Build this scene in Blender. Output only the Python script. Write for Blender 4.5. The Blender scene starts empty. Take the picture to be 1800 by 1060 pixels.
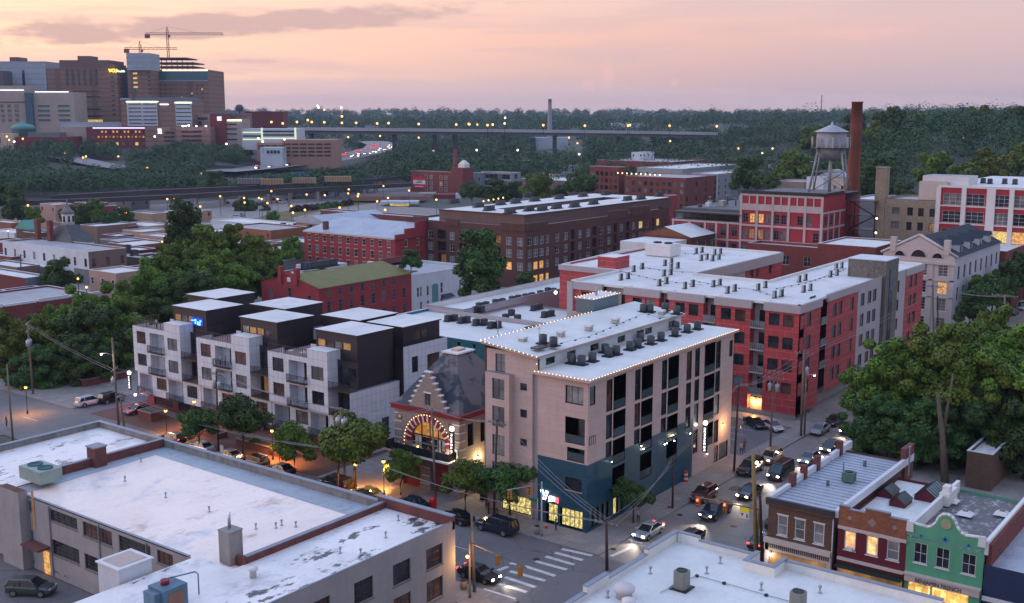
import bpy,math,random
import numpy as np
from mathutils import Vector
R=math.radians
random.seed(7)
sc=bpy.context.scene
COL=sc.collection
CAM=(-103.2927,-67.0325,48.0)
HEAD=37.0
PITCH=9.5571
F_PX,CX,CY=1960.0,900.0,530.0
cam_d=bpy.data.cameras.new('camera');cam=bpy.data.objects.new('camera',cam_d);COL.objects.link(cam)
cam.location=CAM;cam.rotation_euler=(R(90-PITCH),0,R(HEAD-90))
cam_d.sensor_width=36;cam_d.lens=36*F_PX/1800.0
cam_d.clip_start=1;cam_d.clip_end=60000
sc.camera=cam
world=bpy.data.worlds.new("World");sc.world=world;world.use_nodes=True
wn=world.node_tree;wn.nodes.clear();wl=wn.links
def wnode(t,**k):
 n=wn.nodes.new(t)
 for a,b in k.items():setattr(n,a,b)
 return n
def wmath(op,a,b=None,c=None,clamp=False):
 n=wnode('ShaderNodeMath',operation=op,use_clamp=clamp)
 for i,v in enumerate((a,b,c)):
  if v is None:continue
  if isinstance(v,(int,float)):n.inputs[i].default_value=v
  else:wl.new(v,n.inputs[i])
 return n.outputs[0]
def wramp(f,pts,interp='LINEAR'):
 n=wnode('ShaderNodeValToRGB');n.color_ramp.interpolation=interp
 el=n.color_ramp.elements
 while len(el)<len(pts):el.new(.5)
 for e,(p,c)in zip(el,pts):e.position=p;e.color=(*c,1)
 wl.new(f,n.inputs[0]);return n.outputs[0]
def wmix(f,a,b,mode='MIX'):
 n=wnode('ShaderNodeMix',data_type='RGBA',blend_type=mode)
 for i,v in((0,f),(6,a),(7,b)):
  if isinstance(v,(int,float)):n.inputs[i].default_value=v
  elif isinstance(v,tuple):n.inputs[i].default_value=(*v,1)
  else:wl.new(v,n.inputs[i])
 return n.outputs[2]
def wsmooth(v,a,b):
 n=wnode('ShaderNodeMapRange',interpolation_type='SMOOTHSTEP')
 wl.new(v,n.inputs[0]);n.inputs[1].default_value=a;n.inputs[2].default_value=b
 return n.outputs[0]
tc=wnode('ShaderNodeTexCoord');sp=wnode('ShaderNodeSeparateXYZ');wl.new(tc.outputs['Generated'],sp.inputs[0])
dx,dy,dz=sp.outputs
az=wmath('ARCTAN2',dy,dx)
el_=wmath('ARCSINE',dz)
rel=wmath('SUBTRACT',az,R(37))
base=wramp(el_,[(0.0,(.425,.33,.355)),(.035,(.48,.325,.33)),(.07,(.585,.355,.325)),(.12,(.54,.40,.41)),
(.25,(.44,.53,.76)),(.6,(.46,.68,1.08)),(1.0,(.40,.65,1.14))])
back=wramp(el_,[(0.0,(.38,.46,.62)),(.12,(.50,.58,.76)),(.35,(.52,.67,.96)),(1.0,(.40,.65,1.14))])
base=wmix(wsmooth(wmath('ABSOLUTE',wmath('SUBTRACT',rel,.35)),1.0,1.9),base,back)
warmf=wmath('MULTIPLY',wsmooth(rel,-.28,.95),wsmooth(el_,.45,.02))
base=wmix(wsmooth(rel,-.05,-.5),base,wmix(.55,base,(.37,.32,.385)))
warm=wmix(warmf,base,(1.16,.70,.42))
def cloud(sx,sy,off,detail,rough=.55):
 cmb=wnode('ShaderNodeCombineXYZ')
 wl.new(wmath('MULTIPLY',rel,sx),cmb.inputs[0]);wl.new(wmath('MULTIPLY',el_,sy),cmb.inputs[1]);cmb.inputs[2].default_value=off
 n=wnode('ShaderNodeTexNoise');n.inputs['Scale'].default_value=1;n.inputs['Detail'].default_value=detail
 n.inputs['Roughness'].default_value=rough;wl.new(cmb.outputs[0],n.inputs['Vector']);return n.outputs['Fac']
n1=cloud(5,60,3.1,5)
streak=wmath('MULTIPLY',wsmooth(n1,.47,.62),.40)
c1=wmix(streak,warm,(.45,.33,.35))
d=wmath('ADD',wmath('POWER',wmath('DIVIDE',wmath('SUBTRACT',rel,.25),.21),2),wmath('POWER',wmath('DIVIDE',wmath('SUBTRACT',wmath('SUBTRACT',el_,.0925),wmath('MULTIPLY',rel,-.075)),.0095),2))
d=wmath('ADD',d,wmath('MULTIPLY',wmath('SUBTRACT',cloud(20,75,8.,6),.5),4.2))
c2=wmix(wmath('MULTIPLY',wsmooth(d,1.5,.45),.92),c1,(.42,.28,.285))
bank=wmath('ADD',el_,wmath('MULTIPLY',wmath('SUBTRACT',cloud(22,30,5.2,5),.5),.016))
bank=wmath('SUBTRACT',bank,wmath('MULTIPLY',wmath('ABSOLUTE',wmath('SUBTRACT',rel,.13)),-.035))
bankf=wmath('MULTIPLY',wsmooth(bank,.034,.029),wsmooth(wmath('ABSOLUTE',rel),.75,.25))
c3=wmix(wmath('MULTIPLY',bankf,.6),c2,(.50,.37,.40))
def puff(cu,cv,w,h,amt,colr,prev):
 r0=math.atan((900-cu)/1960.);e0=math.atan((200-cv)/1960.)
 q=wmath('ADD',wmath('POWER',wmath('DIVIDE',wmath('SUBTRACT',rel,r0),w),2),wmath('POWER',wmath('DIVIDE',wmath('SUBTRACT',el_,e0),h),2))
 q=wmath('ADD',q,wmath('MULTIPLY',wmath('SUBTRACT',cloud(60,60,cu*.01,5),.5),3.2))
 return wmix(wmath('MULTIPLY',wsmooth(q,1.1,.1),amt),prev,colr)
c4=puff(1064,136,.007,.017,.4,(.70,.39,.37),c3)
c4=puff(1098,104,.010,.006,.5,(.46,.34,.38),c4)
c4=puff(1180,146,.004,.005,.35,(.70,.39,.37),c4)
c4=puff(1032,152,.008,.006,.35,(.70,.38,.37),c4)
c4=puff(1480,70,.06,.006,.3,(.66,.37,.35),c4)
c4=puff(455,113,.03,.0022,.5,(.44,.31,.31),c4)
c4=puff(140,62,.03,.009,.6,(.45,.29,.28),c4)
low=wmix(wsmooth(el_,0,-.03),c4,(.10,.10,.12))
bg1=wnode('ShaderNodeBackground');wl.new(low,bg1.inputs[0]);bg1.inputs[1].default_value=0.86
sky=wnode('ShaderNodeTexSky',sky_type='NISHITA',sun_disc=False)
SUN_AZ,SUN_EL=118.0,14.0
sky.sun_elevation=R(1.5);sky.sun_rotation=R(90-SUN_AZ);sky.air_density=1.2;sky.dust_density=2.0
bg2=wnode('ShaderNodeBackground');wl.new(sky.outputs[0],bg2.inputs[0]);bg2.inputs[1].default_value=0.05
ad=wnode('ShaderNodeAddShader');wl.new(bg1.outputs[0],ad.inputs[0]);wl.new(bg2.outputs[0],ad.inputs[1])
out=wnode('ShaderNodeOutputWorld');wl.new(ad.outputs[0],out.inputs[0])
sd=bpy.data.lights.new('sun','SUN');sd.energy=0.5;sd.angle=R(35);sd.color=(1.0,.70,.58)
sun=bpy.data.objects.new('sun',sd);COL.objects.link(sun)
sv=Vector((math.cos(R(SUN_AZ))*math.cos(R(SUN_EL)),math.sin(R(SUN_AZ))*math.cos(R(SUN_EL)),math.sin(R(SUN_EL))))
sun.rotation_euler=sv.to_track_quat('Z','Y').to_euler();sun.location=(0,0,200)
sc.view_settings.view_transform='Standard';sc.view_settings.look='None'
sc.view_settings.exposure=0.80;sc.view_settings.gamma=1.0
sc.render.engine='CYCLES'
sc.cycles.use_denoising=True
sc.cycles.max_bounces=5;sc.cycles.diffuse_bounces=2;sc.cycles.glossy_bounces=2;sc.cycles.transmission_bounces=2
sc.cycles.transparent_max_bounces=4;sc.cycles.volume_bounces=0;sc.cycles.sample_clamp_indirect=4.0
sc.cycles.use_light_tree=True
_cp,_sp=math.cos(R(PITCH)),math.sin(R(PITCH))
_ch,_sh=math.cos(R(HEAD)),math.sin(R(HEAD))
def _ray(u,v):
 x,y=(u-CX)/F_PX,(CY-v)/F_PX
 f,z=_cp+y*_sp,-_sp+y*_cp
 return(f*_ch+x*_sh,f*_sh-x*_ch,z)
def P(u,v,z=0.0):
 d=_ray(u,v);t=(z-CAM[2])/d[2]
 return(CAM[0]+d[0]*t,CAM[1]+d[1]*t)
def FW(u,v,x):
 d=_ray(u,v);t=(x-CAM[0])/d[0]
 return(CAM[1]+d[1]*t,CAM[2]+d[2]*t)
def FS(u,v,y):
 d=_ray(u,v);t=(y-CAM[1])/d[1]
 return(CAM[0]+d[0]*t,CAM[2]+d[2]*t)
def DP(u,v,dist):
 "point seen at (u,v) at horizontal depth dist"
 d=_ray(u,v);t=dist/math.hypot(_ray(900,v)[0],_ray(900,v)[1])
 return(CAM[0]+d[0]*t,CAM[1]+d[1]*t,CAM[2]+d[2]*t)
def CF(X,Y):
 "camera-frame ground coordinates (right, forward) -> world"
 return(CAM[0]+Y*_ch+X*_sh,CAM[1]+Y*_sh-X*_ch)
MATS={}
def _new(name):
 m=bpy.data.materials.new(name);m.use_nodes=True;MATS[name]=m
 nt=m.node_tree;b=nt.nodes['Principled BSDF']
 return m,nt,b
def _math(nt,op,a,b=None):
 n=nt.nodes.new('ShaderNodeMath');n.operation=op
 for i,v in enumerate((a,b)):
  if v is None:continue
  if isinstance(v,(int,float)):n.inputs[i].default_value=v
  else:nt.links.new(v,n.inputs[i])
 return n.outputs[0]
def _noise(nt,vec,scale,detail=3,rough=.6):
 n=nt.nodes.new('ShaderNodeTexNoise');n.inputs['Scale'].default_value=scale
 n.inputs['Detail'].default_value=detail;n.inputs['Roughness'].default_value=rough
 if vec is not None:nt.links.new(vec,n.inputs['Vector'])
 return n.outputs['Fac']
def _step(nt,v,a,b):
 n=nt.nodes.new('ShaderNodeMapRange');n.interpolation_type='SMOOTHSTEP'
 nt.links.new(v,n.inputs[0]);n.inputs[1].default_value=a;n.inputs[2].default_value=b
 return n.outputs[0]
def _mix(nt,f,a,b,mode='MIX'):
 n=nt.nodes.new('ShaderNodeMix');n.data_type='RGBA';n.blend_type=mode
 for i,v in((0,f),(6,a),(7,b)):
  if isinstance(v,(int,float)):n.inputs[i].default_value=v
  elif isinstance(v,tuple):n.inputs[i].default_value=(*v[:3],1)
  else:nt.links.new(v,n.inputs[i])
 return n.outputs[2]
def _pos(nt,obj=False):
 if obj:return nt.nodes.new('ShaderNodeTexCoord').outputs['Object']
 return nt.nodes.new('ShaderNodeNewGeometry').outputs['Position']
def _wallvec(nt,obj=False):
 "(x+y, z): one running coordinate along axis aligned walls"
 s=nt.nodes.new('ShaderNodeSeparateXYZ');nt.links.new(_pos(nt,obj),s.inputs[0])
 c=nt.nodes.new('ShaderNodeCombineXYZ');nt.links.new(_math(nt,'ADD',s.outputs[0],s.outputs[1]),c.inputs[0]);nt.links.new(s.outputs[2],c.inputs[1])
 return c.outputs[0]
def _scalev(nt,vec,s):
 n=nt.nodes.new('ShaderNodeVectorMath');n.operation='MULTIPLY';nt.links.new(vec,n.inputs[0]);n.inputs[1].default_value=s
 return n.outputs[0]
def _weather(nt,col,var,scale,obj=False):
 p=_pos(nt,obj)
 a=_noise(nt,p,scale,4);b=_noise(nt,p,scale*7,3)
 st=_noise(nt,_scalev(nt,p,(1.3,1.3,.12)),1.2,3)
 f=_math(nt,'ADD',_math(nt,'ADD',_math(nt,'MULTIPLY',a,.5),_math(nt,'MULTIPLY',b,.2)),_math(nt,'MULTIPLY',st,.3))
 f=_step(nt,f,.32,.68)
 return _mix(nt,f,tuple(c*(1-var)for c in col)if isinstance(col,tuple)else _mix(nt,var,col,(0,0,0)),col)
def _bump(nt,b,h,strength,dist=.02):
 n=nt.nodes.new('ShaderNodeBump');n.inputs['Strength'].default_value=strength;n.inputs['Distance'].default_value=dist
 nt.links.new(h,n.inputs['Height']);nt.links.new(n.outputs[0],b.inputs['Normal'])
def plain(name,col,rough=.75,var=.22,scale=.35,metal=0,obj=False,bump=0,spec=.4):
 if name in MATS:return MATS[name]
 m,nt,b=_new(name)
 nt.links.new(_weather(nt,col,var,scale,obj),b.inputs['Base Color'])
 b.inputs['Roughness'].default_value=rough;b.inputs['Metallic'].default_value=metal;b.inputs['Specular IOR Level'].default_value=spec
 if bump:_bump(nt,b,_noise(nt,_pos(nt,obj),6,3),bump)
 return m
def solid(name,col,rough=.5,metal=0,emit=None,es=0,coat=0,spec=.5):
 if name in MATS:return MATS[name]
 m,nt,b=_new(name)
 b.inputs['Base Color'].default_value=(*col,1);b.inputs['Roughness'].default_value=rough;b.inputs['Metallic'].default_value=metal
 b.inputs['Coat Weight'].default_value=coat;b.inputs['Specular IOR Level'].default_value=spec
 if emit:b.inputs['Emission Color'].default_value=(*emit,1);b.inputs['Emission Strength'].default_value=es
 return m
def brick(name,col,var=.28,mortar=None,w=.42,h=.13,rough=.88):
 if name in MATS:return MATS[name]
 m,nt,b=_new(name)
 t=nt.nodes.new('ShaderNodeTexBrick');nt.links.new(_wallvec(nt),t.inputs['Vector'])
 t.inputs['Scale'].default_value=1;t.inputs['Brick Width'].default_value=w;t.inputs['Row Height'].default_value=h
 t.inputs['Mortar Size'].default_value=.016
 t.inputs['Color1'].default_value=(*[c*1.12 for c in col],1);t.inputs['Color2'].default_value=(*[c*(1-var)for c in col],1)
 t.inputs['Mortar'].default_value=(*(mortar or[c*.75+.03 for c in col]),1)
 nt.links.new(_weather(nt,t.outputs['Color'],.22,.25),b.inputs['Base Color']);b.inputs['Roughness'].default_value=rough
 return m
def panel(name,col,line,w,h,th=.03,rough=.55,var=.14,off=0.0,z0=0.0,x0=0.0):
 "rain-screen panels with joints"
 if name in MATS:return MATS[name]
 m,nt,b=_new(name)
 t=nt.nodes.new('ShaderNodeTexBrick')
 v=nt.nodes.new('ShaderNodeVectorMath');v.operation='ADD';nt.links.new(_wallvec(nt),v.inputs[0]);v.inputs[1].default_value=(x0,z0,0)
 nt.links.new(v.outputs[0],t.inputs['Vector'])
 t.offset=off;t.inputs['Scale'].default_value=1;t.inputs['Brick Width'].default_value=w;t.inputs['Row Height'].default_value=h
 t.inputs['Mortar Size'].default_value=th;t.inputs['Mortar Smooth'].default_value=0
 t.inputs['Color1'].default_value=(*col,1);t.inputs['Color2'].default_value=(*[c*(1-var)for c in col],1)
 t.inputs['Mortar'].default_value=(*line,1)
 nt.links.new(_weather(nt,t.outputs['Color'],.16,.3),b.inputs['Base Color']);b.inputs['Roughness'].default_value=rough
 return m
def roofing(name,col,stain,amt=.5,scale=.12,dark=None,damt=0.0,seam=0.0,rough=.62):
 "flat membrane with ponding marks, patches and welded seams"
 if name in MATS:return MATS[name]
 m,nt,b=_new(name);p=_pos(nt)
 c=_mix(nt,_step(nt,_noise(nt,p,scale,6,.65),.40,.66),col,tuple(x*.86 for x in col))
 c=_mix(nt,_math(nt,'MULTIPLY',_step(nt,_noise(nt,_scalev(nt,p,(1,1.4,1)),scale*2.1,7,.7),.52,.66),amt),c,stain)
 c=_mix(nt,_math(nt,'MULTIPLY',_step(nt,_noise(nt,p,2.2,4,.7),.45,.8),.22),c,tuple(x*.6 for x in stain))
 if dark:
  c=_mix(nt,_math(nt,'MULTIPLY',_step(nt,_noise(nt,_scalev(nt,p,(.55,1.2,1)),.30,7,.72),.56,.60 if damt>.6 else.68),damt),c,dark)
 if seam:
  t=nt.nodes.new('ShaderNodeTexBrick');nt.links.new(p,t.inputs['Vector']);t.inputs['Scale'].default_value=1
  t.inputs['Brick Width'].default_value=9;t.inputs['Row Height'].default_value=1.9;t.inputs['Mortar Size'].default_value=.03
  c=_mix(nt,_math(nt,'MULTIPLY',t.outputs['Fac'],seam),c,tuple(x*.55 for x in col))
 nt.links.new(c,b.inputs['Base Color']);b.inputs['Roughness'].default_value=rough;b.inputs['Specular IOR Level'].default_value=.3
 _bump(nt,b,_noise(nt,p,1.1,4),.25,.05)
 return m
def emis(name,col,s,tex=0):
 if name in MATS:return MATS[name]
 m,nt,b=_new(name)
 b.inputs['Base Color'].default_value=(*[min(1,c)*.5 for c in col],1)
 b.inputs['Emission Strength'].default_value=s
 if tex:
  p=_pos(nt)
  c=_mix(nt,_step(nt,_noise(nt,p,tex,3),.35,.65),tuple(x*.35 for x in col),col)
  v=nt.nodes.new('ShaderNodeTexBrick');nt.links.new(_wallvec(nt),v.inputs['Vector']);v.inputs['Scale'].default_value=1;v.inputs['Brick Width'].default_value=.7/tex;v.inputs['Row Height'].default_value=.9/tex;v.inputs['Mortar Size'].default_value=.02
  v.inputs['Color1'].default_value=(1,1,1,1);v.inputs['Color2'].default_value=(.12,.10,.09,1);v.inputs['Mortar'].default_value=(.2,.15,.1,1);v.inputs['Bias'].default_value=-.1
  c=_mix(nt,.85,c,v.outputs['Color'],'MULTIPLY')
  nt.links.new(c,b.inputs['Emission Color'])
 else:b.inputs['Emission Color'].default_value=(*col,1)
 return m
def glass(name,col,rough=.06,var=0,obj=False):
 if name in MATS:return MATS[name]
 m,nt,b=_new(name)
 if var:
  c=_mix(nt,_step(nt,_noise(nt,_pos(nt),.45,2),.42,.58),col,tuple(min(1,x*var)for x in col));nt.links.new(c,b.inputs['Base Color'])
 else:b.inputs['Base Color'].default_value=(*col,1)
 b.inputs['Roughness'].default_value=rough;b.inputs['Specular IOR Level'].default_value=.7
 return m
def leaf(name,col,col2,rough=.6,sc_=.55):
 if name in MATS:return MATS[name]
 m,nt,b=_new(name)
 oi=nt.nodes.new('ShaderNodeObjectInfo')
 p=nt.nodes.new('ShaderNodeTexCoord').outputs['Object']
 f=_step(nt,_noise(nt,p,sc_,3),.38,.64)
 g=_noise(nt,p,sc_*9,2)
 c=_mix(nt,f,col,col2);c=_mix(nt,_math(nt,'MULTIPLY',g,.5),c,tuple(x*.45 for x in col))
 hs=nt.nodes.new('ShaderNodeHueSaturation');nt.links.new(c,hs.inputs['Color'])
 nt.links.new(_math(nt,'ADD',_math(nt,'MULTIPLY',oi.outputs['Random'],.04),.48),hs.inputs['Hue'])
 nt.links.new(_math(nt,'ADD',_math(nt,'MULTIPLY',oi.outputs['Random'],.5),.75),hs.inputs['Value'])
 nt.links.new(hs.outputs[0],b.inputs['Base Color']);b.inputs['Roughness'].default_value=rough;b.inputs['Specular IOR Level'].default_value=.2
 return m
WHT=roofing('white_membrane',(.68,.665,.66),(.44,.43,.44),.5,.1,seam=.35)
WHT2=roofing('white_roof_clean',(.69,.685,.665),(.55,.55,.56),.35,.16,seam=.18)
PATCH=roofing('coated_roof',(.93,.77,.69),(.44,.49,.56),.65,.06,dark=(.30,.16,.12),damt=.6,seam=.1,rough=.3)  # warm base tone has the peach sky reflection painted in
PATCH2=roofing('worn_roof',(.84,.79,.77),(.42,.41,.43),.6,.10,dark=(.04,.035,.04),damt=.95,seam=.15,rough=.35)
DKROOF=roofing('dark_roof',(.10,.10,.11),(.2,.2,.21),.6,.15)
GYROOF=roofing('grey_roof',(.36,.36,.38),(.22,.22,.24),.6,.12)
MOTTLE=roofing('mottled_black_roof',(.13,.125,.13),(.42,.42,.43),.8,.5)
DIRTYW=roofing('dirty_white_roof',(.60,.60,.62),(.34,.33,.33),.75,.2,seam=.3)
BEIGE=panel('beige_lap_siding',(.55,.41,.375),(.40,.30,.27),6.0,.22,.014,.8,.10,off=.5)
BEIGED=plain('beige_wood_band',(.42,.34,.31),.8,.15)
TEALP=panel('teal_panel',(.010,.075,.125),(.008,.028,.042),1.8,.32,.012,.5,.2)
TOWNW=panel('pale_grey_panel',(.62,.66,.74),(.30,.33,.38),.95,1.25,.022,.5,.07)
TOWND=panel('dark_corrugated',(.030,.023,.034),(.012,.010,.014),.30,20,.05,.5,.25)
REDP=panel('red_cement_panel',(.43,.050,.058),(.52,.25,.23),2.35,1.1,.022,.6,.2,off=.5)
REDG=plain('mauve_grey_stucco',(.40,.36,.38),.8,.12)
DKBR=brick('dark_brown_brick',(.11,.040,.036))
DKMT=panel('brown_metal_siding',(.115,.062,.055),(.07,.035,.03),.35,30,.03,.55,.15)
RBRK=brick('red_brick',(.20,.045,.040))
RPNT=plain('red_painted_brick',(.31,.040,.052),.8,.3,.3)
OBRK=brick('orange_brick',(.27,.095,.045))
BBRK=brick('brown_brick',(.115,.06,.038))
TANB=brick('tan_brick',(.34,.27,.19))
GREYB=plain('painted_grey_block',(.33,.31,.32),.85,.22,.4)
GREYC=plain('concrete_parapet',(.25,.25,.25),.9,.5,.9)
BRPAR=plain('brown_parapet',(.17,.06,.055),.85,.4,.8)
WPNT=plain('white_painted_brick',(.56,.60,.66),.8,.16)
CREAM=plain('cream_paint',(.55,.46,.42),.8,.16)
GREENP=plain('green_paint',(.10,.34,.20),.7,.18)
MAROON=plain('maroon_paint',(.12,.012,.022),.7,.2)
NAVY=plain('navy_paint',(.018,.035,.09),.6,.25)
TEALS=plain('teal_siding',(.03,.17,.20),.7,.2)
STONE=brick('beige_stone',(.30,.235,.215),.2)
TRIMW=plain('white_trim',(.66,.64,.64),.6,.12)
TRIMR=plain('dark_red_trim',(.22,.018,.03),.5,.2)
TRIMD=solid('dark_frame',(.022,.022,.027),.45)
TRIMB=solid('bronze_frame',(.05,.035,.03),.45)
COPE=plain('metal_coping',(.24,.26,.31),.45,.2,.8,.3)
COPEW=plain('white_coping',(.62,.63,.68),.5,.15)
SLATE=panel('slate_roof',(.10,.105,.12),(.05,.05,.06),.5,.3,.02,.7,.5,off=.5)
MOSSR=roofing('mossy_shingle_roof',(.17,.15,.038),(.24,.19,.06),.8,.25)
MTROOF=roofing('tin_roof',(.36,.40,.47),(.23,.26,.32),.7,.15,rough=.4)
NVROOF=plain('navy_shingle',(.022,.032,.048),.8,.3)
CONC=plain('concrete',(.30,.28,.27),.9,.25,.5)
STEELD=plain('dark_steel',(.05,.05,.06),.5,.25,.5,.4)
GALV=plain('galvanized',(.38,.40,.43),.4,.2,1.0,.6)
HVACD=plain('condenser_grey',(.075,.085,.095),.5,.25,2,.3)
HVACL=plain('unit_light_grey',(.38,.40,.41),.5,.2,2,.2)
WOODP=plain('creosote_pole',(.085,.05,.04),.9,.35,1.5)
WOODG=plain('weathered_pole',(.20,.16,.13),.9,.3,1.5)
BLACK=solid('matt_black',(.012,.012,.014),.6)
WIREM=solid('wire',(.26,.24,.25),.5)
G_DARK=glass('glass_dark',(.012,.014,.018),.08,2.5)
G_BLIND=glass('glass_blind',(.09,.095,.10),.2,1.8)
G_CURT=glass('glass_curtain',(.26,.27,.28),.4,.6)
G_BRN=glass('glass_brown',(.05,.026,.022),.12,2.2)
G_PALE=glass('glass_pale',(.10,.13,.13),.25,1.6)
L_WARM=emis('lit_warm',(1.0,.50,.13),.75,2.1)
L_YEL=emis('lit_yellow',(1.0,.72,.2),.75,2.4)
L_DIM=emis('lit_dim',(.55,.28,.10),.35,.9)
L_SHOP=emis('lit_shop',(.95,.78,.26),1.0,3.2)
SODIUM=emis('sodium_lamp',(1.0,.40,.06),5)
SODFAR=emis('sodium_lamp_far',(1.0,.44,.12),1.9)
WHITEL=emis('white_lamp',(1.0,.95,.85),12)
WHTFAR=emis('white_lamp_far',(1.0,.85,.65),2.5)
BULB=emis('string_bulb',(1.0,.58,.22),3.2)
REDL=emis('red_tail_light',(1.0,.03,.03),5)
REDOFF=solid('red_lens',(.25,.01,.01),.2)
HEADL=emis('headlight_on',(1.0,.93,.82),22)
HEADW=emis('headlight_warm',(1.0,.72,.42),18)
LENS=solid('clear_lens',(.45,.47,.5),.15)
class MB:
 def __init__(s):s.v=[];s.f=[];s.m=[];s.mats=[];s.sm=[]
 def mi(s,mat):
  if mat not in s.mats:s.mats.append(mat)
  return s.mats.index(mat)
 def face(s,pts,mat,smooth=False):
  n=len(s.v);s.v+=[tuple(p)for p in pts];s.f.append(tuple(range(n,n+len(pts))));s.m.append(s.mi(mat));s.sm.append(smooth)
 def box(s,x0,x1,y0,y1,z0,z1,mat,top=None,nobot=False):
  n=len(s.v);s.v+=[(x0,y0,z0),(x1,y0,z0),(x1,y1,z0),(x0,y1,z0),(x0,y0,z1),(x1,y0,z1),(x1,y1,z1),(x0,y1,z1)]
  fs=[(0,1,5,4),(1,2,6,5),(2,3,7,6),(3,0,4,7),(4,5,6,7),(3,2,1,0)]
  for k,q in enumerate(fs):
   if nobot and k==5:continue
   s.f.append(tuple(n+i for i in q));s.m.append(s.mi(top if(top and k==4)else mat));s.sm.append(False)
 def prism(s,poly,z0,z1,mat,top=None):
  k=len(poly);n=len(s.v)
  s.v+=[(x,y,z0)for x,y in poly]+[(x,y,z1)for x,y in poly]
  for i in range(k):
   j=(i+1)%k;s.f.append((n+i,n+j,n+k+j,n+k+i));s.m.append(s.mi(mat));s.sm.append(False)
  s.f.append(tuple(n+k+i for i in range(k)));s.m.append(s.mi(top or mat));s.sm.append(False)
  s.f.append(tuple(n+k-1-i for i in range(k)));s.m.append(s.mi(mat));s.sm.append(False)
 def rings(s,rings,mat,caps=True,smooth=True,close=True):
  n=len(s.v);k=len(rings[0])
  for r in rings:s.v+=[tuple(p)for p in r]
  for a in range(len(rings)-1):
   for i in range(k if close else k-1):
    j=(i+1)%k
    s.f.append((n+a*k+i,n+a*k+j,n+(a+1)*k+j,n+(a+1)*k+i));s.m.append(s.mi(mat));s.sm.append(smooth)
  if caps:
   s.f.append(tuple(n+k-1-i for i in range(k)));s.m.append(s.mi(mat));s.sm.append(False)
   b=n+(len(rings)-1)*k;s.f.append(tuple(b+i for i in range(k)));s.m.append(s.mi(mat));s.sm.append(False)
 def lathe(s,cx,cy,prof,mat,seg=12,caps=True):
  s.rings([[(cx+r*math.cos(2*math.pi*i/seg),cy+r*math.sin(2*math.pi*i/seg),z)for i in range(seg)]for r,z in prof],mat,caps)
 def tube(s,pts,r,mat,seg=6,r2=None):
  pts=[Vector(p)for p in pts];rr=[]
  for i,p in enumerate(pts):
   t=(pts[min(i+1,len(pts)-1)]-pts[max(i-1,0)]).normalized()
   a=t.cross(Vector((0,0,1)));
   if a.length<.05:a=t.cross(Vector((1,0,0)))
   a.normalize();b=t.cross(a)
   q=r if r2 is None else r+(r2-r)*i/(len(pts)-1)
   rr.append([p+(a*math.cos(2*math.pi*k/seg)+b*math.sin(2*math.pi*k/seg))*q for k in range(seg)])
  s.rings(rr,mat)
 def ball(s,cx,cy,cz,r,mat,seg=8,sz=1.0):
  s.lathe(cx,cy,[(max(.02*r,r*math.sin(math.pi*k/6)),cz-r*sz*math.cos(math.pi*k/6))for k in range(7)],mat,seg)
 def mesh(s,name,off=(0,0,0)):
  me=bpy.data.meshes.new(name)
  me.from_pydata([(x-off[0],y-off[1],z-off[2])for x,y,z in s.v],[],s.f)
  for m in s.mats:me.materials.append(m)
  me.polygons.foreach_set('material_index',s.m);me.polygons.foreach_set('use_smooth',s.sm);me.update();return me
 def build(s,name,parent=None,loc=None):
  if not s.v:return None
  if parent is not None:
   off=WLOC.get(parent.name,(0,0,0));o=bpy.data.objects.new(name,s.mesh(name,off));COL.objects.link(o)
   o.parent=parent;WLOC[o.name]=off
  else:
   off=loc or(0,0,0);o=bpy.data.objects.new(name,s.mesh(name,off));COL.objects.link(o);o.location=off;WLOC[o.name]=off
  return o
WLOC={}
def tag(o,label=None,cat=None,group=None,kind=None):
 if label:o['label']=label
 if cat:o['category']=cat
 if group:o['group']=group
 if kind:o['kind']=kind
 return o
def thing(name,label,cat,loc=(0,0,0),rz=0,group=None):
 o=bpy.data.objects.new(name,None);COL.objects.link(o);o.location=loc;o.rotation_euler=(0,0,rz)
 o.empty_display_size=.5;WLOC[o.name]=tuple(loc)if rz==0 else(0,0,0)
 return tag(o,label,cat,group)
def put(name,me,parent,loc=(0,0,0),rz=0):
 "a child that uses shared mesh data, loc in world axes relative to the root"
 o=bpy.data.objects.new(name,me);COL.objects.link(o);o.parent=parent;o.location=loc;o.rotation_euler=(0,0,rz);return o
KIDS={}
def kids(o):
 return[c for c in o.children]
def dup(root,loc,rz=0,label=None,group=None,scale=None):
 r=root.copy();COL.objects.link(r);r.location=loc;r.rotation_euler=(0,0,rz)
 if scale:r.scale=scale if isinstance(scale,tuple)else(scale,)*3
 if label:r['label']=label
 if group:r['group']=group
 for ch in root.children:
  c=ch.copy();COL.objects.link(c);c.parent=r
  for g in ch.children:
   d=g.copy();COL.objects.link(d);d.parent=c
 return r
def text(s,size,mat,parent,loc,rot,ext=.02,name='lettering',align='LEFT',sx=1.0):
 cu=bpy.data.curves.new(name,'FONT');cu.body=s;cu.size=size;cu.extrude=ext;cu.align_x=align;cu.resolution_u=2
 tmp=bpy.data.objects.new(name,cu);me=bpy.data.meshes.new_from_object(tmp);bpy.data.objects.remove(tmp);me.materials.clear();me.materials.append(mat);o=bpy.data.objects.new(name,me);COL.objects.link(o)
 off=WLOC.get(parent.name,(0,0,0))if parent else(0,0,0)
 o.parent=parent;o.location=tuple(a-b for a,b in zip(loc,off));o.rotation_euler=rot;o.scale=(sx,1,1);return o
def ordn(n):
 return ORD[n]if n<20 else['twenty','thirty','forty','fifty'][min((n+1)//10-2,3)]+('' if(n+1)%10==0 else ' '+ORD[(n+1)%10-1])
ROT_W=(R(90),0,R(-90));ROT_S=(R(90),0,0)
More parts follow.
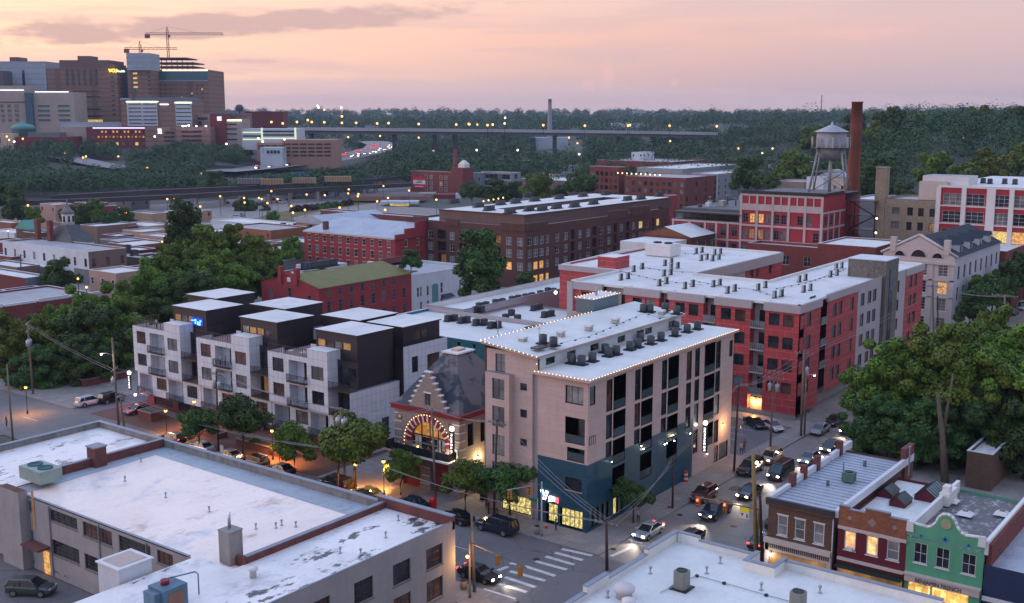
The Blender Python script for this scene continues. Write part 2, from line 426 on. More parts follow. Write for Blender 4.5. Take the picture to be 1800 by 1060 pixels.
ORD='first second third fourth fifth sixth seventh eighth ninth tenth eleventh twelfth thirteenth fourteenth fifteenth sixteenth seventeenth eighteenth nineteenth twentieth'.split()
def fp(face,plane,a,d,z):
 if face=='W':return(plane-d,a,z)
 if face=='S':return(a,plane-d,z)
 if face=='E':return(plane+d,a,z)
 return(a,plane+d,z)
def fbox(mb,face,plane,a0,a1,d0,d1,z0,z1,mat,top=None):
 p,q=fp(face,plane,a0,d0,z0),fp(face,plane,a1,d1,z1)
 mb.box(min(p[0],q[0]),max(p[0],q[0]),min(p[1],q[1]),max(p[1],q[1]),z0,z1,mat,top)
def facade(mb,face,plane,a0,a1,z0,z1,holes,mat,reveal=None):
 hs=[h for h in holes if h[1]>a0 and h[0]<a1]
 A=sorted({a0,a1,*[h[0]for h in hs],*[h[1]for h in hs]});Z=sorted({z0,z1,*[h[2]for h in hs],*[h[3]for h in hs]})
 A=[a for a in A if a0<=a<=a1];Z=[z for z in Z if z0<=z<=z1]
 for i in range(len(A)-1):
  run=None
  for j in range(len(Z)-1):
   ca,cz=(A[i]+A[i+1])/2,(Z[j]+Z[j+1])/2
   if any(h[0]<ca<h[1]and h[2]<cz<h[3]for h in hs):
    if run is not None:_q(mb,face,plane,A[i],A[i+1],run,Z[j],mat);run=None
   elif run is None:run=Z[j]
  if run is not None:_q(mb,face,plane,A[i],A[i+1],run,Z[-1],mat)
 for h in hs:
  sp=h[4];dd=-sp['depth'];rm=sp.get('reveal',reveal or mat)
  for(p,q)in(((h[0],h[2]),(h[1],h[2])),((h[1],h[2]),(h[1],h[3])),((h[1],h[3]),(h[0],h[3])),((h[0],h[3]),(h[0],h[2]))):
   mb.face([fp(face,plane,p[0],0,p[1]),fp(face,plane,q[0],0,q[1]),fp(face,plane,q[0],dd,q[1]),fp(face,plane,p[0],dd,p[1])],rm)
  if sp.get('back'):
   mb.face([fp(face,plane,a,dd,z)for a,z in((h[0],h[2]),(h[1],h[2]),(h[1],h[3]),(h[0],h[3]))],sp['back'])
def _q(mb,face,plane,a0,a1,z0,z1,mat):
 mb.face([fp(face,plane,a,0,z)for a,z in((a0,z0),(a1,z0),(a1,z1),(a0,z1))],mat)
def spec(depth=.18,nv=1,nh=1,frame=None,pane=None,t=.07,sill=None,sillh=.1,head=None,name='window',**k):
 return dict(depth=depth,nv=nv,nh=nh,frame=frame or TRIMD,pane=pane or[G_DARK],t=t,sill=sill,sillh=sillh,head=head,name=name,**k)
_WM={}
def win_mesh(face,w,h,sp):
 key=(face,round(w,2),round(h,2),sp['nv'],sp['nh'],sp['frame'].name,sp['t'],sp['sill']and sp['sill'].name,sp['head']and sp['head'].name,sp['depth'])
 if key in _WM:return _WM[key]
 mb=MB();t=sp['t'];d0,d1=-sp['depth'],-sp['depth']+.07
 fb=lambda a0,a1,z0,z1,da=d0,db=d1,m=sp['frame']:fbox(mb,face,0,a0,a1,da,db,z0,z1,m)
 fb(0,t,0,h);fb(w-t,w,0,h);fb(t,w-t,0,t);fb(t,w-t,h-t,h)
 g=t*.55
 for i in range(1,sp['nv']):x=w*i/sp['nv'];fb(x-g/2,x+g/2,t,h-t,d0,d1-.012)
 for i in range(1,sp['nh']):z=h*i/sp['nh'];fb(t,w-t,z-g/2,z+g/2,d0,d1-.02)
 if sp['sill']:fb(-.08,w+.08,-sp['sillh'],-.003,-.0,.07,sp['sill'])
 if sp['head']:fb(-.08,w+.08,h+.003,h+.14,-.0,.05,sp['head'])
 me=mb.mesh(sp['name'])
 pb=MB();pb.face([fp(face,0,a,-sp['depth']+.025,z)for a,z in((t*.5,t*.5),(w-t*.5,t*.5),(w-t*.5,h-t*.5),(t*.5,h-t*.5))],BLACK)
 _WM[key]=(me,pb);return _WM[key]
_PM={}
def window(parent,face,plane,h,sp,pane=None):
 a0,a1,z0,z1=h[:4];me,pb=win_mesh(face,a1-a0,z1-z0,sp)
 off=WLOC[parent.name];p=fp(face,plane,a0,0,z0)
 o=put(sp['name'],me,parent,tuple(x-y for x,y in zip(p,off)))
 pm=pane or random.choice(sp['pane']);key=(me.name,pm.name)
 if key not in _PM:
  pb.mats=[pm];_PM[key]=pb.mesh('pane')
 put('pane',_PM[key],o);return o
def railing(parent,pts,h=1.05,mat=None,step=.14,bar=.03,glassm=None,rail=.05):
 mb=MB();mat=mat or STEELD
 for(x0,y0,z0),(x1,y1,z1)in zip(pts,pts[1:]):
  L=math.hypot(x1-x0,y1-y0);n=max(1,int(L/step));hx=abs(x1-x0)>=abs(y1-y0)
  def seg(za,zb,t):
   if hx:mb.box(min(x0,x1),max(x0,x1),y0-t/2,y0+t/2,za,zb,mat)
   else:mb.box(x0-t/2,x0+t/2,min(y0,y1),max(y0,y1),za,zb,mat)
  seg(z0+h-rail,z0+h,rail);seg(z0+.06,z0+.10,rail*.7)
  if glassm:
   if hx:mb.face([(x0,y0,z0+.1),(x1,y0,z0+.1),(x1,y0,z0+h-rail),(x0,y0,z0+h-rail)],glassm)
   else:mb.face([(x0,y0,z0+.1),(x0,y1,z0+.1),(x0,y1,z0+h-rail),(x0,y0,z0+h-rail)],glassm)
  for i in range(n+1):
   x,y=x0+(x1-x0)*i/n,y0+(y1-y0)*i/n;b=bar/2 if i%9 else bar
   mb.box(x-b,x+b,y-b,y+b,z0+.1,z0+h-rail,mat)
 return mb.build('railing',parent)
def wins(root,face,plane,holes):
 for h in holes:
  sp=h[4]
  if sp.get('skip'):continue
  if sp.get('balcony'):
   a0,a1,z0,z1=h[:4];d=-sp['depth']
   w=dict(sp['door']);m=MB()
   da0,da1=a0+.15,a0+.15+(a1-a0-.3)*sp.get('doorw',.95)
   window(root,face,plane,(da0,da1,z0+.02,z1-.35),dict(w,depth=sp['depth']-.03,name='balcony_door'))
   r=sp.get('rail',STEELD);p0,p1=fp(face,plane,a0,sp.get('proud',-.06),z0),fp(face,plane,a1,sp.get('proud',-.06),z0)
   pts=[p0,p1]
   if sp.get('proud',0)>0:
    pts=[fp(face,plane,a0,0,z0),p0,p1,fp(face,plane,a1,0,z0)]
    mb=MB();fbox(mb,face,plane,a0-.03,a1+.03,-.3,sp['proud']+.04,z0-.14,z0-.004,sp.get('slab',STEELD));mb.build('balcony_floor',root)
   railing(root,pts,1.05,r,sp.get('step',.14),glassm=sp.get('gl'))
  else:window(root,face,plane,h,sp,h[5]if len(h)>5 else None)
def grid(cols,rows,sp,w=None,skip=()):
 out=[]
 for i,c in enumerate(cols):
  a0,a1=c if isinstance(c,tuple)else(c-w/2,c+w/2)
  for j,r in enumerate(rows):
   if(i,j)in skip:continue
   out.append((a0,a1,r[0],r[1],sp))
 return out
def even(a0,a1,n,w):
 "n openings of width w, outer edges at a0 and a1"
 if n==1:return[((a0+a1)/2-w/2,(a0+a1)/2+w/2)]
 return[(a0+(a1-a0-w)*i/(n-1),a0+(a1-a0-w)*i/(n-1)+w)for i in range(n)]
def parapet(mb,x0,x1,y0,y1,z0,z1,mat,cap,w=.3,capt=.06,sides='WSEN',inner=None):
 im=inner or mat
 segs={'W':(x0,x0+w,y0,y1),'E':(x1-w,x1,y0,y1),'S':(x0+w,x1-w,y0,y0+w),'N':(x0+w,x1-w,y1-w,y1)}
 for s in sides:
  a,b,c,d=segs[s]
  if s in 'SN':
   if 'W' not in sides:a=x0
   if 'E' not in sides:b=x1
  mb.box(a,b,c,d,z0+.004,z1,im);mb.box(a-(.04 if s!='E' else-.0),b+.04,c-.04,d+.04,z1+.002,z1+capt,cap)
def building(name,label,cat,x0,x1,y0,y1,z1,wall,roof,W=(),S=(),z0=0,par=.5,pw=.3,cap=None,group=None,Wmat=None,inner=None,sides='WSEN',parent=None):
 r=parent or thing(name,label,cat,(x0,y0,z0),group=group)
 mb=MB();facade(mb,'W',x0,y0,y1,z0,z1,W,Wmat or wall);facade(mb,'S',y0,x0,x1,z0,z1,S,wall)
 zi=z1-par
 _q(mb,'E',x1,y0,y1,z0,z1,wall);_q(mb,'N',y1,x0,x1,z0,z1,wall)
 mb.build('wall',r)
 rb=MB();rb.face([(x0,y0,zi),(x1,y0,zi),(x1,y1,zi),(x0,y1,zi)],roof);rb.build('roof',r)
 if par>0:
  pb=MB();c=cap or COPE;w=pw;im=inner or wall
  segs={'W':(x0,x0+w,y0,y1),'E':(x1-w,x1,y0,y1),'S':(x0+(w if 'W' in sides else 0),x1-(w if 'E' in sides else 0),y0,y0+w),'N':(x0+(w if 'W' in sides else 0),x1-(w if 'E' in sides else 0),y1-w,y1)}
  for s in sides:
   a,b,cc,d=segs[s]
   ib={'W':(b-.02,b,cc,d),'E':(a,a+.02,cc,d),'S':(a,b,d-.02,d),'N':(a,b,cc,cc+.02)}[s]
   pb.box(*ib,zi+.003,z1-.003,im)
   e=.04;pb.box(a-(e if s=='W' else 0),b+(e if s=='E' else 0),cc-(e if s!='N' else 0)*(s=='S' or s in 'WE'),d+(e if s=='N' or s in 'WE' else 0),z1+.001,z1+.07,c)
  pb.build('coping',r)
 wins(r,'W',x0,W);wins(r,'S',y0,S)
 return r
def HW(u0,v0,u1,v1,x,sp,*a):
 p,q=FW(u0,v0,x),FW(u1,v1,x);return(min(p[0],q[0]),max(p[0],q[0]),min(p[1],q[1]),max(p[1],q[1]),sp,*a)
def HS(u0,v0,u1,v1,y,sp,*a):
 p,q=FS(u0,v0,y),FS(u1,v1,y);return(min(p[0],q[0]),max(p[0],q[0]),min(p[1],q[1]),max(p[1],q[1]),sp,*a)
# ================================================================== ground, streets
def asphalt(name,col):
 if name in MATS:return MATS[name]
 m,nt,b=_new(name);p=_pos(nt)
 c=_mix(nt,_step(nt,_noise(nt,p,.12,5),.38,.62),col,tuple(x*.78 for x in col))
 c=_mix(nt,_math(nt,'MULTIPLY',_step(nt,_noise(nt,p,.45,6,.7),.56,.62),.35),c,tuple(x*.55 for x in col))
 c=_mix(nt,_math(nt,'MULTIPLY',_noise(nt,p,14,2),.25),c,tuple(x*1.6 for x in col))
 v=nt.nodes.new('ShaderNodeTexVoronoi');v.feature='DISTANCE_TO_EDGE';nt.links.new(p,v.inputs['Vector']);v.inputs['Scale'].default_value=.16;c=_mix(nt,_math(nt,'MULTIPLY',_step(nt,v.outputs['Distance'],.012,.004),.6),c,tuple(x*.35 for x in col))
 nt.links.new(c,b.inputs['Base Color']);b.inputs['Roughness'].default_value=.72;_bump(nt,b,_noise(nt,p,9,3),.15);return m
ASPH=asphalt('asphalt',(.135,.125,.13));ASPH2=asphalt('asphalt_old',(.215,.185,.175));LOTM=asphalt('lot_asphalt',(.15,.14,.14))
def paving(name,c1,c2,w,h,mort):
 m,nt,b=_new(name);t=nt.nodes.new('ShaderNodeTexBrick');nt.links.new(_pos(nt),t.inputs['Vector'])
 t.inputs['Scale'].default_value=1;t.inputs['Brick Width'].default_value=w;t.inputs['Row Height'].default_value=h;t.inputs['Mortar Size'].default_value=.02
 t.inputs['Color1'].default_value=(*c1,1);t.inputs['Color2'].default_value=(*c2,1);t.inputs['Mortar'].default_value=(*mort,1);t.offset=0 if w>1 else.5
 nt.links.new(_weather(nt,t.outputs['Color'],.3,.25),b.inputs['Base Color']);b.inputs['Roughness'].default_value=.85;return m
SIDEW=paving('concrete_pavement',(.30,.265,.25),(.25,.22,.21),1.6,1.6,(.14,.12,.12))
BRKP=paving('brick_paving',(.17,.07,.045),(.11,.05,.036),.4,.2,(.09,.06,.05))
def ground_mat():
 m,nt,b=_new('ground');p=_pos(nt)
 f=_step(nt,_noise(nt,p,.012,5),.42,.58)
 c=_mix(nt,f,(.060,.062,.050),(.030,.048,.022));c=_mix(nt,_math(nt,'MULTIPLY',_step(nt,_noise(nt,p,.06,5),.54,.64),.4),c,(.10,.09,.075))
 nt.links.new(c,b.inputs['Base Color']);b.inputs['Roughness'].default_value=.9;return m
GROUND=ground_mat()
GRASS=plain('grass_green',(.07,.085,.03),.95,.4,.1)
def smooth(a,b,x):
 t=min(1,max(0,(x-a)/(b-a)));return t*t*(3-2*t)
def terrain(X,Y):
 "height at camera-frame ground coordinates (right, forward)"
 if Y<150:return-.1
 k=X/max(Y,1)
 left=(1-smooth(-.27,-.16,k))
 right=smooth(.27,.36,k)
 mid=smooth(.0,.2,k)
 z=left*(10*smooth(750,860,Y)+14*smooth(870,1000,Y))
 z=max(z,right*33*smooth(430,640,Y))
 z=max(z,mid*26*smooth(820,1400,Y))
 z=max(z,20*smooth(1300,2200,Y))
 z=max(z,40*smooth(2300,4200,Y))if Y>2300 else z
 return z-.1
def build_ground():
 rr=[0,40,80,120,160,220,300,360,420,460,500,540,580,620,660,700,740,780,820,860,900,950,1000,1060,1130,1200,1300,1400,1550,1700,1900,2100,2400,2700,3100,3600,4200,5000,7000,12000,26000]
 fan=[R(a)for a in range(-180,-40,10)]+[R(a)for a in range(-40,41,1)]+[R(a)for a in range(50,180,10)]
 v,f=[],[]
 for r in rr:
  for a in fan:
   X,Y=r*math.sin(a),r*math.cos(a);x,y=CF(X,Y);v.append((x,y,terrain(X,Y)))
 n=len(fan)
 for i in range(len(rr)-1):
  for j in range(n):
   k=(j+1)%n;f.append((i*n+j,i*n+k,(i+1)*n+k,(i+1)*n+j))
 me=bpy.data.meshes.new('ground');me.from_pydata(v,[],f);me.materials.append(GROUND)
 me.polygons.foreach_set('use_smooth',[True]*len(f))
 o=bpy.data.objects.new('ground',me);COL.objects.link(o);tag(o,'dark city ground and wooded slopes out to the horizon','ground',kind='structure')
build_ground()
def sheet(name,x0,x1,y0,y1,z,mat,label,cat):
 mb=MB();mb.face([(x0,y0,z),(x1,y0,z),(x1,y1,z),(x0,y1,z)],mat)
 return tag(mb.build(name),label,cat,kind='structure')
def slab(name,poly,z,mat,label):
 mb=MB();mb.prism(poly,-.09,z,plain('kerb_stone',(.26,.24,.23),.85,.2),mat);return tag(mb.build(name),label,'pavement',kind='structure')
def rect(a,b,c,d):return[(a,c),(b,c),(b,d),(a,d)]
sheet('road',-19.2,-4.6,-140,300,0,ASPH,'grey asphalt cross street running past the firehouse and townhouses','road')
sheet('road',-4.6,400,-19,-4.6,.001,ASPH2,'asphalt main street full of evening traffic with yellow lines','road')
sheet('road',-140,-19.2,-19,-4.6,.002,ASPH,'asphalt main street west of the crossing behind the white roof','road')
sheet('road',-4.6,330,84,98,.003,ASPH,'dark back street behind the grey stucco wings','road')
sheet('road',-70,-19.2,93,128,.004,ASPH2,'wide asphalt junction beside the big trees at far left','road')
sheet('road',-4.6,60,94,108,.006,ASPH,'side street beside the pale townhouses with parked cars','road')
slab('pavement',rect(-4.6,38,-4.5,40),.13,SIDEW,'concrete pavement around the pink apartment building')
slab('pavement',rect(-4.6,38,40.02,93),.13,BRKP,'brick pavement in front of the pale townhouses')
slab('pavement',rect(38.02,56,-4.5,-1.2),.13,SIDEW,'concrete pavement in front of the small parking lot')
slab('pavement',rect(56.02,130,-4.5,83),.13,SIDEW,'concrete pavement under the red apartment building')
slab('pavement',rect(134,330,-4.5,83),.13,BRKP,'brick pavement beside the cream temple fronted building')
slab('pavement',rect(-140,-19.3,-.0,60)if 0 else[(-80,-4.5),(-19.3,-4.5),(-19.3,62),(-23.3,62),(-23.3,-.3),(-80,-.3)],.13,SIDEW,'concrete pavement along the grey block building')
slab('pavement',rect(-140,-19.3,-110,-19.1),.13,SIDEW,'concrete pavement under the big white roofed building')
slab('pavement',rect(-4.5,330,-110,-19.1),.13,SIDEW,'concrete pavement under the brick shop row')
slab('pavement',rect(-4.5,330,98.2,420),.10,SIDEW,'pavement of the warehouse block behind the back street')
sheet('parking_lot',38,56,-1.15,60,.02,ASPH,'small asphalt parking lot between pink and red apartments','parking lot')
def marks():
 mb=MB();W=plain('road_paint_white',(.62,.60,.58),.7,.35,1.5);Yl=plain('road_paint_yellow',(.42,.24,.06),.7,.35,1.5)
 q=[(263,968,475,1035),(357,930,553,988),(405,888,610,955),(440,848,675,912),(540,815,742,880),(610,782,818,838),(678,750,868,805),(742,725,925,775),(785,700,988,745)]
 for a,b,c,d in q:
  p0,p1=P(780+a*.2642,780+b*.2642),P(780+c*.2642,780+d*.2642)
  dx,dy=p1[0]-p0[0],p1[1]-p0[1];L=math.hypot(dx,dy);nx,ny=-dy/L*.27,dx/L*.27
  mb.face([(p0[0]-nx,p0[1]-ny,.011),(p1[0]-nx,p1[1]-ny,.011),(p1[0]+nx,p1[1]+ny,.011),(p0[0]+nx,p0[1]+ny,.011)],W)
 for u0,v0,u1,v1 in((1047,972,1074,961),(1074,978,1112,961),(1104,948,1130,955),(875,1003,893,996),(896,990,909,992)):
  p0,p1=P(u0,v0),P(u1,v1);dx,dy=p1[0]-p0[0],p1[1]-p0[1];L=math.hypot(dx,dy);nx,ny=-dy/L*.25,dx/L*.25
  mb.face([(p0[0]-nx,p0[1]-ny,.012),(p1[0]-nx,p1[1]-ny,.012),(p1[0]+nx,p1[1]+ny,.012),(p0[0]+nx,p0[1]+ny,.012)],W)
 for x0,x1,y in((9,200,-11.55),(9,200,-11.9)):mb.box(x0,x1,y-.06,y+.06,.006,.011,Yl)
 for k in range(14):mb.box(12+k*12,15+k*12,-8.3,-8.2,.006,.010,W)
 for k in range(9):mb.box(-12.0,-11.88,8+k*11,12+k*11,.005,.010,W)
 for k in range(5):mb.box(39+k*3.0,39.12+k*3.0,3,8,.024,.030,W)
 tag(mb.build('road_markings'),'white zebra stripes and yellow centre lines painted on the asphalt','road markings',kind='structure')
marks()
for k,(u,v)in enumerate(((943,983),(620,905),(1100,1010),(1290,925),(1195,905),(1078,965))):
 x,y=P(u,v);m=MB();m.lathe(x,y,[(.38,.004),(.38,.016),(.33,.02)],BLACK,14);tag(m.build('manhole_cover',loc=(x,y,0)),('dark manhole beside the zebra stripes','manhole behind the grey parapet by the kerb','manhole on the street below the white parapet','manhole between the centre lines and the yellow sign','manhole before the dark pickup','drain cover near the parapet pole')[k],'manhole cover','manhole covers in the asphalt')
for k,q in enumerate(((14,19,-17,-14.5),(24,26,-10.8,-6),(33,41,-16,-13.8),(-16,-13,14,22),(-9,-7,30,44),(-17.5,-12,70,76))):
 sheet('asphalt_patch',*q,.008,asphalt('asphalt_patch',(.07,.068,.072))if k==0 else MATS['asphalt_patch'],'darker rectangular repair patch in the street asphalt','asphalt patch')
# ================================================================== pink corner apartment building
B_BAL=spec(depth=1.35,balcony=True,back=BEIGED,reveal=BEIGED,doorw=.72,door=spec(nv=2,nh=1,pane=[G_DARK,G_BLIND,G_BRN]),rail=TRIMD,gl=glass('rail_glass_teal',(.05,.085,.095),.1),step=.35)
W_SLIT=spec(nv=1,nh=2,frame=TRIMD,pane=[G_DARK,G_DARK,G_PALE,G_BRN])
W_LOW=spec(nv=2,nh=1,pane=[G_BRN,G_DARK])
def pink():
 r=thing('apartment_building','pinkish beige corner apartment block with dark teal base and string lit roof edge','apartment building',(0,0,.13))
 rows=[(13.7,17.55),(10.35,13.45),(6.75,9.95)]
 S=[]
 for(a0,a1),n in(((5.45,8.25),4),((11.9,14.7),4),((18.5,21.3),4),((28.4,31.5),4)):
  for k,(z0,z1)in enumerate([(13.6,17.6),(10.2,13.3),(6.9,9.9),(3.3,6.5)]):S.append((a0,a1,z0,z1,dict(B_BAL,doorw=.3)if a0>28 else B_BAL))
 for a0,a1,n in((3.9,5.2,3),(10.35,11.65,3),(16.9,18.2,3),(23.4,24.75,3),(25.7,27.0,4),(31.7,33.1,4)):
  for z0,z1 in([(13.7,17.5),(10.4,13.3),(7.2,10.0),(3.2,6.4)][:n]):S.append((a0,a1,max(z0,8.2)if(z0<8.2 and a0<20)else z0,z1,W_SLIT))
 S+=[(.35,1.5,15.2,17.4,spec(nv=1,nh=1,pane=[G_PALE])),(35.75,36.75,14.7,17.0,spec())]
 sh=spec(depth=.25,nv=1,nh=1,pane=[G_PALE],t=.12);shl=spec(depth=.25,nv=1,pane=[L_SHOP],t=.12)
 S+=[(.6+k*1.05,1.5+k*1.05,.45,2.7,sh)for k in range(4)]+[(5.8,6.85,.45,2.65,shl),(6.95,8.0,.45,2.6,sh)]
 S+=[(31.9,33.2,.4,2.7,spec(nv=2,nh=4,pane=[G_CURT])),(33.5,36.2,.4,2.7,spec(nv=1,nh=5,pane=[G_BLIND]))]
 Wn=[(.65,3.1,15.2,17.3,spec(nv=3,nh=1,pane=[G_CURT],t=.1)),(.75,3.0,4.85,6.4,spec(nv=3,nh=1,pane=[G_DARK],sill=BEIGE))]
 cb=dict(B_BAL,depth=1.6)
 Wn+=[(.4,3.1,10.5,13.6,cb),(.4,2.8,8.4,10.0,cb)]
 Wn+=[(.6,3.7,.25,2.5,spec(depth=.3,nv=5,nh=1,pane=[L_SHOP],t=.12)),(4.1,5.75,.2,2.6,spec(depth=.5,nv=2,nh=1,pane=[L_SHOP],t=.14,name='door'))]
 mb=MB();z0=.13
 facade(mb,'W',0,0,7.0,8.25,18.1,Wn,BEIGE);facade(mb,'W',0,0,7.0,z0,8.25,Wn,TEALP,reveal=TEALP)
 facade(mb,'S',0,0,37,8.25,18.1,S,BEIGE)
 for a,b,m,zz in((0,8.3,TEALP,8.25),(8.3,14.7,TEALP,8.25),(14.7,25.6,TEALP,8.25),(25.6,37,BEIGE,8.25)):facade(mb,'S',0,a,b,z0,zz,S,m,reveal=m)
 _q(mb,'E',37,0,15.0,z0,18.1,BEIGE);_q(mb,'N',15.0,0,37,z0,20.5,BEIGE)
 W2=[(8.6,9.6,15.7,16.6,spec()),(8.6,9.6,12.4,13.4,spec()),(8.6,9.6,8.9,9.8,spec()),
 (11.8,13.3,17.5,19.7,spec(nv=2,nh=2,pane=[G_CURT]))]
 W2+=[(8.0,12.5,.3,2.5,spec(depth=.3,nv=5,nh=1,pane=[L_SHOP],t=.12))]
 _q(mb,'W',.35,7.0,7.8,z0,18.1,REDG)
 facade(mb,'W',0,7.8,14.6,z0,20.2,W2,BEIGE)
 for y in(7.0,7.8):mb.face([(0,y,z0),(.35,y,z0),(.35,y,18.1),(0,y,18.1)],BEIGE)
 bay=[(11.3,13.15,z,z+2.5,spec(nv=2,nh=2,pane=[G_CURT,G_BLIND]))for z in(14.35,10.95,7.4,4.0)]
 facade(mb,'W',-.85,10.6,14.2,3.2,17.5,bay,BEIGE)
 mb.face([(0,10.6,3.2),(-.85,10.6,3.2),(-.85,10.6,17.5),(0,10.6,17.5)],BEIGE);mb.face([(0,14.2,3.2),(-.85,14.2,3.2),(-.85,14.2,17.5),(0,14.2,17.5)],BEIGE)
 mb.face([(0,10.6,17.5),(-.85,10.6,17.5),(-.85,14.2,17.5),(0,14.2,17.5)],COPE);mb.face([(0,10.6,3.2),(-.85,10.6,3.2),(-.85,14.2,3.2),(0,14.2,3.2)],BEIGE)
 up=[(a,a+1.9,18.75,19.6,spec(nv=3,nh=1,frame=TRIMD,t=.06))for a in(1.6,6.0,11.2,17.6,22.4,24.6,31.0)]
 facade(mb,'S',7.0,.3,34.6,18.45,20.15,up,plain('white_clapboard',(.50,.53,.56),.7,.2))
 mb.face([(0,7.0,18.1),(0,14.6,18.1),(0,14.6,21.0),(0,7.0,20.15)],BEIGE)if 0 else None
 mb.face([(.0,7.0,18.1),(.0,7.8,18.1),(.0,7.8,20.2),(.0,7.0,20.1)],BEIGE)
 mb.build('wall',r)
 rb=MB();rb.prism([(-.6,-.6),(37.5,-.6),(37.5,7.3),(-.6,7.3)],18.1,18.42,BEIGE,WHT2);rb.build('roof_terrace',r)
 rb=MB();n=[(-.7,6.7,20.2),(35.2,6.7,20.2),(35.2,15.0,21.1),(-.7,15.0,21.1)]
 rb.rings([[(x,y,z-.28)for x,y,z in n],n],BEIGED,smooth=False);rb.face([(x,y,z+.004)for x,y,z in n],WHT2);rb.build('roof',r)
 for pf,pl,hs in(('S',0,S),('W',0,Wn+W2),('W',-.85,bay),('S',7.0,up)):wins(r,pf,pl,hs)
 mb=MB();mb.box(-.02,.3,-.02,.3,8.4,13.7,BEIGE);mb.build('corner_column',r)
 for z in(10.5,):railing(r,[(.3,-.05,z),(1.6,-.05,z)],1.05,TRIMD,.35)
 y,z=FW(953,868,-.12)
 a,b=MB(),MB()
 def stroke(mb,y0,z0,y1,z1,w,m,d=-.2):
  dy,dz=y1-y0,z1-z0;L=math.hypot(dy,dz);ny,nz=-dz/L*w,dy/L*w
  n=[(y0-ny,z0-nz),(y1-ny,z1-nz),(y1+ny,z1+nz),(y0+ny,z0+nz)]
  mb.rings([[(d,p,q)for p,q in n],[(d+.12,p,q)for p,q in n]],m,smooth=False)
 SB,SR,SWh=emis('sign_blue',(.05,.35,1.0),1.2),emis('sign_red',(1,.12,.14),1.5),emis('sign_white',(1,.93,.95),2.4)
 s=thing('shop_sign','lit slanted V sign with blue and red strokes above the corner shop door','sign',(-.2,5.0,3.3))
 mb=MB();stroke(mb,6.35,4.1,5.95,3.0,.16,SWh,-.16);stroke(mb,5.55,4.05,5.95,3.0,.18,SWh,-.16)
 stroke(mb,6.30,4.0,5.98,3.12,.08,SB,-.2);stroke(mb,5.60,3.95,5.93,3.1,.10,SR,-.2);mb.build('logo',s)
 mb=MB()
 for k,(y0,z0,y1,z1)in enumerate([(5.15,3.55,5.25,2.85),(5.2,3.1,4.9,3.45),(4.95,3.6,4.9,2.95),(4.7,3.55,4.72,3.0),(4.7,3.5,4.45,3.5),(4.45,3.55,4.5,3.05),(4.2,3.5,4.25,2.95),(4.2,3.45,3.95,3.55),(3.95,3.5,3.98,2.9)]):
  stroke(mb,y0,z0,y1,z1,.055,SWh if k<6 else SR)
 mb.build('lettering',s)
 t=thing('lift_house','grey metal lift house with string lights on the back of the pink block roof','lift house',(25,15.2,20.9))
 mb=MB();mb.box(24.6,32.0,15.1,19.0,18.0,20.6,BEIGED);mb.box(25.0,31.6,15.5,18.4,20.604,22.6,plain('blue_grey_metal',(.13,.19,.23),.5,.25));mb.build('wall',t)
 mb=MB();mb.box(24.9,31.7,15.4,18.5,22.6,22.72,WHT2);mb.lathe(28,17,[(.15,22.7),(.15,23.9)],GALV);mb.build('roof',t)
 return r
pink()
def lights(name,label,pts,step,group,mat=None,rad=.075,sag=.06):
 "a string of bulbs along a path, each bulb a part"
 t=thing(name,label,'string lights',pts[0],group=group)
 mb=MB();bp=[]
 for a,b in zip(pts,pts[1:]):
  a,b=Vector(a),Vector(b);n=max(1,int((b-a).length/step))
  line=[a+(b-a)*(i/n)for i in range(n+1)]
  mb.tube([p+Vector((0,0,-.0))for p in(line if len(line)<3 else[line[0],line[len(line)//2],line[-1]])],.015,BLACK,4);bp+=line[:-1]
 mb.build('wire',t)
 m=MB();m.ball(0,0,0,rad,mat or BULB,6);me=m.mesh('bulb')
 for p in bp:put('bulb',me,t,(p[0]-pts[0][0],p[1]-pts[0][1],p[2]-pts[0][2]-.02))
G='string lights on the pink apartment roof'
lights('string_lights','string lights along the long street edge of the pink block roof',[(-.62,-.66,18.5),(37.5,-.66,18.5)],.62,G,rad=.05)
lights('string_lights','string lights on the short west edge of the pink block roof',[(-.66,7.0,18.5),(-.66,-.6,18.5)],.5,G,rad=.05)
lights('string_lights','string lights down the sloping west eave of the pink block',[(-.76,14.9,21.15),(-.76,6.7,20.25),(-.72,6.66,18.6)],.62,G,rad=.05)
lights('string_lights','string lights along the back eave of the pink block roof',[(-.6,15.05,21.2),(24.6,15.05,21.2)],.8,G,rad=.05)
lights('string_lights','string lights around the top of the grey lift house',[(24.9,18.5,22.8),(24.9,15.4,22.8),(31.7,15.4,22.8),(31.7,18.5,22.8),(24.9,18.5,22.8)],.7,G,rad=.05)
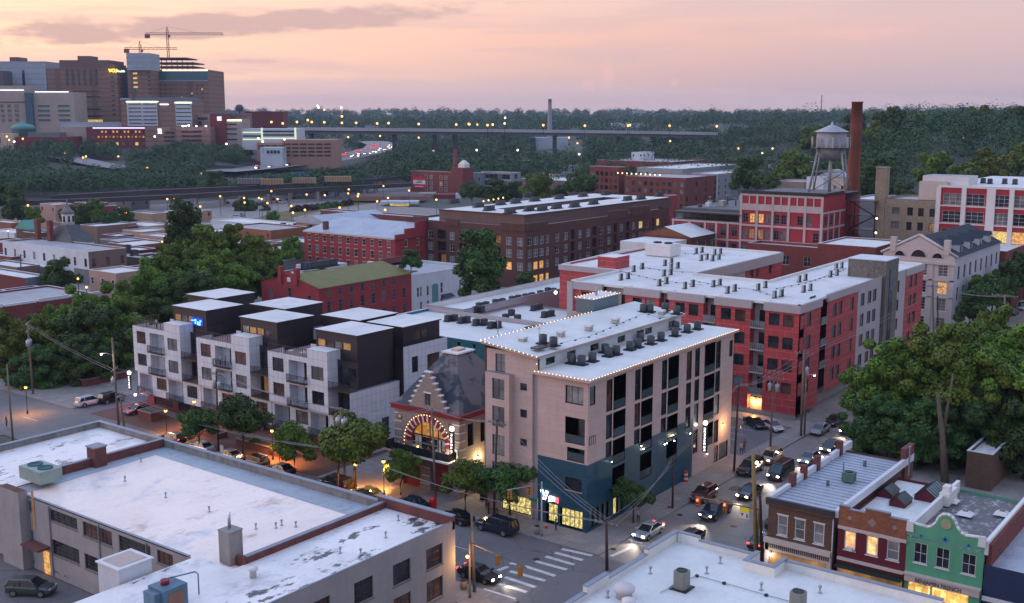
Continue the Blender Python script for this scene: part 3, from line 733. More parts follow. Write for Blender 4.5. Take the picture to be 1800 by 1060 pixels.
# ================================================================== pale modern townhouses
RAILG=glass('rail_glass',(.045,.04,.05),.25)
T_WIN=spec(depth=.16,nv=2,nh=1,frame=TRIMB,pane=[G_BRN,G_BRN,G_DARK,G_BLIND])
T_BAL=spec(depth=1.5,balcony=True,back=TOWNW,reveal=TOWNW,door=spec(nv=2,pane=[G_DARK]),doorw=.55,rail=STEELD,proud=.55,slab=STEELD,step=.16)
T_GND=spec(depth=2.2,balcony=True,back=TOWND,reveal=TOWND,door=spec(nv=3,pane=[G_DARK,L_DIM]),rail=TRIMB,step=.3)
def town(k,y0,label):
 "one unit: y runs from y0 (near) to y0+16.5 (far)"
 x=3.0;r=thing('townhouse',label,'townhouse',(x,y0,.13),group='pale modern townhouses in a row')
 Y=lambda d:y0+16.5-d
 H=[]
 for z0,z1 in((10.9,12.95),(7.25,9.2)):H.append((Y(3.4),Y(1.0),z0,z1,T_WIN))
 for z0,z1 in((9.95,13.0),(6.4,9.4)):H.append((Y(8.3),Y(4.5),z0,z1,T_BAL))
 for z0,z1 in((10.8,12.75),(7.15,9.15)):H.append((Y(11.7),Y(9.2),z0,z1,T_WIN))
 H2=[(Y(7.7),Y(5.1),3.6,5.55,T_WIN),(Y(11.9),Y(8.2),2.5,5.7,T_BAL),(Y(15.6),Y(13.0),3.5,5.5,T_WIN),(Y(3.9),Y(.5),2.5,5.7,T_BAL)]
 mb=MB()
 facade(mb,'W',x,Y(8.45),Y(0),6.15,13.75,H,TOWNW);facade(mb,'W',x,Y(12.5),Y(8.45),6.15,15.1,H,TOWNW)
 for yy,zt in((Y(8.45),15.1),(Y(12.5),15.1),(Y(0),13.75)):mb.face([(x,yy,6.15),(x+3.2,yy,6.15),(x+3.2,yy,zt),(x,yy,zt)],TOWNW)
 mb.face([(x,Y(12.5),6.15),(x+2.0,Y(12.5),6.15),(x+2.0,Y(0),6.15),(x,Y(0),6.15)],TOWNW)
 mb.face([(x,Y(8.45),15.1),(x+3,Y(8.45),15.1),(x+3,Y(12.5),15.1),(x,Y(12.5),15.1)],WHT)
 mb.face([(x,Y(8.45),13.2),(x+9,Y(8.45),13.2),(x+9,Y(0),13.2),(x,Y(0),13.2)],plain('terrace_paver',(.36,.24,.22),.8,.2))
 facade(mb,'W',x+.5,Y(16.5),Y(0),2.35,6.15,H2,TOWNW)
 mb.face([(x+.5,Y(16.5),2.35),(x+2.0,Y(16.5),2.35),(x+2.0,Y(0),2.35),(x+.5,Y(0),2.35)],TOWNW)
 rec=[(Y(16.2),Y(13.0),z,z+2.7,spec(depth=.2,nv=2,pane=[G_DARK,L_DIM]if k==1 else[G_DARK,G_BRN],name='balcony_door'))for z in(10.1,6.5)]
 facade(mb,'W',x+2.0,Y(16.5),Y(12.5),6.15,13.75,rec,TOWND)
 gf=[(Y(15.9),Y(12.6),.4,2.2,spec(depth=.2,nv=3,pane=[G_DARK])),(Y(7),Y(2),.3,2.2,spec(depth=.2,nv=4,pane=[L_YEL if k==1 else G_DARK,G_DARK])),(Y(11.5),Y(8.5),.3,2.2,spec(depth=.2,nv=2,pane=[G_DARK],name='door'))]
 facade(mb,'W',x+2.0,Y(16.5),Y(0),.13,2.35,gf,BRPAR)
 mb.build('wall',r)
 hs=[(Y(15.2)+q,Y(15.2)+q+1.6,15.1,16.2,spec(depth=.1,nv=1,frame=TRIMD,pane=[G_BRN,L_DIM,G_BLIND]))for q in(.6,2.3,4.0,5.7)]
 mb=MB();facade(mb,'W',5.6,Y(15.9),Y(7.6),13.2,17.3,hs,TOWND);facade(mb,'S',Y(15.9),5.6,12.8,6.15,17.3,[],TOWND);_q(mb,'N',Y(7.6),5.6,12.8,13.2,17.3,TOWND);_q(mb,'E',12.8,Y(15.9),Y(7.6),6,17.3,TOWND)
 mb.build('penthouse',r)
 mb=MB();mb.box(5.4,13.0,Y(16.1),Y(7.4),17.31,17.5,TOWND,WHT);mb.build('roof',r)
 for pf,pl,h in(('W',x,H),('W',x+.5,H2),('W',x+2.0,rec+gf),('W',5.6,hs)):wins(r,pf,pl,h)
 railing(r,[(x+5,Y(.1),13.76),(x+.1,Y(.1),13.76),(x+.1,Y(8.3),13.76)],1.15,TRIMB,.4,.05)
 for z in(9.9,6.3):
  m=MB();m.box(x-.1,x+2.0,Y(16.5),Y(12.52),z-.15,z,TRIMB);m.build('balcony_floor',r)
  railing(r,[(x-.05,Y(16.45),z),(x-.05,Y(12.6),z)],1.1,STEELD,.16)
 m=MB();m.box(6.0,6.15,Y(7.4),Y(6.0),13.22,15.0,plain('white_screen',(.55,.56,.60),.6,.15));m.build('terrace_screen',r)
 return r
town(0,74.7,'farthest pale townhouse in the row, at the corner below the big trees')
town(1,58.1,'middle pale townhouse of the row, with people on its balcony')
town(2,41.5,'nearest pale townhouse of the row, next to the stepped gable firehouse')
def town_back():
 r=thing('townhouse','rear pale and dark townhouses rising behind the front row','townhouse',(14,41,.13))
 mb=MB();S1=[(15.2,16.6,10.5,12.9,spec(pane=[G_DARK])),(18.6,21.4,10.2,12.7,spec(nv=3,pane=[G_BRN])),(15.2,17,6.0,8.0,spec())]
 facade(mb,'S',40.6,13.4,23.2,.13,14.7,S1,TOWNW);_q(mb,'W',13.4,40.6,58,.13,14.6,TOWND);_q(mb,'E',23.2,40.6,92,.13,14.6,TOWND);_q(mb,'N',92,13.4,23.2,.13,14.6,TOWND)
 mb.face([(13.4,40.6,13.6),(23.2,40.6,13.6),(23.2,92,13.6),(13.4,92,13.6)],DKROOF)
 se=[(9.3,10.8,2.2,4.9,spec(nv=1,pane=[G_DARK])),(5.2,7.0,1.6,3.6,spec(pane=[G_DARK]))]
 facade(mb,'S',41.2,3.0,13.1,.13,9.75,se,TOWNW);mb.face([(3,41.2,9.75),(13.1,41.2,9.75),(13.1,41.9,9.75),(3,41.9,9.75)],COPE)
 mb.build('wall',r);wins(r,'S',40.6,S1);wins(r,'S',41.2,se)
 for(y0,y1)in((41.6,48.6),(50.4,58.4),(67.0,75.2),(84.0,91.8)):
  mb=MB();hs=[(15.8+q,17.2+q,15.0,16.4,spec(depth=.1,frame=TRIMD,pane=[G_BRN]))for q in(1.2,2.8)]if y0<42 else[]
  facade(mb,'S',y0,14.5,22.6,13.6,17.2,hs,TOWND);_q(mb,'W',14.5,y0,y1,13.0,17.2,TOWND);_q(mb,'N',y1,14.5,22.6,13,17.2,TOWND);_q(mb,'E',22.6,y0,y1,13,17.2,TOWND)
  mb.box(14.3,22.8,y0-.2,y1+.2,17.21,17.4,TOWND,WHT);mb.build('penthouse',r);wins(r,'S',y0,hs)
 return r
town_back()
def terrace_things():
 t=thing('neon_sign','small glowing blue sign on the dark wall of the farthest townhouse','sign',(5.5,77.0,15.2))
 bl=emis('sign_blue_dots',(.10,.35,1.0),3.0);mb=MB();mb.box(5.5,5.56,76.1,79.0,14.9,16.1,emis('sign_blue_back',(.0,.05,.5),.7))
 mb.build('backing',t);mb=MB()
 for y,z,w,h in((78.6,15.6,.5,.12),(77.9,15.7,.45,.2),(77.9,15.3,.25,.3),(77.3,15.25,.3,.55),(76.8,15.2,.2,.5),(76.6,15.65,.35,.2)):mb.box(5.44,5.5,y-w/2,y+w/2,z-h/2,z+h/2,bl)
 mb.build('glyph',t)
 m=MB();m.lathe(0,0,[(.45,.72),(.45,.76)],TRIMW,12);m.lathe(0,0,[(.04,0),(.04,.72)],TRIMW,6);m.lathe(0,0,[(.25,0),(.25,.03)],TRIMW,8)
 for k,(x,y)in enumerate(((4.6,52.2),(5.2,50.6),(4.5,54.6))):
  o=m.build('patio_table',loc=(0,0,0));o.location=(x,y,13.21);tag(o,('round white patio table','low white patio table at the corner','white patio table by the railing')[k]+' on the nearest roof terrace','table','patio tables on the nearest roof terrace')
 c=MB();c.box(-.25,.25,-.25,.25,.4,.45,TRIMW);c.box(-.25,-.2,-.25,.25,.45,.9,TRIMW)
 for a in(-.22,.19):
  for b in(-.22,.19):c.box(a,a+.03,b,b+.03,0,.4,TRIMW)
 for k,(x,y,z)in enumerate(((5.4,52.6,13.21),(3.9,51.2,13.21),(3.6,55.6,13.21),(2.8,50.9,9.97),(2.7,52.2,6.42))):
  o=c.build('patio_chair',loc=(0,0,0));o.location=(x,y,z);o.rotation_euler=(0,0,k*1.3)
  tag(o,('white plastic patio chair beside the round table','white patio chair in the middle of the terrace','white patio chair by the glass railing','white chair on the upper balcony','white chair on the lower balcony')[k]+' of the nearest townhouse','chair','white patio chairs')
terrace_things()
# ================================================================== firehouse with stepped gable
def firehouse():
 r=thing('firehouse','beige brick firehouse with stepped gable, red arch of bulbs and two red engine doors','firehouse',(0,19,.13))
 y0,y1,zc=19.0,30.0,10.6
 S=[(1.6,2.8,6.6,9.5,spec(nv=1,nh=2,frame=TRIMD,sill=TRIMW,head=TRIMW,pane=[G_BLIND])),(4.2,5.2,6.6,9.2,spec(nv=1,nh=2,sill=TRIMW,pane=[G_DARK]))]
 D=spec(depth=.6,skip=True,back=TRIMR)
 Wd=[(20.9,23.9,.2,4.9,D),(25.7,28.6,.2,4.9,D)]
 cy,ri,ro=24.2,2.95,3.85;zb=6.3
 mb=MB()
 facade(mb,'W',0,y0,y1,.13,zb,Wd+[(cy-ri,cy+ri,5.3,zb-.001,spec(depth=.45,skip=True,back=G_DARK))],STONE)
 N=16;arc=[(cy+ri*math.cos(math.pi*i/N),zb+ri*math.sin(math.pi*i/N))for i in range(N+1)]
 for i in range(N):
  (ya,za),(yb,zb2)=arc[i],arc[i+1]
  mb.face([(0,ya,za),(0,yb,zb2),(0,yb,zc),(0,ya,zc)],STONE);mb.face([(0,ya,za),(0,yb,zb2),(.45,yb,zb2),(.45,ya,za)],TRIMR)
 mb.face([(0,y0,zb),(0,cy-ri,zb),(0,cy-ri,zc),(0,y0,zc)],STONE);mb.face([(0,cy+ri,zb),(0,y1,zb),(0,y1,zc),(0,cy+ri,zc)],STONE)
 facade(mb,'S',y0,0,13,.13,zc,S,STONE);_q(mb,'N',y1,0,13,.13,zc,STONE);_q(mb,'E',13,y0,y1,.13,zc,STONE)
 mb.build('wall',r)
 mb=MB()
 for k in range(9):
  z=1.0+k*1.08
  if z>10:break
  for a,b in((19.0,20.3),(28.75,30.0)):mb.box(-.05,-.002,a,b,z,z+.12,TRIMW)
  mb.box(.0,1.1,18.95,18.998,z,z+.12,TRIMW)
  if z<4.6:mb.box(-.05,-.002,24.0,25.6,z,z+.12,TRIMW)
 mb.build('quoin_band',r)
 mb=MB()
 for i in range(14):
  t0,t1=math.pi*i/14,math.pi*(i+1)/14;w=.035
  for a,b,m in((t0+w,t1-w,TRIMR),(t1-w,t1+w,TRIMW)):
   if i==13 and m is TRIMW:continue
   q=[(cy+rr*math.cos(t),zb-.4+.4+rr*math.sin(t))for rr,t in((ri+.02,a),(ro,a),(ro,b),(ri+.02,b))]
   mb.rings([[(-.12,p,z)for p,z in q],[(-.01,p,z)for p,z in q]],m,smooth=False)
 mb.build('arch',r)
 mb=MB();glz=arc
 mb.face([(.43,cy-ri,zb-1.0),(.43,cy+ri,zb-1.0),(.43,cy+ri,zb+.8),(.43,cy-ri,zb+.8)],G_DARK)
 for q in(-2.3,-1.5,1.7,2.3):mb.box(.38,.42,cy+q-.25,cy+q+.25,zb-.9,zb+.75,plain('curtain',(.55,.52,.5),.8,.1))
 mb.face([(.44,y,z)for y,z in glz],emis('arch_lit',(1.0,.48,.10),.35,2.2));mb.build('window',r)
 mb=MB()
 for dy in(-1.4,0,1.4):mb.box(.36,.43,cy+dy-.07,cy+dy+.07,zb-1.0,zb+math.sqrt(ri*ri-dy*dy),TRIMD)
 mb.box(.35,.43,cy-ri,cy+ri,zb+.9,zb+1.05,TRIMD);mb.build('window_frame',r)
 mb=MB();g=15.6
 hw=[3.15,2.7,2.25,1.8,1.35,.9,.45];zz=[10.6,11.5,12.25,13.0,13.7,14.4,15.1,15.75]
 for k,w in enumerate(hw):
  if k in(1,2):
   mb.box(.0,.45,cy-w,cy-.5,zz[k],zz[k+1],STONE);mb.box(.0,.45,cy+.5,cy+w,zz[k],zz[k+1],STONE)
  else:mb.box(.0,.45,cy-w,cy+w,zz[k],zz[k+1],STONE)
  for s in(-1,1):
   a,b=sorted((cy+s*(w-.48),cy+s*(w+.1)))
   mb.box(-.06,.5,a,b,zz[k+1]+.002,zz[k+1]+.14,TRIMW)
 mb.box(-.06,.5,cy-.62,cy+.62,13.05,13.25,TRIMW);mb.build('gable',r)
 mb=MB();mb.face([(.3,cy-.5,11.5),(.3,cy+.5,11.5),(.3,cy+.5,13.0),(.3,cy-.5,13.0)],G_BLIND);mb.box(.22,.28,cy-.04,cy+.04,11.5,13.0,TRIMD);mb.box(.22,.28,cy-.5,cy+.5,12.2,12.28,TRIMD);mb.build('gable_window',r)
 mb=MB()
 for a in((-.35,0,y0-.35,y1+.3),(0,13,y0-.35,y0)):mb.box(a[0],a[1],a[2],a[3],10.35,10.85,TRIMR);mb.box(a[0]-.12,a[1],a[2]-.12,a[3]+(.1 if a[1]==0 else 0),10.853,11.0,TRIMR)
 mb.build('cornice',r)
 SL=panel('slate_patched',(.085,.10,.13),(.05,.055,.06),.5,.3,.02,.7,.5,off=.5)
 m2,nt,b=_new('slate_patchy');p=_pos(nt)
 nt.links.new(_mix(nt,_step(nt,_noise(nt,_scalev(nt,p,(1,1,.8)),.33,5,.6),.47,.53),(.035,.045,.06),(.13,.115,.12)),b.inputs['Base Color']);b.inputs['Roughness'].default_value=.8
 lo=[(0,19),(13,19),(13,30),(0,30)];hi=[(6.2,24.4),(9.2,24.4),(9.2,26.6),(6.2,26.6)]
 mb=MB()
 for i in range(4):
  j=(i+1)%4;mb.face([(*lo[i],10.9),(*lo[j],10.9),(*hi[j],17.0),(*hi[i],17.0)],m2)
 mb.face([(.4,cy-2.6,10.95),(.4,cy,15.4),(6.3,cy,15.2),(3.0,cy-2.6,11.2)],m2);mb.face([(.4,cy+2.6,10.95),(.4,cy,15.4),(6.3,cy,15.2),(3.0,cy+2.6,11.2)],m2)
 mb.build('roof',r)
 mb=MB();mb.box(5.9,9.5,24.1,26.9,17.0,17.2,WHT2);mb.box(6.9,8.5,24.9,26.1,17.2,17.5,plain('skylight_amber',(.55,.38,.28),.4,.1));mb.build('skylight',r)
 for a,b in((20.9,23.9),(25.7,28.6)):
  mb=MB();mb.box(.45,.52,a+.02,b-.02,.2,4.85,TRIMR)
  for z in(1.2,2.3,3.4):mb.box(.41,.449,a+.1,b-.1,z,z+.08,MAROON)
  mb.build('garage_door',r)
 mb=MB();mb.box(-1.7,-.01,19.4,30.1,4.95,5.2,TRIMW);mb.build('balcony_floor',r)
 railing(r,[(-.1,30.05,5.2),(-1.65,30.05,5.2),(-1.65,19.45,5.2),(-.1,19.45,5.2)],1.1,TRIMD,.25,glassm=G_DARK)
 for y in(20.4,29.0):
  m=MB();m.box(-.06,-.005,y-.35,y+.35,9.0,9.7,TRIMR);m.box(-.09,-.062,y-.16,y+.16,9.15,9.5,TRIMW);m.build('plaque',r)
 return r
firehouse()
arc_pts=[(-.2,24.2+3.95*math.cos(math.pi*i/26),6.3+3.95*math.sin(math.pi*i/26))for i in range(-1,28)]
lights('string_lights','string of warm bulbs outlining the red firehouse arch',arc_pts,9,None,rad=.055)
# ================================================================== teal sided building and grey stucco wings
HVNT=[]
r=building('apartment_building','teal sided building with a wide white roof between the townhouses and pink block','building',38.5,58,20,75,10.6,TEALS,WHT2,
W=[HW(802,599,809,618,38.5,spec(nv=1,nh=2,frame=TRIMW,pane=[G_DARK])),HW(830,604,836,624,38.5,spec(nv=1,nh=2,frame=TRIMW,pane=[G_DARK])),HW(856,608,862,627,38.5,spec(nv=1,nh=2,frame=TRIMW)),
(60,62,5,8,spec()),(66,68,5,8,spec())],par=.5,sides='N',cap=COPEW)
m=MB()
m.box(57.7,58,44,75,10.16,10.9,REDG,COPE);m.build('roof',r)
building('apartment_building','long grey stucco wing whose white roof carries a row of condensers','building',58,140,66,76,11.2,REDG,WHT2,par=1.0,cap=COPE,inner=WHT2)
building('apartment_building','lower grey stucco wing with white roof in front of the long wing','building',58.1,77,48,66,9.8,REDG,WHT2,par=.35,cap=TRIMB)
# ================================================================== red and grey panel apartment complex
R_WIN=spec(depth=.15,nv=2,nh=1,frame=TRIMD,pane=[G_DARK,G_DARK,G_BLIND,G_BRN])
R_WIN2=spec(depth=.15,nv=1,nh=1,frame=TRIMD,pane=[G_DARK,G_BRN,G_DARK])
def redcomplex():
 r=thing('apartment_building','large red panel apartment complex with pale bands and white roof full of condensers','apartment building',(60,0,.13))
 rows=[(15.0,16.95),(11.35,13.3),(7.75,9.65),(4.2,6.0)]
 top,band=17.3,18.6
 mb=MB();mg=MB()
 bays=[(0,5.7),(8.2,14.4),(16.6,23.0),(24.9,31.6),(36.4,43.2)]
 W=[]
 for i,(a,b)in enumerate(bays):
  if i==0:cs=[(.9,2.65),(3.25,5.05)]
  elif i==4:cs=[(38.6,40.6)]
  else:cs=[(a+.9,a+2.7),(a+3.4,a+5.2)]
  for c in cs:
   for z in rows:
    if i==0 and z[0]<5:W.append((c[0],c[1],4.2,6.0,R_WIN))
    else:W.append((c[0],c[1],z[0],z[1],R_WIN))
 for a,b in bays:
  facade(mb,'W',60,a,b,.9,top,[h for h in W],REDP)
  for y in(a,b):mb.face([(60,y,.9),(62,y,.9),(62,y,top),(60,y,top)],REDP)
  mg.box(59.75,60.3,a-.2,b+.2,top,band,REDG)
 _q(mg,'W',60.02,0,16,.1,.9,CONC)
 gaps=[(5.7,8.2),(14.4,16.6),(23.0,24.9),(31.6,36.4)]
 Wg=[]
 for a,b in gaps:
  for z in rows:Wg.append((a+.3,min(b-.3,a+1.7),z[0]-.45,z[1],spec(depth=.12,nv=1,pane=[G_DARK],name='balcony_door')))
 for a,b in gaps:
  facade(mg,'W',61.6,a,b,2.6,band-.3,Wg,REDG)
  for z in(14.3,10.7,7.0,3.4):
   m=MB();m.box(59.9,61.6,a+.01,b-.01,z-.15,z,REDG);m.build('balcony_floor',r)
   railing(r,[(59.95,a+.05,z),(59.95,b-.05,z)],1.1,GALV,.3,glassm=G_BLIND)
 _q(mg,'W',61.0,5.7,8.2,.13,2.6,CONC)
 S=[]
 for z in rows:
  z0,z1=z[0]-.3,z[1]
  for a in(60.5,63.1,74.0,76.5,81.9):S.append((a,a+1.7,z0,z1,R_WIN2))
  for a in(87.0,90.5,93.1,):S.append((a,a+1.9,z0,z1,R_WIN2))
  for a in(105.8,):S.append((a,a+1.8,z0,z1,R_WIN2))
  for a in(113.5,116.3):S.append((a,a+1.8,z0,z1,R_WIN2))
 facade(mb,'S',0,60,68.8,.9,top,S,REDP);facade(mb,'S',0,71.4,85.6,2.6,top+.4,S,REDP);facade(mb,'S',0,111,122,.9,top,S,REDP)
 facade(mg,'S',0,85.6,97.6,2.6,band+.3,S,REDG);facade(mg,'S',0,104.8,111,.9,band,S,REDG)
 facade(mg,'S',2.0,68.8,71.4,.5,band,[],TOWND)
 for z in(14.3,10.7,7.0):
  m=MB();m.box(68.82,71.38,-.2,2,z-.15,z,CONC);m.build('balcony_floor',r);railing(r,[(68.9,-.15,z),(71.3,-.15,z)],1.1,GALV,.3,glassm=G_BLIND)
 mg.box(59.76,68.8,-.25,.3,top,band,REDG);mg.box(71.4,85.6,-.2,.3,top+.4,band+.3,REDG);mg.box(111,122.2,-.2,.3,top,band,REDG)
 facade(mg,'S',1.5,71.4,97.6,.13,2.6,[],CONC)
 _q(mb,'E',122,0,15,.13,top,REDP);_q(mb,'N',15,82,122,.13,top,REDP)
 Sc=[]
 for z in rows[:2]:
  for a in(106.5,109.0,115.5):Sc.append((a,a+1.5,z[0]-.3,z[1],R_WIN2))
 facade(mb,'S',30,104,122,.13,16.6,Sc,REDP);facade(mg,'S',29.98,82,104,.13,16.6,[],REDG);mg.box(82,122.2,29.7,30.2,16.6,band,REDG)
 _q(mb,'E',122,30,55,.13,band,REDP);_q(mb,'E',82,15,30,.13,band,REDP)
 _q(mb,'N',57,77,122,.13,band,REDP);facade(mb,'W',77,43.4,57,.13,17.6,[],REDP);mg.box(76.8,77.4,43,57.2,17.6,band,REDG)
 mg.box(59.7,60.35,42.3,43.5,.13,band,REDG);_q(mg,'N',43.5,60,77,.13,band,REDG)
 mb.build('wall',r);mg.build('trim_band',r)
 for pf,pl,hs in(('W',60,W),('W',61.6,Wg),('S',0,S),('S',30,Sc)):wins(r,pf,pl,hs)
 poly=[(60.2,.1),(122,.1),(122,15),(82,15),(82,30),(122,30),(122,55),(103,59.5),(77.2,57),(77.2,43.4),(60.2,43.4)]
 mb=MB();mb.face([(x,y,18.25)for x,y in poly],WHT)
 for(a,b),(c,d)in zip(poly,poly[1:]+poly[:1]):
  L=math.hypot(c-a,d-b);nx,ny=-(d-b)/L*.35,(c-a)/L*.35
  mb.rings([[(a,b,18.26),(c,d,18.26),(c+nx,d+ny,18.26),(a+nx,b+ny,18.26)],[(a,b,18.68),(c,d,18.68),(c+nx,d+ny,18.68),(a+nx,b+ny,18.68)]],WHT2,smooth=False)
 for y in(5.7,14.4,23.0,31.6):mb.box(60.4,62.5,y,y+1.9,18.26,18.6,WHT)
 mb.build('roof',r)
 m=MB();m.box(79.3,84.6,45.6,49.6,18.26,20.6,REDP,WHT2);m.build('stair_tower',r)
 st=plain('rough_stone',(.20,.18,.165),.9,.65,2.2)
 m=MB();m.box(97.8,104.6,-.6,6.5,.13,21.6,st,WHT2);m.box(99.8,101.6,-.72,-.6,1.0,20.0,glass('stair_glass',(.02,.025,.03),.1,3.0));m.build('stone_tower',r)
 m=MB();m.box(97.7,104.7,-.7,6.6,21.6,21.75,COPEW);m.build('tower_coping',r)
 return r
redcomplex()
# ================================================================== grey painted block building at lower left
def greyblock():
 FAC=spec(depth=.2,nv=4,nh=4,frame=TRIMB,pane=[G_BRN,G_DARK],sill=plain('olive_sill',(.16,.15,.12)),t=.08)
 F3=spec(depth=.2,nv=3,nh=4,frame=TRIMB,pane=[G_BRN,G_DARK,G_BLIND],sill=plain('olive_sill',(.16,.15,.12)),t=.08)
 F2=spec(depth=.22,nv=2,nh=3,frame=TRIMB,pane=[G_BRN,G_DARK],sill=plain('olive_sill',(.16,.15,.12)),t=.09)
 SM=spec(depth=.15,nv=1,nh=2,frame=GALV,pane=[G_PALE])
 a=lambda x,y:(x*.3019,740+y*.3019)
 X=-43.8
 def w(x0,y0,x1,y1,sp):return HW(*a(x0,y0),*a(x1,y1),X,sp)
 Wm=[w(285,485,452,640,FAC),w(478,565,655,735,FAC),w(688,648,880,825,FAC),w(912,735,1010,860,F3),w(300,685,465,840,FAC),w(490,768,655,925,FAC),w(690,850,870,1030,FAC),
 w(152,432,186,535,SM),w(166,628,200,730,SM),w(8,375,70,485,F3),w(22,568,86,675,F3),w(172,800,205,850,SM),w(316,870,350,915,SM),w(372,898,405,940,SM),w(66,768,98,808,SM)]
 Wm=[h for h in Wm]
 fixed=[]
 for h in Wm:
  y0,y1,z0,z1,sp=h
  fixed.append((round(y0,2),round(y1,2),max(.5,round(z0,2)),round(min(z1,7.55),2),sp))
 r=thing('office_building','grey painted block building with patched white roofs and factory windows at lower left','building',(X,0,.0))
 mb=MB()
 facade(mb,'W',X,14,60,0,8.0,fixed,GREYB)
 facade(mb,'E',-23.6,0,60,0,8.6,[],GREYB);_q(mb,'N',60,X,-23.6,0,8.6,GREYB)
 b=lambda x,y:(380+x*.24526,800+y*.24526)
 S=[]
 for q in((1490,608,1628,800),(1213,725,1365,935),(918,852,1083,1055),(1492,876,1632,1060),(600,990,775,1200),(1250,1005,1368,1200)):
  S.append(HS(*b(q[0],q[1]),*b(q[2],q[3]),0,F2))
 x0s=sorted(S,key=lambda h:-h[0])
 S=[]
 for i,c in enumerate([-26.7,-31.3,-36.3,-41.6,-47.2,-53,-59,-65]):
  for z0,z1 in((5.0,7.1),(1.7,3.8)):S.append((c-1.2,c+1.2,z0,z1,F2))
 facade(mb,'S',0,-80,-23.6,0,8.75,S,GREYB)
 _q(mb,'N',14,-80,X,0,8.2,GREYB);_q(mb,'W',-80,0,14,0,8.2,GREYB)
 mb.build('wall',r);wins(r,'W',X,fixed);wins(r,'S',0,S)
 m=MB();m.face([(X,9.2,7.9),(-23.9,9.2,7.9),(-23.9,46,7.9),(X,46,7.9)],PATCH);m.build('roof',r)
 m=MB();gs=roofing('gutter_strip',(.36,.40,.45),(.22,.25,.29),.8,.2);m.face([(-27.2,9.3,7.92),(-24.0,9.3,7.92),(-24.0,45.8,7.92),(-26.6,45.8,7.92)],gs);m.face([(X,43.4,7.92),(-26.7,43.9,7.92),(-26.6,45.8,7.92),(X,45.8,7.92)],gs);m.build('roof_gutter',r)
 m=MB();m.face([(-80,0,8.2),(-23.9,0,8.2),(-23.9,9.0,8.2),(X+.3,9.0,8.2),(X+.3,14,8.2),(-80,14,8.2)],PATCH2);m.face([(X+.3,9.0,8.2),(-38,9.0,8.2),(-38,9.01,7.9),(X+.3,9.01,7.9)],PATCH2);m.build('roof',r)
 m=MB();m.face([(X,46,8.0),(-23.9,46,8.0),(-23.9,60,8.0),(X,60,8.0)],PATCH2);m.build('roof',r)
 m=MB();m.box(-24.0,-23.62,10,60,7.8,8.7,GREYC);m.box(-24.08,-23.5,10,60.1,8.7,8.8,COPE);m.box(-80,-24.0,59.6,60,7.9,8.7,GREYC);m.box(-80,-24.08,59.5,60.1,8.7,8.8,COPE)
 m.box(X,X+.3,15,60,7.9,8.02,COPE);m.build('parapet',r)
 m=MB();m.box(-24.0,-23.62,0.0,10,7.9,9.25,BRPAR);m.box(-24.1,-23.5,0,10.1,9.25,9.35,COPE)
 m.build('brick_parapet',r)
 m=MB();m.box(-42.0,-24.1,8.9,9.3,7.8,8.85,BRPAR);m.box(-42.0,-24.1,8.85,9.35,8.85,8.93,COPE);m.box(-42.3,-41.95,8.9,11.9,7.9,8.8,BRPAR)
 m.build('brick_parapet',r)
 m=MB();m.box(-40.2,-24.0,45.8,46.2,7.8,8.9,BRPAR);m.box(-40.2,-24.1,45.75,46.25,8.9,8.98,COPE)
 m.build('brick_parapet',r);m=MB();m.box(-80,-24.0,0.02,.2,8.1,8.78,COPE);m.build('roof_edge',r)
 m=MB();m.box(-33.9,-32.4,45.0,46.6,7.9,10.2,BRPAR);m.box(-34.0,-32.3,44.9,46.7,10.2,10.35,COPE);m.build('chimney',r)
 x,y=P(407,985,8.1)
 m=MB();m.box(x-.75,x+.75,y-.75,y+.75,8.0,11.0,CONC);m.box(x-.8,x+.8,y-.8,y+.8,11.0,11.1,CONC)
 for k in range(3):m.lathe(x-.2+k*.2,y+.1*k,[(.05,11.1),(.05,12.2+.2*k)],GALV,6)
 m.build('chimney',r)
 m=MB();m.box(X-1.0,X-.001,42.2,46.2,0,8.6,GREYB,BRPAR);m.build('stair_tower',r)
 m=MB();p0=FW(*a(222,455),X-1.04);p1=FW(*a(240,680),X-1.04);m.box(X-.08,X-.02,40.9,41.3,p1[1],p0[1],L_DIM);m.build('stair_window',r)
 m=MB();m.box(X-1.5,X-.01,38.2,41.6,3.1,3.3,BRPAR);m.build('door_canopy',r)
 m=MB();m.box(X-.08,X-.02,38.6,39.7,.05,2.6,L_WARM);m.build('door',r)
 m=MB()
 for y in(41.9,47.3,38.0,29.1,21.2):m.box(X-.14,X-.02,y,y+.1,.1,7.8,GALV)
 m.build('downpipe',r)
 return r
greyblock()
sheet('yard',-80,-43.9,14,60,.01,ASPH,'dark asphalt yard beside the grey block building','yard')
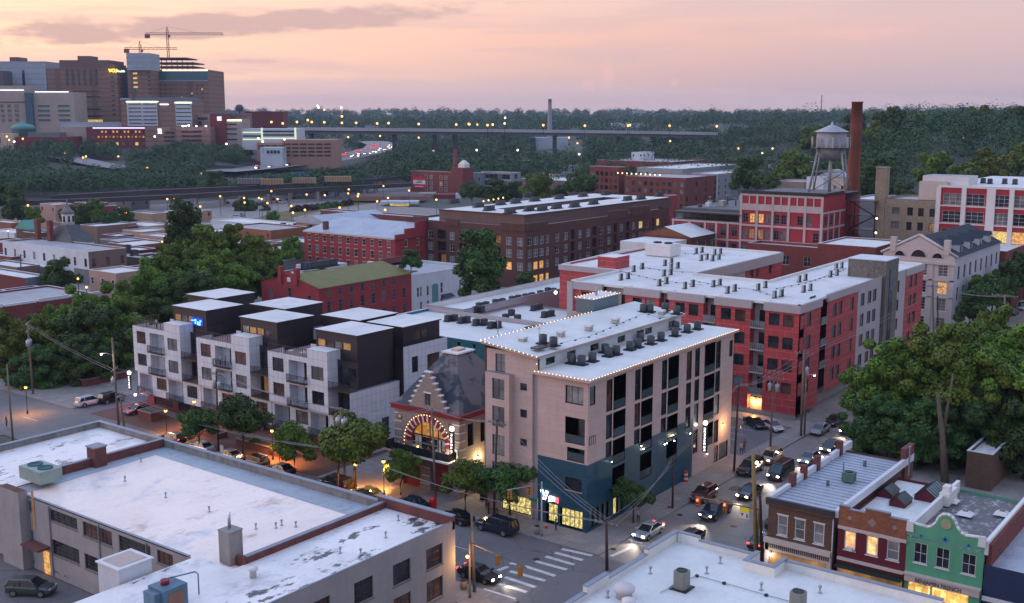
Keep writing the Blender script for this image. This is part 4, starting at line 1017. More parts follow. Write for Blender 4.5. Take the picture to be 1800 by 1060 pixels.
# ================================================================== big white roofed building lower right
def whiteroof():
 r=thing('commercial_building','building with a huge clean white roof and stepped grey parapet at lower right','building',(-60,-90,.13))
 x1,y1,z=-23.2,-24.0,12.4
 mb=MB();mb.box(-80,x1,-95,y1,.13,z,GREYB);mb.build('wall',r)
 m=MB();m.face([(-80,-95,z+.01),(x1,-95,z+.01),(x1,y1,z+.01),(-80,y1,z+.01)],WHT2);m.build('roof',r)
 m=MB()
 hN=[(-23.2,-28.4,13.25),(-28.4,-34.3,12.85),(-34.3,-37.4,13.25),(-37.4,-80,12.75)]
 for a,b,h in hN:m.box(b,a,y1-.35,y1,z+.012,h,WHT2);m.box(b,a,y1-.42,y1+.05,h,h+.07,COPE)
 for a,b,h in((-24.4,-26.4,13.25),(-26.4,-31.4,12.95),(-34,-46.1,13.1),(-46.1,-60,12.8),(-60,-95,13.1)):m.box(x1-.35,x1,b,a,z+.012,h,WHT2);m.box(x1-.42,x1+.05,b,a,h,h+.07,COPE)
 m.box(-25.6,-25.25,-34,-31.4,z+.012,13.2,WHT2);m.box(-25.25,x1,-31.7,-31.4,z+.012,13.2,WHT2);m.box(-25.25,x1,-34.0,-33.7,z+.012,13.2,WHT2)
 m.box(-25.65,x1,-31.75,-31.35,13.2,13.27,COPE);m.box(-25.65,x1,-34.05,-33.65,13.2,13.27,COPE);m.box(-25.65,-25.2,-33.65,-31.75,13.2,13.27,COPE)
 m.build('parapet',r);return r
whiteroof()
# ================================================================== shop row
SH=spec(depth=.14,nv=1,nh=2,frame=TRIMW,pane=[G_BLIND,G_CURT,G_DARK],sill=TRIMW,head=TRIMW,t=.11)
SHL=dict(SH,pane=[emis('lit_bedroom',(1.0,.55,.22),1.0,.8)]);SHD=dict(SH,pane=[G_DARK],nv=2,nh=2,t=.07,head=None)
def shops():
 H=[(c,c+1.1,5.45,7.6,SH)for c in(-24.35,-26.2,-28.2)]
 r=building('shop_house','brown brick corner shop house with striped tin roof and cream storefront','house',0,21,-29.2,-22.2,9.1,BBRK,MTROOF,W=H,z0=.13,par=.25,sides='',cap=COPEW)
 m=MB()
 for k in range(22):m.box(k*.95,k*.95+.06,-29.0,-22.4,8.86,8.93,MTROOF)
 m.build('roof_seam',r)
 m=MB();m.box(-.35,0,-29.2,-22.0,8.75,9.25,plain('dark_cornice',(.04,.035,.045)));m.box(-.25,0,-29.2,-22.0,8.5,8.75,BBRK);m.build('cornice',r)
 m=MB();m.box(-.55,0,-29.1,-22.0,4.55,5.0,CREAM);m.box(-.3,0,-29.1,-22.0,3.7,4.5,CREAM)
 for k in range(30):m.box(-.36,-.3,-28.9+k*.22,-28.8+k*.22,4.0,4.45,TRIMB)
 m.build('storefront_cornice',r)
 m=MB();m.box(-.2,0,-28.6,-22.6,.3,3.6,L_DIM);m.box(-.3,0,-22.5,-22.1,.13,4.6,CREAM);m.box(-.3,0,-29.1,-28.7,.13,3.7,CREAM);m.build('shop_window',r)
 m=MB()
 for a,b,h in((.2,5,9.35),(6.2,8.4,9.55),(9,12,9.6),(12.8,16,9.6),(16.6,19,9.7),(20,23,9.75)):m.box(a,b,-22.45,-22.05,8.9,h,COPEW)
 m.build('side_parapet',r)
 for k,x in enumerate((5.4,8.4,12.1,18.9)):
  m=MB();m.box(x,x+.7,-22.6,-22.0,8.9,10.3+.1*k,BRPAR);m.build('chimney',r)
 m=MB();m.box(0,23.5,-29.55,-29.15,8.6,9.4,COPEW);m.box(20.5,23.5,-29.5,-28.9,6.5,10.6,BRPAR);m.build('party_wall',r)
 m=MB();m.tube([(-.1,-29.1,8.6),(-.12,-29.12,3),(-.12,-29.12,.2)],.07,GALV);m.build('downpipe',r)
 H=[(c,c+1.15,5.6,7.55,SHL)for c in(-31.4,-33.6)]+[(-35.65,-34.45,5.6,7.55,dict(SH,pane=[G_CURT]))]
 r=building('shop_house','shop house with orange brick parapet over a maroon painted front','house',0,18,-36.3,-29.6,8.0,MAROON,WHT2,W=H,z0=.13,par=.3,sides='',cap=COPEW)
 m=MB()
 for a,b,h in((-30.6,-29.6,9.95),(-32.2,-30.6,9.7),(-34.6,-32.2,10.15),(-36.3,-34.6,9.8)):m.box(-.02,.3,a if a<b else b,b if b>a else a,7.95,h,OBRK);m.box(-.08,.36,a,b,h,h+.1,COPE)
 m.box(-.16,0,-36.3,-29.6,7.65,7.95,CREAM)
 m.build('parapet',r)
 m=MB()
 for y in(-30.7,-32.9,-35.1):
  s=.45 if y==-32.9 else.26;m.rings([[(-.06,y,8.9-s),(-.06,y+s,8.9),(-.06,y,8.9+s),(-.06,y-s,8.9)],[(-.024,y,8.9-s),(-.024,y+s,8.9),(-.024,y,8.9+s),(-.024,y-s,8.9)]],STONE,smooth=False)
 m.build('stone_diamond',r)
 m=MB();m.box(-.9,0,-36.2,-29.7,3.9,4.1,plain('dark_green_awning',(.012,.03,.022)));m.box(-.3,0,-36.2,-29.7,4.5,4.75,CREAM);m.box(-.25,0,-36.1,-29.8,.3,3.8,L_DIM);m.build('shop_awning',r)
 m=MB();m.box(-.35,0,-31.2,-30.6,5.62,6.0,TRIMW);m.build('window_air_conditioner',r)
 for k,(u,v,w,h)in enumerate(((1561,868,2.5,.9),(1583,884,2.5,.9),(1636,872,3.7,1.3))):
  x,y=P(u,v,7.8);t=thing('skylight',['small brown framed roof lantern nearest the tin roof','small brown framed roof lantern nearest the street front','large green glazed roof lantern on the orange brick shop roof'][k],'skylight',(x,y,7.7),group='roof lanterns on the orange brick shop')
  m=MB();l,q=w/2,w*.32
  m.rings([[(x-l,y-q,7.7),(x+l,y-q,7.7),(x+l,y+q,7.7),(x-l,y+q,7.7)],[(x-l,y-q,8.1),(x+l,y-q,8.1),(x+l,y+q,8.1),(x-l,y+q,8.1)]],MAROON,smooth=False)
  m.face([(x-l,y-q,8.1),(x-l,y+q,8.1),(x-l,y,8.1+h*.7)],MAROON);m.face([(x+l,y-q,8.1),(x+l,y+q,8.1),(x+l,y,8.1+h*.7)],MAROON);m.build('frame',t)
  m=MB();G3=glass('glass_green',(.015,.05,.055),.12,2.2)
  m.face([(x-l-.1,y-q-.1,8.1),(x+l+.1,y-q-.1,8.1),(x+l+.1,y,8.14+h*.7),(x-l-.1,y,8.14+h*.7)],G3);m.face([(x-l-.1,y+q+.1,8.1),(x+l+.1,y+q+.1,8.1),(x+l+.1,y,8.14+h*.7),(x-l-.1,y,8.14+h*.7)],G3)
  for i in range(7):
   xx=x-l+w*i/6;m.tube([(xx,y-q-.1,8.13),(xx,y,8.17+h*.7),(xx,y+q+.1,8.13)],.03,TRIMD,4)
  m.build('glazing',t)
 H=[(-38.25,-37.0,5.95,7.95,SHD),(-40.3,-39.05,5.95,7.95,SHD),(-42.65,-41.4,5.95,7.95,SHD)]
 r=building('shop_house','green painted shop house with white curved gable and lettered storefront','house',0,17,-43.3,-36.3,8.35,GREENP,MOTTLE,W=H,z0=.13,par=.3,sides='',cap=COPEW)
 prof=[(-36.3,9.7),(-38.1,9.55),(-38.5,9.75),(-38.9,10.25),(-39.05,10.7),(-39.4,11.1),(-39.8,11.2),(-40.2,11.1),(-40.55,10.7),(-40.7,10.25),(-41.1,9.75),(-41.5,9.55),(-43.3,9.7)]
 m=MB();loop=[(y,z)for y,z in prof]+[(-43.3,8.5),(-36.3,8.5)]
 m.rings([[(-.02,y,z)for y,z in loop],[(.28,y,z)for y,z in loop]],GREENP,smooth=False)
 for(a,b),(c,d)in zip(prof,prof[1:]):m.tube([(.13,a,b+.06),(.13,c,d+.06)],.17,TRIMW,6)
 m.build('gable',r)
 m=MB()
 for y in(-36.55,-43.05):m.rings([[(-.12,y-.35,8.9),(-.12,y+.35,8.9),(-.12,y+.3,9.9),(-.12,y-.3,9.9)],[(-.03,y-.35,8.9),(-.03,y+.35,8.9),(-.03,y+.3,9.9),(-.03,y-.3,9.9)]],TRIMW,smooth=False)
 m.rings([[(-.1,-39.8+.5*math.cos(t/12*6.283),10.35+.5*math.sin(t/12*6.283))for t in range(12)],[(-.024,-39.8+.5*math.cos(t/12*6.283),10.35+.5*math.sin(t/12*6.283))for t in range(12)]],plain('faded_roundel',(.36,.34,.20)),smooth=False)
 m.build('shield',r)
 for y,z,s in((-39.8,8.85,.3),(-37.6,8.7,.17),(-41.9,8.75,.17)):
  m=MB();m.box(-.06,-.004,y-s,y+s,z-s*.35,z+s*.35,solid('blue_tile',(.04,.22,.40),.4));m.box(-.06,-.004,y-s*.35,y+s*.35,z-s,z+s,solid('blue_tile',(.04,.22,.40),.4));m.build('tile_star',r)
 m=MB();m.box(-.45,0,-43.2,-36.4,4.1,4.75,CREAM);m.box(-.55,0,-43.3,-36.3,4.75,4.9,CREAM);m.build('sign_board',r)
 text('BENJAMIN FRENCH',.56,TRIMD,r,(-.47,-37.4,4.2),ROT_W,.015,sx=.88)
 m=MB();m.box(-.2,0,-42.2,-36.8,.4,3.9,emis('lit_curtain',(1.0,.55,.14),1.6,1.2));m.box(-.28,0,-43.2,-42.3,.13,4.1,GREENP);m.box(-.3,-.2,-39.0,-38.8,.3,4.0,CREAM);m.build('shop_window',r)
 m=MB();m.box(.3,17,-36.45,-36.1,7.6,9.3,WHT2);m.box(11,14,-37.0,-36.0,8.2,9.5,WHT2);m.box(11.3,12.3,-36.9,-36.2,9.5,10.2,WHT2);m.box(0,17,-43.6,-43.25,8.2,9.5,WHT2);m.build('party_wall',r)
 for k,(u,v)in enumerate(((1672,879),(1697,902),(1762,902))):
  x,y=P(u,v,8.4);t=tag(MB_pyr(x,y,8.3,.75,.35),['white domed skylight','white roof vent hood nearest the gable','white square skylight at right'][k]+' on the mottled black roof','skylight','white skylights on the green house roof')
 r=building('shop_house','navy blue shop house with pale tin roof at the right edge','house',0,22,-52,-43.4,7.3,NAVY,MTROOF,z0=.13,par=.2,sides='',cap=COPEW,W=[(-46.5,-45,1,3.8,SHD),(-49.5,-48,1,3.8,SHD)])
 m=MB();m.box(.3,22,-43.9,-43.45,7.0,9.2,RBRK);m.box(-.2,0,-52,-43.4,3.9,4.3,TRIMW);m.build('party_wall',r)
def MB_pyr(x,y,z,s,h):
 m=MB();m.rings([[(x-s,y-s,z),(x+s,y-s,z),(x+s,y+s,z),(x-s,y+s,z)],[(x-s*.4,y-s*.4,z+h),(x+s*.4,y-s*.4,z+h),(x+s*.4,y+s*.4,z+h),(x-s*.4,y+s*.4,z+h)]],TRIMW,smooth=False)
 m.box(x-s*.35,x+s*.35,y-s*.35,y+s*.35,z+h,z+h+.04,G_DARK);return m.build('skylight')
shops()
# ================================================================== middle distance
def _lin(fu,u,a=0.0,b=1.0):
 def pu(t):
  x,y,z=fu(t);X=(x-CAM[0])*_sh-(y-CAM[1])*_ch;Y=(x-CAM[0])*_ch+(y-CAM[1])*_sh
  f=Y*_cp-(z-CAM[2])*_sp;return X,f
 X0,f0=pu(a);X1,f1=pu(b);k=(u-CX)/F_PX
 return a+(b-a)*(k*f0-X0)/((X1-X0)-k*(f1-f0))
def sx(u,y0,z):return _lin(lambda t:(t,y0,z),u)
def sy(u,x0,z):return _lin(lambda t:(x0,t,z),u)
_SW={}
def simple(r,face,plane,cols,rows,w,h,mats,frame=None,depth=.03):
 "small openings far away: one mesh each, frame and pane together"
 off=WLOC[r.name]
 for a in cols:
  for z in rows:
   m=random.choice(mats);key=(face,w,h,m.name,frame and frame.name)
   if key not in _SW:
    mb=MB();fbox(mb,face,0,0,w,.0,depth,0,h,m)
    if frame:
     fbox(mb,face,0,-.14,0,0,.08,-.1,h+.1,frame);fbox(mb,face,0,w,w+.14,0,.08,-.1,h+.1,frame);fbox(mb,face,0,0,w,0,.08,h,h+.12,frame);fbox(mb,face,0,0,w,0,.08,-.12,0,frame)
     fbox(mb,face,0,0,w,depth,depth+.03,h/2-.04,h/2+.04,frame)
    _SW[key]=mb.mesh('window')
   p=fp(face,plane,a,0,z);put('window',_SW[key],r,tuple(i-j for i,j in zip(p,off)))
DARKS=[G_DARK,G_DARK,G_BLIND,G_BRN]
LITS=[G_DARK,G_DARK,G_BLIND,L_WARM]
def mossy():
 h=lambda x,y:(460+x*.2222,430+y*.2222)
 x0,x1,y0,y1=64,94,112,131
 ze=10.3;zr=FS(*h(1010,125),121.5)[1];zr=max(12.5,min(zr,17))
 MW=spec(depth=.15,nv=1,nh=3,frame=plain('grey_sash',(.18,.19,.21)),pane=DARKS,t=.12);r=thing('warehouse','red painted brick warehouse with mossy green shingle roof and two gable chimneys','warehouse',(x0,y0,0))
 cols=even(*[FS(*h(q,300),y0)[0]for q in(512,1142)],8,1.25)
 S=[(a,b,8.1,9.7,MW)for a,b in cols]+[(a,b,4.5,7.1,MW)for a,b in cols]+[(a,b,.8,3.2,MW)for a,b in cols]
 Wn=[(114.6,115.9,6.4,8.3,MW),(121,122.2,6.5,9.6,MW),(127.2,128.5,6.6,8.5,MW)]
 mb=MB();facade(mb,'S',y0,x0,x1,0,ze,S,RPNT);facade(mb,'W',x0,y0,y1,0,ze,Wn,RPNT);_q(mb,'E',x1,y0,y1,0,ze,RPNT)
 ym=(y0+y1)/2
 for x in(x0,x1):mb.face([(x,y0,ze),(x,y1,ze),(x,ym,zr+.1)],RPNT)
 mb.face([(x0-.01,ym-2.6,ze+1.2),(x0-.01,ym+2.6,ze+1.2),(x0-.01,ym+2.6,zr-.2),(x0-.01,ym,zr+.9),(x0-.01,ym-2.6,zr-.2)],RPNT)
 mb.build('wall',r);wins(r,'S',y0,S);wins(r,'W',x0,Wn)
 m=MB();m.rings([[(x0-.2,y0-.3,ze-.1),(x0-.2,ym,zr),(x0-.2,y1+.3,ze-.1)],[(x1+.3,y0-.3,ze-.1),(x1+.3,ym,zr),(x1+.3,y1+.3,ze-.1)]],MOSSR,caps=False,smooth=False,close=False)
 m.build('roof',r)
 for y in(ym-2.9,ym+2.3):
  m=MB();m.box(x0-.4,x0+.7,y,y+1.0,ze,zr+1.6,RPNT);m.build('chimney',r)
 m=MB();m.box(x0-.1,x0-.02,ym-.5,ym+.6,ze+.6,ze+1.6,TRIMW);m.build('fanlight',r)
 WW=spec(depth=.15,nv=1,nh=2,frame=TRIMW,pane=DARKS,t=.1,sill=TRIMW)
 S=[HS(*h(1228,340),*h(1248,415),y0,WW),HS(*h(1252,335),*h(1270,412),y0,WW),HS(*h(1306,325),*h(1325,402),y0,WW),HS(*h(1415,300),*h(1435,380),y0,dict(WW,pane=[G_BRN])),HS(*h(1563,278),*h(1578,355),y0,WW),HS(*h(1620,268),*h(1634,345),y0,WW)]
 S+=[(a[0],a[1],.9,2.8,WW)for a in S[1:]]
 r=building('commercial_building','white painted two storey brick building with a teal arched bay beside the mossy warehouse','building',94.1,117.3,y0,131,9.6,WPNT,GYROOF,S=S,par=.5,cap=COPEW)
 a,b=FS(*h(1348,310),y0),FS(*h(1395,480),y0);m=MB();m.box(a[0],b[0],y0-.12,y0-.01,.3,a[1]-.6,plain('pale_teal',(.10,.27,.28)));m.lathe((a[0]+b[0])/2,y0-.06,[(.01,a[1]-.6)],TRIMW,4)if 0 else None
 cx,rr=(a[0]+b[0])/2,(b[0]-a[0])/2;m.rings([[(cx+rr*math.cos(t/8*math.pi),y,a[1]-.6+rr*.5*math.sin(t/8*math.pi))for t in range(9)]for y in(y0-.12,y0-.01)],plain('pale_teal',(.10,.27,.28)),smooth=False);m.build('arched_bay',r)
 m=MB();a=FS(*h(1420,440),y0);m.rings([[(a[0],y0,3.6),(a[0],y0-1.4,2.8),(a[0],y0,2.8)],[(a[0]+4,y0,3.6),(a[0]+4,y0-1.4,2.8),(a[0]+4,y0,2.8)]],NAVY,smooth=False);m.build('awning',r)
 m=MB();m.box(98,103,118,128,9.1,9.35,DKROOF);m.box(99,100,130,131.5,9,11,TRIMW);m.box(104,116,130.7,131.3,9,11.2,RBRK);m.build('roof_hatch',r)
mossy()
def redmill():
 k=lambda x,y:(450+x*.3066,330+y*.3066)
 x0,y0,y1,ze=129,149.7,187.4,13.0;x1=142;xm=141.9
 zr=16.4
 MW=spec(depth=.15,nv=1,nh=2,frame=CREAM,pane=[G_DARK,G_DARK,G_BRN,G_BLIND],t=.13,sill=CREAM,head=CREAM)
 c0=FW(*k(760,320),x0)[0];c1=FW(*k(305,275),x0)[0]
 cols=even(c0-.7,c1+.7,11,1.4)
 W=[(a,b,z,z+h,MW)for a,b in cols for z,h in((10.2,1.9),(6.6,2.3),(3.0,2.3),(.4,1.6))]
 r=thing('warehouse','long red brick tobacco warehouse with pale window surrounds and tin roof','warehouse',(x0,y0,0));mb=MB()
 facade(mb,'W',x0,y0,y1,0,ze,W,RPNT);S=[(a,a+1.3,z,z+2,MW)for a in(133,138)for z in(3,6.6,10.2)]
 facade(mb,'S',y0,x0,x1,0,ze,S,RPNT);mb.build('wall',r);wins(r,'W',x0,W);wins(r,'S',y0,S)
 m=MB();m.rings([[(x0-.4,y0,ze),(xm,y0,zr),(x1,y0,ze)],[(x0-.4,y1,ze),(xm,y1-3,zr),(x1,y1,ze)]],MTROOF,caps=False,smooth=False,close=False);m.face([(x0-.4,y1,ze),(xm,y1-3,zr),(x1,y1,ze)],MTROOF);m.build('roof',r)
 m=MB();m.box(x0-.45,x0,y0,y1,ze-.45,ze-.02,CREAM);m.build('cornice',r)
 m=MB()
 for a,b,z in((x0,x0+4,14),(x0+4,x0+8.5,15.4),(x0+8.5,x1,17.2)):m.box(a,b,y0-.4,y0+.2,12.6,z,RPNT)
 m.build('gable',r)
 for x,y in((x0+1.5,y1-8),):m=MB();m.box(x,x+1.3,y,y+1.3,ze,16,BRPAR);m.build('chimney',r)
redmill()
def darkbrick():
 z6=lambda x,y:(450+x*.3066,330+y*.3066)
 x0,y0=142,113.2
 DW=spec(depth=.15,nv=2,nh=2,frame=TRIMW,pane=[G_PALE,G_PALE,G_BLIND,G_DARK],t=.08);DY=dict(DW,pane=[L_YEL]);DO=dict(DW,pane=[L_WARM,L_WARM,G_PALE])
 DB=spec(depth=1.4,balcony=True,back=DKBR,reveal=DKBR,door=spec(nv=2,pane=[G_DARK,G_DARK,L_DIM]),rail=TRIMD,step=.3)
 rows=[12.1,8.7,5.2];W=[];X=lambda q:FW(*z6(q,250),x0)[0]
 def colW(q0,q1,sp,rw=rows,hh=2.2):
  for i,z in enumerate(rw):W.append((X(q1),X(q0),z,z+hh,sp if not callable(sp)else sp(i)))
 colW(877,905,DY);colW(922,970,DB,hh=2.7);colW(988,1017,DW);colW(1040,1088,DB,hh=2.7);colW(1110,1138,DW);colW(1165,1217,DB,hh=2.7);colW(1295,1325,DW);colW(1355,1402,DB,hh=2.7)
 colW(1433,1465,lambda i:DO if i==2 else DW);colW(1497,1530,lambda i:DO if i==2 else DW)
 XS=lambda q:FS(*z6(q,300),y0)[0]
 S=[]
 for a,b in((1558,1580),(1592,1616),(1626,1650),(1662,1680)):
  for i,z in enumerate(rows+[1.4]):S.append((XS(a),XS(b),z,z+2.2,DO if i>=2 else DW))
 z7=lambda x:FS(950+x*.25,400,y0)[0]
 for a,b,t in((105,132,0),(165,192,0),(215,240,1),(265,290,0),(322,350,0),(366,395,1),(415,442,0),(470,495,0),(515,538,1),(557,582,0),(603,625,1),(643,665,0),(692,718,2),(740,760,0),(785,800,1),(815,835,2)):
  for i,z in enumerate(rows):S.append((z7(a),z7(b),z,z+(2.7 if t==1 else 2.2),DB if t==1 else(DY if t==2 and i==0 else DW)))
 x1=FS(700+1650*.2889,367,y0)[0];x1=min(x1,232)
 r=thing('apartment_building','very large dark brown brick apartment block with penthouse floor around a courtyard','apartment building',(x0,y0,0));mb=MB();y1=157.5
 S=[h for h in S if h[1]<x1]
 Wm=[h for h in W if h[0]>y0+.4]
 facade(mb,'W',x0,y0,y1,0,17.4,Wm,DKBR);facade(mb,'S',y0,x0,x1,0,17.4,S,DKBR);_q(mb,'E',x1,y0,157,0,17.4,DKBR);_q(mb,'N',y1,x0,x1,0,17.4,DKBR)
 for a,b in((X(985),X(905)),(X(1165),X(1090)),(y0-.0,X(1402))):mb.box(x0-.25,x0+.4,min(a,b),max(a,b),16.2,18.2,DKBR)
 for a,b,z in((142,152.5,18.3),(185,196,18.7),(198,209.5,19.1)):mb.box(a,b,y0-.2,y0+.5,16.2,z,DKBR)
 mb.build('wall',r);wins(r,'W',x0,Wm);wins(r,'S',y0,S)
 m=MB();m.face([(x0,y0,16.8),(x1,y0,16.8),(x1,y1,16.8),(x0,y1,16.8)],WHT2);m.build('roof',r)
 px,py=P(922,377.5,20.2);pxl=sy(772,px,20.2);pxr=sx(1180,py,20.2)
 m=MB();m.box(px,pxr,py,py+12,16.8,20.1,DKMT,WHT2);m.box(px,px+12,py+12.01,pxl-12.01,16.8,20.1,DKMT,WHT2);m.box(px,pxr,pxl-12,pxl,16.8,20.1,DKMT,WHT2);m.box(pxr-12,pxr,py+12.01,pxl-12,16.8,20.1,DKMT,WHT2);m.build('penthouse',r)
 m=MB();m.box(px-.3,pxr+.3,py-.3,py-.01,19.9,20.22,DKBR);m.box(px-.3,px-.01,py,pxl,19.9,20.22,DKBR);m.build('coping',r)
 return px,py,pxl,pxr
DB_=darkbrick()
def brickgable():
 z7=lambda x,y:(950+x*.25,330+y*.25)
 x0,y0=P(*z7(1055,345),14.4);y1=sy(z7(700,0)[0],x0,14.2);x1=sx(z7(1525,0)[0],y0,14.4);ym=(y0+y1)/2
 X=lambda q:FS(*z7(q,360),y0)[0]
 MW=spec(depth=.12,nv=1,nh=2,frame=CREAM,pane=DARKS,t=.12)
 cols=even(X(1095),X(1500),9,1.3);S=[(a,b,z,z+2.1,MW)for a,b in cols for z in(10.4,6.4)]
 r=thing('warehouse','brown brick warehouse with low white gable roof carrying two banks of condensers','warehouse',(x0,y0,0));mb=MB()
 facade(mb,'S',y0,x0,x1,0,14.2,S,BBRK);facade(mb,'W',x0,y0,y1,0,14.2,[],RBRK);mb.face([(x0,y0,14.2),(x0,y1,14.2),(x0,ym,16.6)],OBRK);mb.build('wall',r);wins(r,'S',y0,S)
 m=MB();m.rings([[(x0-.5,y0-.5,14.2),(x0-.5,ym,16.8),(x0-.5,y1+.5,14.2)],[(x1,y0-.5,14.2),(x1,ym,16.8),(x1,y1+.5,14.2)]],WHT2,caps=False,smooth=False,close=False);m.build('roof',r)
 m=MB();m.box(x0-14,x0-.3,y0+1,y1-2,10,13.6,WHT2);m.build('stucco_end_wall',r)
 return x0,y0,x1,y1
BG_=brickgable()
def mills():
 q=lambda x,y:(1200+x/3,160+y/3)
 X,Y=186.5,46.8
 FWD=spec(depth=.2,nv=2,nh=3,frame=plain('grey_sash',(.18,.19,.21)),pane=[G_DARK,G_BLIND,G_DARK],t=.1)
 RP=plain('red_infill',(.36,.03,.045),.8,.2)
 CC=plain('cream_concrete',(.48,.41,.40),.85,.22)
 r=thing('factory','red and cream concrete framed factory block below the water tower','factory',(X,Y,0));mb=MB()
 yl=[46.8,51.5,56.2,60.9,65.6,70.4];W=[]
 lit=dict(FWD,pane=[L_WARM,L_DIM])
 for i in range(5):
  a,b=yl[i],yl[i+1]
  for j,z in enumerate((17.6,13.2,8.8,4.4)):
   for k in range(2):
    if(i+j+k)%3==1 or(i in(2,3,4)):
     W.append((a+.7+k*2.0,a+2.3+k*2.0,z+.3,z+2.9,lit if(i>=3 and j in(0,1)and k==i%2)else FWD))
 facade(mb,'W',X,yl[0],70.4,0,26.0,W,RP)
 Sd=[(a,a+1.7,z+.3,z+2.9,FWD)for a in(188.6,192.8,197)for z in(17.6,13.2,8.8)]
 facade(mb,'S',Y,X,203,0,26.0,Sd,RP);_q(mb,'N',70.4,X,215,0,26,CC);_q(mb,'E',215,Y,70.4,0,26,CC);_q(mb,'W',203,Y,Y+.1,0,26,CC);facade(mb,'S',Y+.1,203,215,0,24,[],RP)
 mb.build('wall',r);wins(r,'W',X,W);wins(r,'S',Y,Sd)
 m=MB()
 for y in yl:m.box(X-.25,X-.004,y-.3,y+.35,0,26,CC)
 for y in yl[:-1]:m.box(X-.2,X-.006,y+2.2,y+2.55,21.4,26,CC)
 for z in(21.4,16.9,12.5,8.1):m.box(X-.22,X-.005,46.8,70.4,z,z+.55,CC)
 m.box(X-.18,X-.007,46.8,70.4,21.9,23.2,CC);m.box(X-.18,X-.007,46.8,70.4,25.4,26,CC)
 for x in(186.6,190.8,195,199.2):m.box(x-.1,x+.4,Y-.2,Y-.004,0,21.6,CC)
 for z in(21.2,16.9,12.5,8.1):m.box(X,203,Y-.18,Y-.005,z,z+.5,CC)
 m.build('concrete_frame',r)
 m=MB();m.face([(X,Y,26.01),(215,Y,26.01),(215,70.4,26.01),(X,70.4,26.01)],DKROOF);m.build('roof',r)
 m=MB();m.box(X-.3,203,Y-.3,Y+.1,26.02,26.8,BLACK);m.box(X-.3,X+.1,Y,70.6,26.02,26.9,BLACK);m.build('coping',r)
 r=thing('factory','lower factory wing with black roof deck cluttered by vents and pipes','factory',(X,70.4,0));mb=MB();y2=92.4
 W=[(a,a+1.7,13.6,16.6,FWD)for a in(71.5,75,78.6,82.5,88.6)]+[(a,a+1.7,8.6,11.6,FWD)for a in(71.5,75,78.6,82.5,88.6)]
 facade(mb,'W',X,70.45,y2,0,17.6,W,RP);_q(mb,'N',y2,X,260,0,17.6,RP);mb.build('wall',r);wins(r,'W',X,W)
 m=MB()
 for y in(74.3,77.9,81.5,86.5,91.9):m.box(X-.25,X-.004,y-.25,y+.3,0,17.6,CC)
 for z in(17.1,12.3):m.box(X-.22,X-.005,70.45,y2,z,z+.5,CC)
 m.build('concrete_frame',r)
 m=MB();m.box(X,250,70.5,y2,17.61,17.8,DKROOF);m.box(X-.6,X+6,70.6,y2-.5,19.6,20.0,BLACK);
 for k in range(7):m.box(X-.3,X-.1,71+k*3.4,71.2+k*3.4,17.8,19.6,BLACK)
 m.box(X+6,250,70.6,y2,17.81,20.6,DKROOF);m.build('roof',r)
 rnd=random.Random(3)
 for k in range(26):
  x,y=X+8+rnd.random()*55,72+rnd.random()*19;m=MB();s=.5+rnd.random()*1.2
  if k%3:m.box(x,x+s*1.6,y,y+s,20.61,20.7+s,[HVACL,GALV,HVACD,WPNT][k%4])
  else:m.lathe(x,y,[(.25,20.61),(.25,21.6+s),(.4,21.62+s),(.4,21.8+s)],GALV,8)
  m.build('roof_vent',r)
 t=thing('fire_escape','dark steel stair tower with white lamps beside the red factory','fire escape',(203,40,0));m=MB()
 for x in(203,209):
  for y in(38,46):m.box(x,x+.25,y,y+.25,0,24,STEELD)
 for k,z in enumerate((4,8,12,16,20,24)):
  m.box(203,209.2,38,46.2,z,z+.12,STEELD);m.tube([(203.2,38.3,z-4),(203.2,45.5,z)]if k%2 else[(203.2,45.5,z-4),(203.2,38.3,z)],.18,STEELD,4)
 m.build('stair',t)
 for z in(19.5,15.5,11.5):m=MB();m.ball(203,37.6,z,.3,WHTFAR,8);m.build('lamp',t)
 X2=205.3
 TW=spec(depth=.2,nv=2,nh=3,frame=TRIMD,pane=[G_DARK,G_BLIND,G_DARK,L_DIM],t=.1);W=[]
 for(u0,v0,u1,v1)in((1105,612,1143,650),(1185,613,1213,658),(1243,617,1270,662),(1303,620,1330,665),(1100,685,1140,725),(1180,690,1206,735),(1238,693,1265,738),(1298,697,1327,740)):
  W.append(HW(*q(u0,v0),*q(u1,v1),X2,TW))
 r=building('factory','tan brick factory block with a square chimney at its corner','factory',X2,225,22.2,37.4,24.9,TANB,GYROOF,W=W,par=.6,cap=STEELD)
 m=MB();m.box(X2-.3,X2+2.6,36.3,39.2,0,33.2,TANB);m.box(X2-.5,X2+2.8,36.1,39.4,33.2,33.5,CONC);m.build('chimney',r)
 m=MB();m.lathe(215,27,[(2.2,24.4),(1.6,25.4),(.2,25.7)],solid('blue_tarp',(.02,.30,.65),.5),8);m.build('blue_tent',r)
 W=[];RG=spec(depth=.22,nv=3,nh=3,frame=TRIMW,pane=[G_DARK,G_BLIND,G_DARK],t=.1);RGL=dict(RG,pane=[L_WARM,L_YEL])
 cells=[(1377,1475),(1498,1597),(1643,1728),(1752,1850)]
 r=thing('factory','white framed factory with red spandrels and banks of windows at the right edge','factory',(X2,-10,0));mb=MB()
 yy=[(FW(*q(b,520),X2)[0],FW(*q(a,520),X2)[0])for a,b in cells]+[(-9,-3.5)]
 for i,(a,b)in enumerate(yy):
  for z0,z1 in((24.0,27.1),(19.3,22.4),(14.6,17.7),(10,13)):W.append((a,b,z0,z1,RGL if(i>=2 and z0<15)else RG))
 facade(mb,'W',X2,-10,22.1,0,29.2,W,RP);facade(mb,'S',-10,X2,260,0,29.2,[],RP);_q(mb,'N',22.1,X2,260,0,29.2,CC);mb.build('wall',r);wins(r,'W',X2,W)
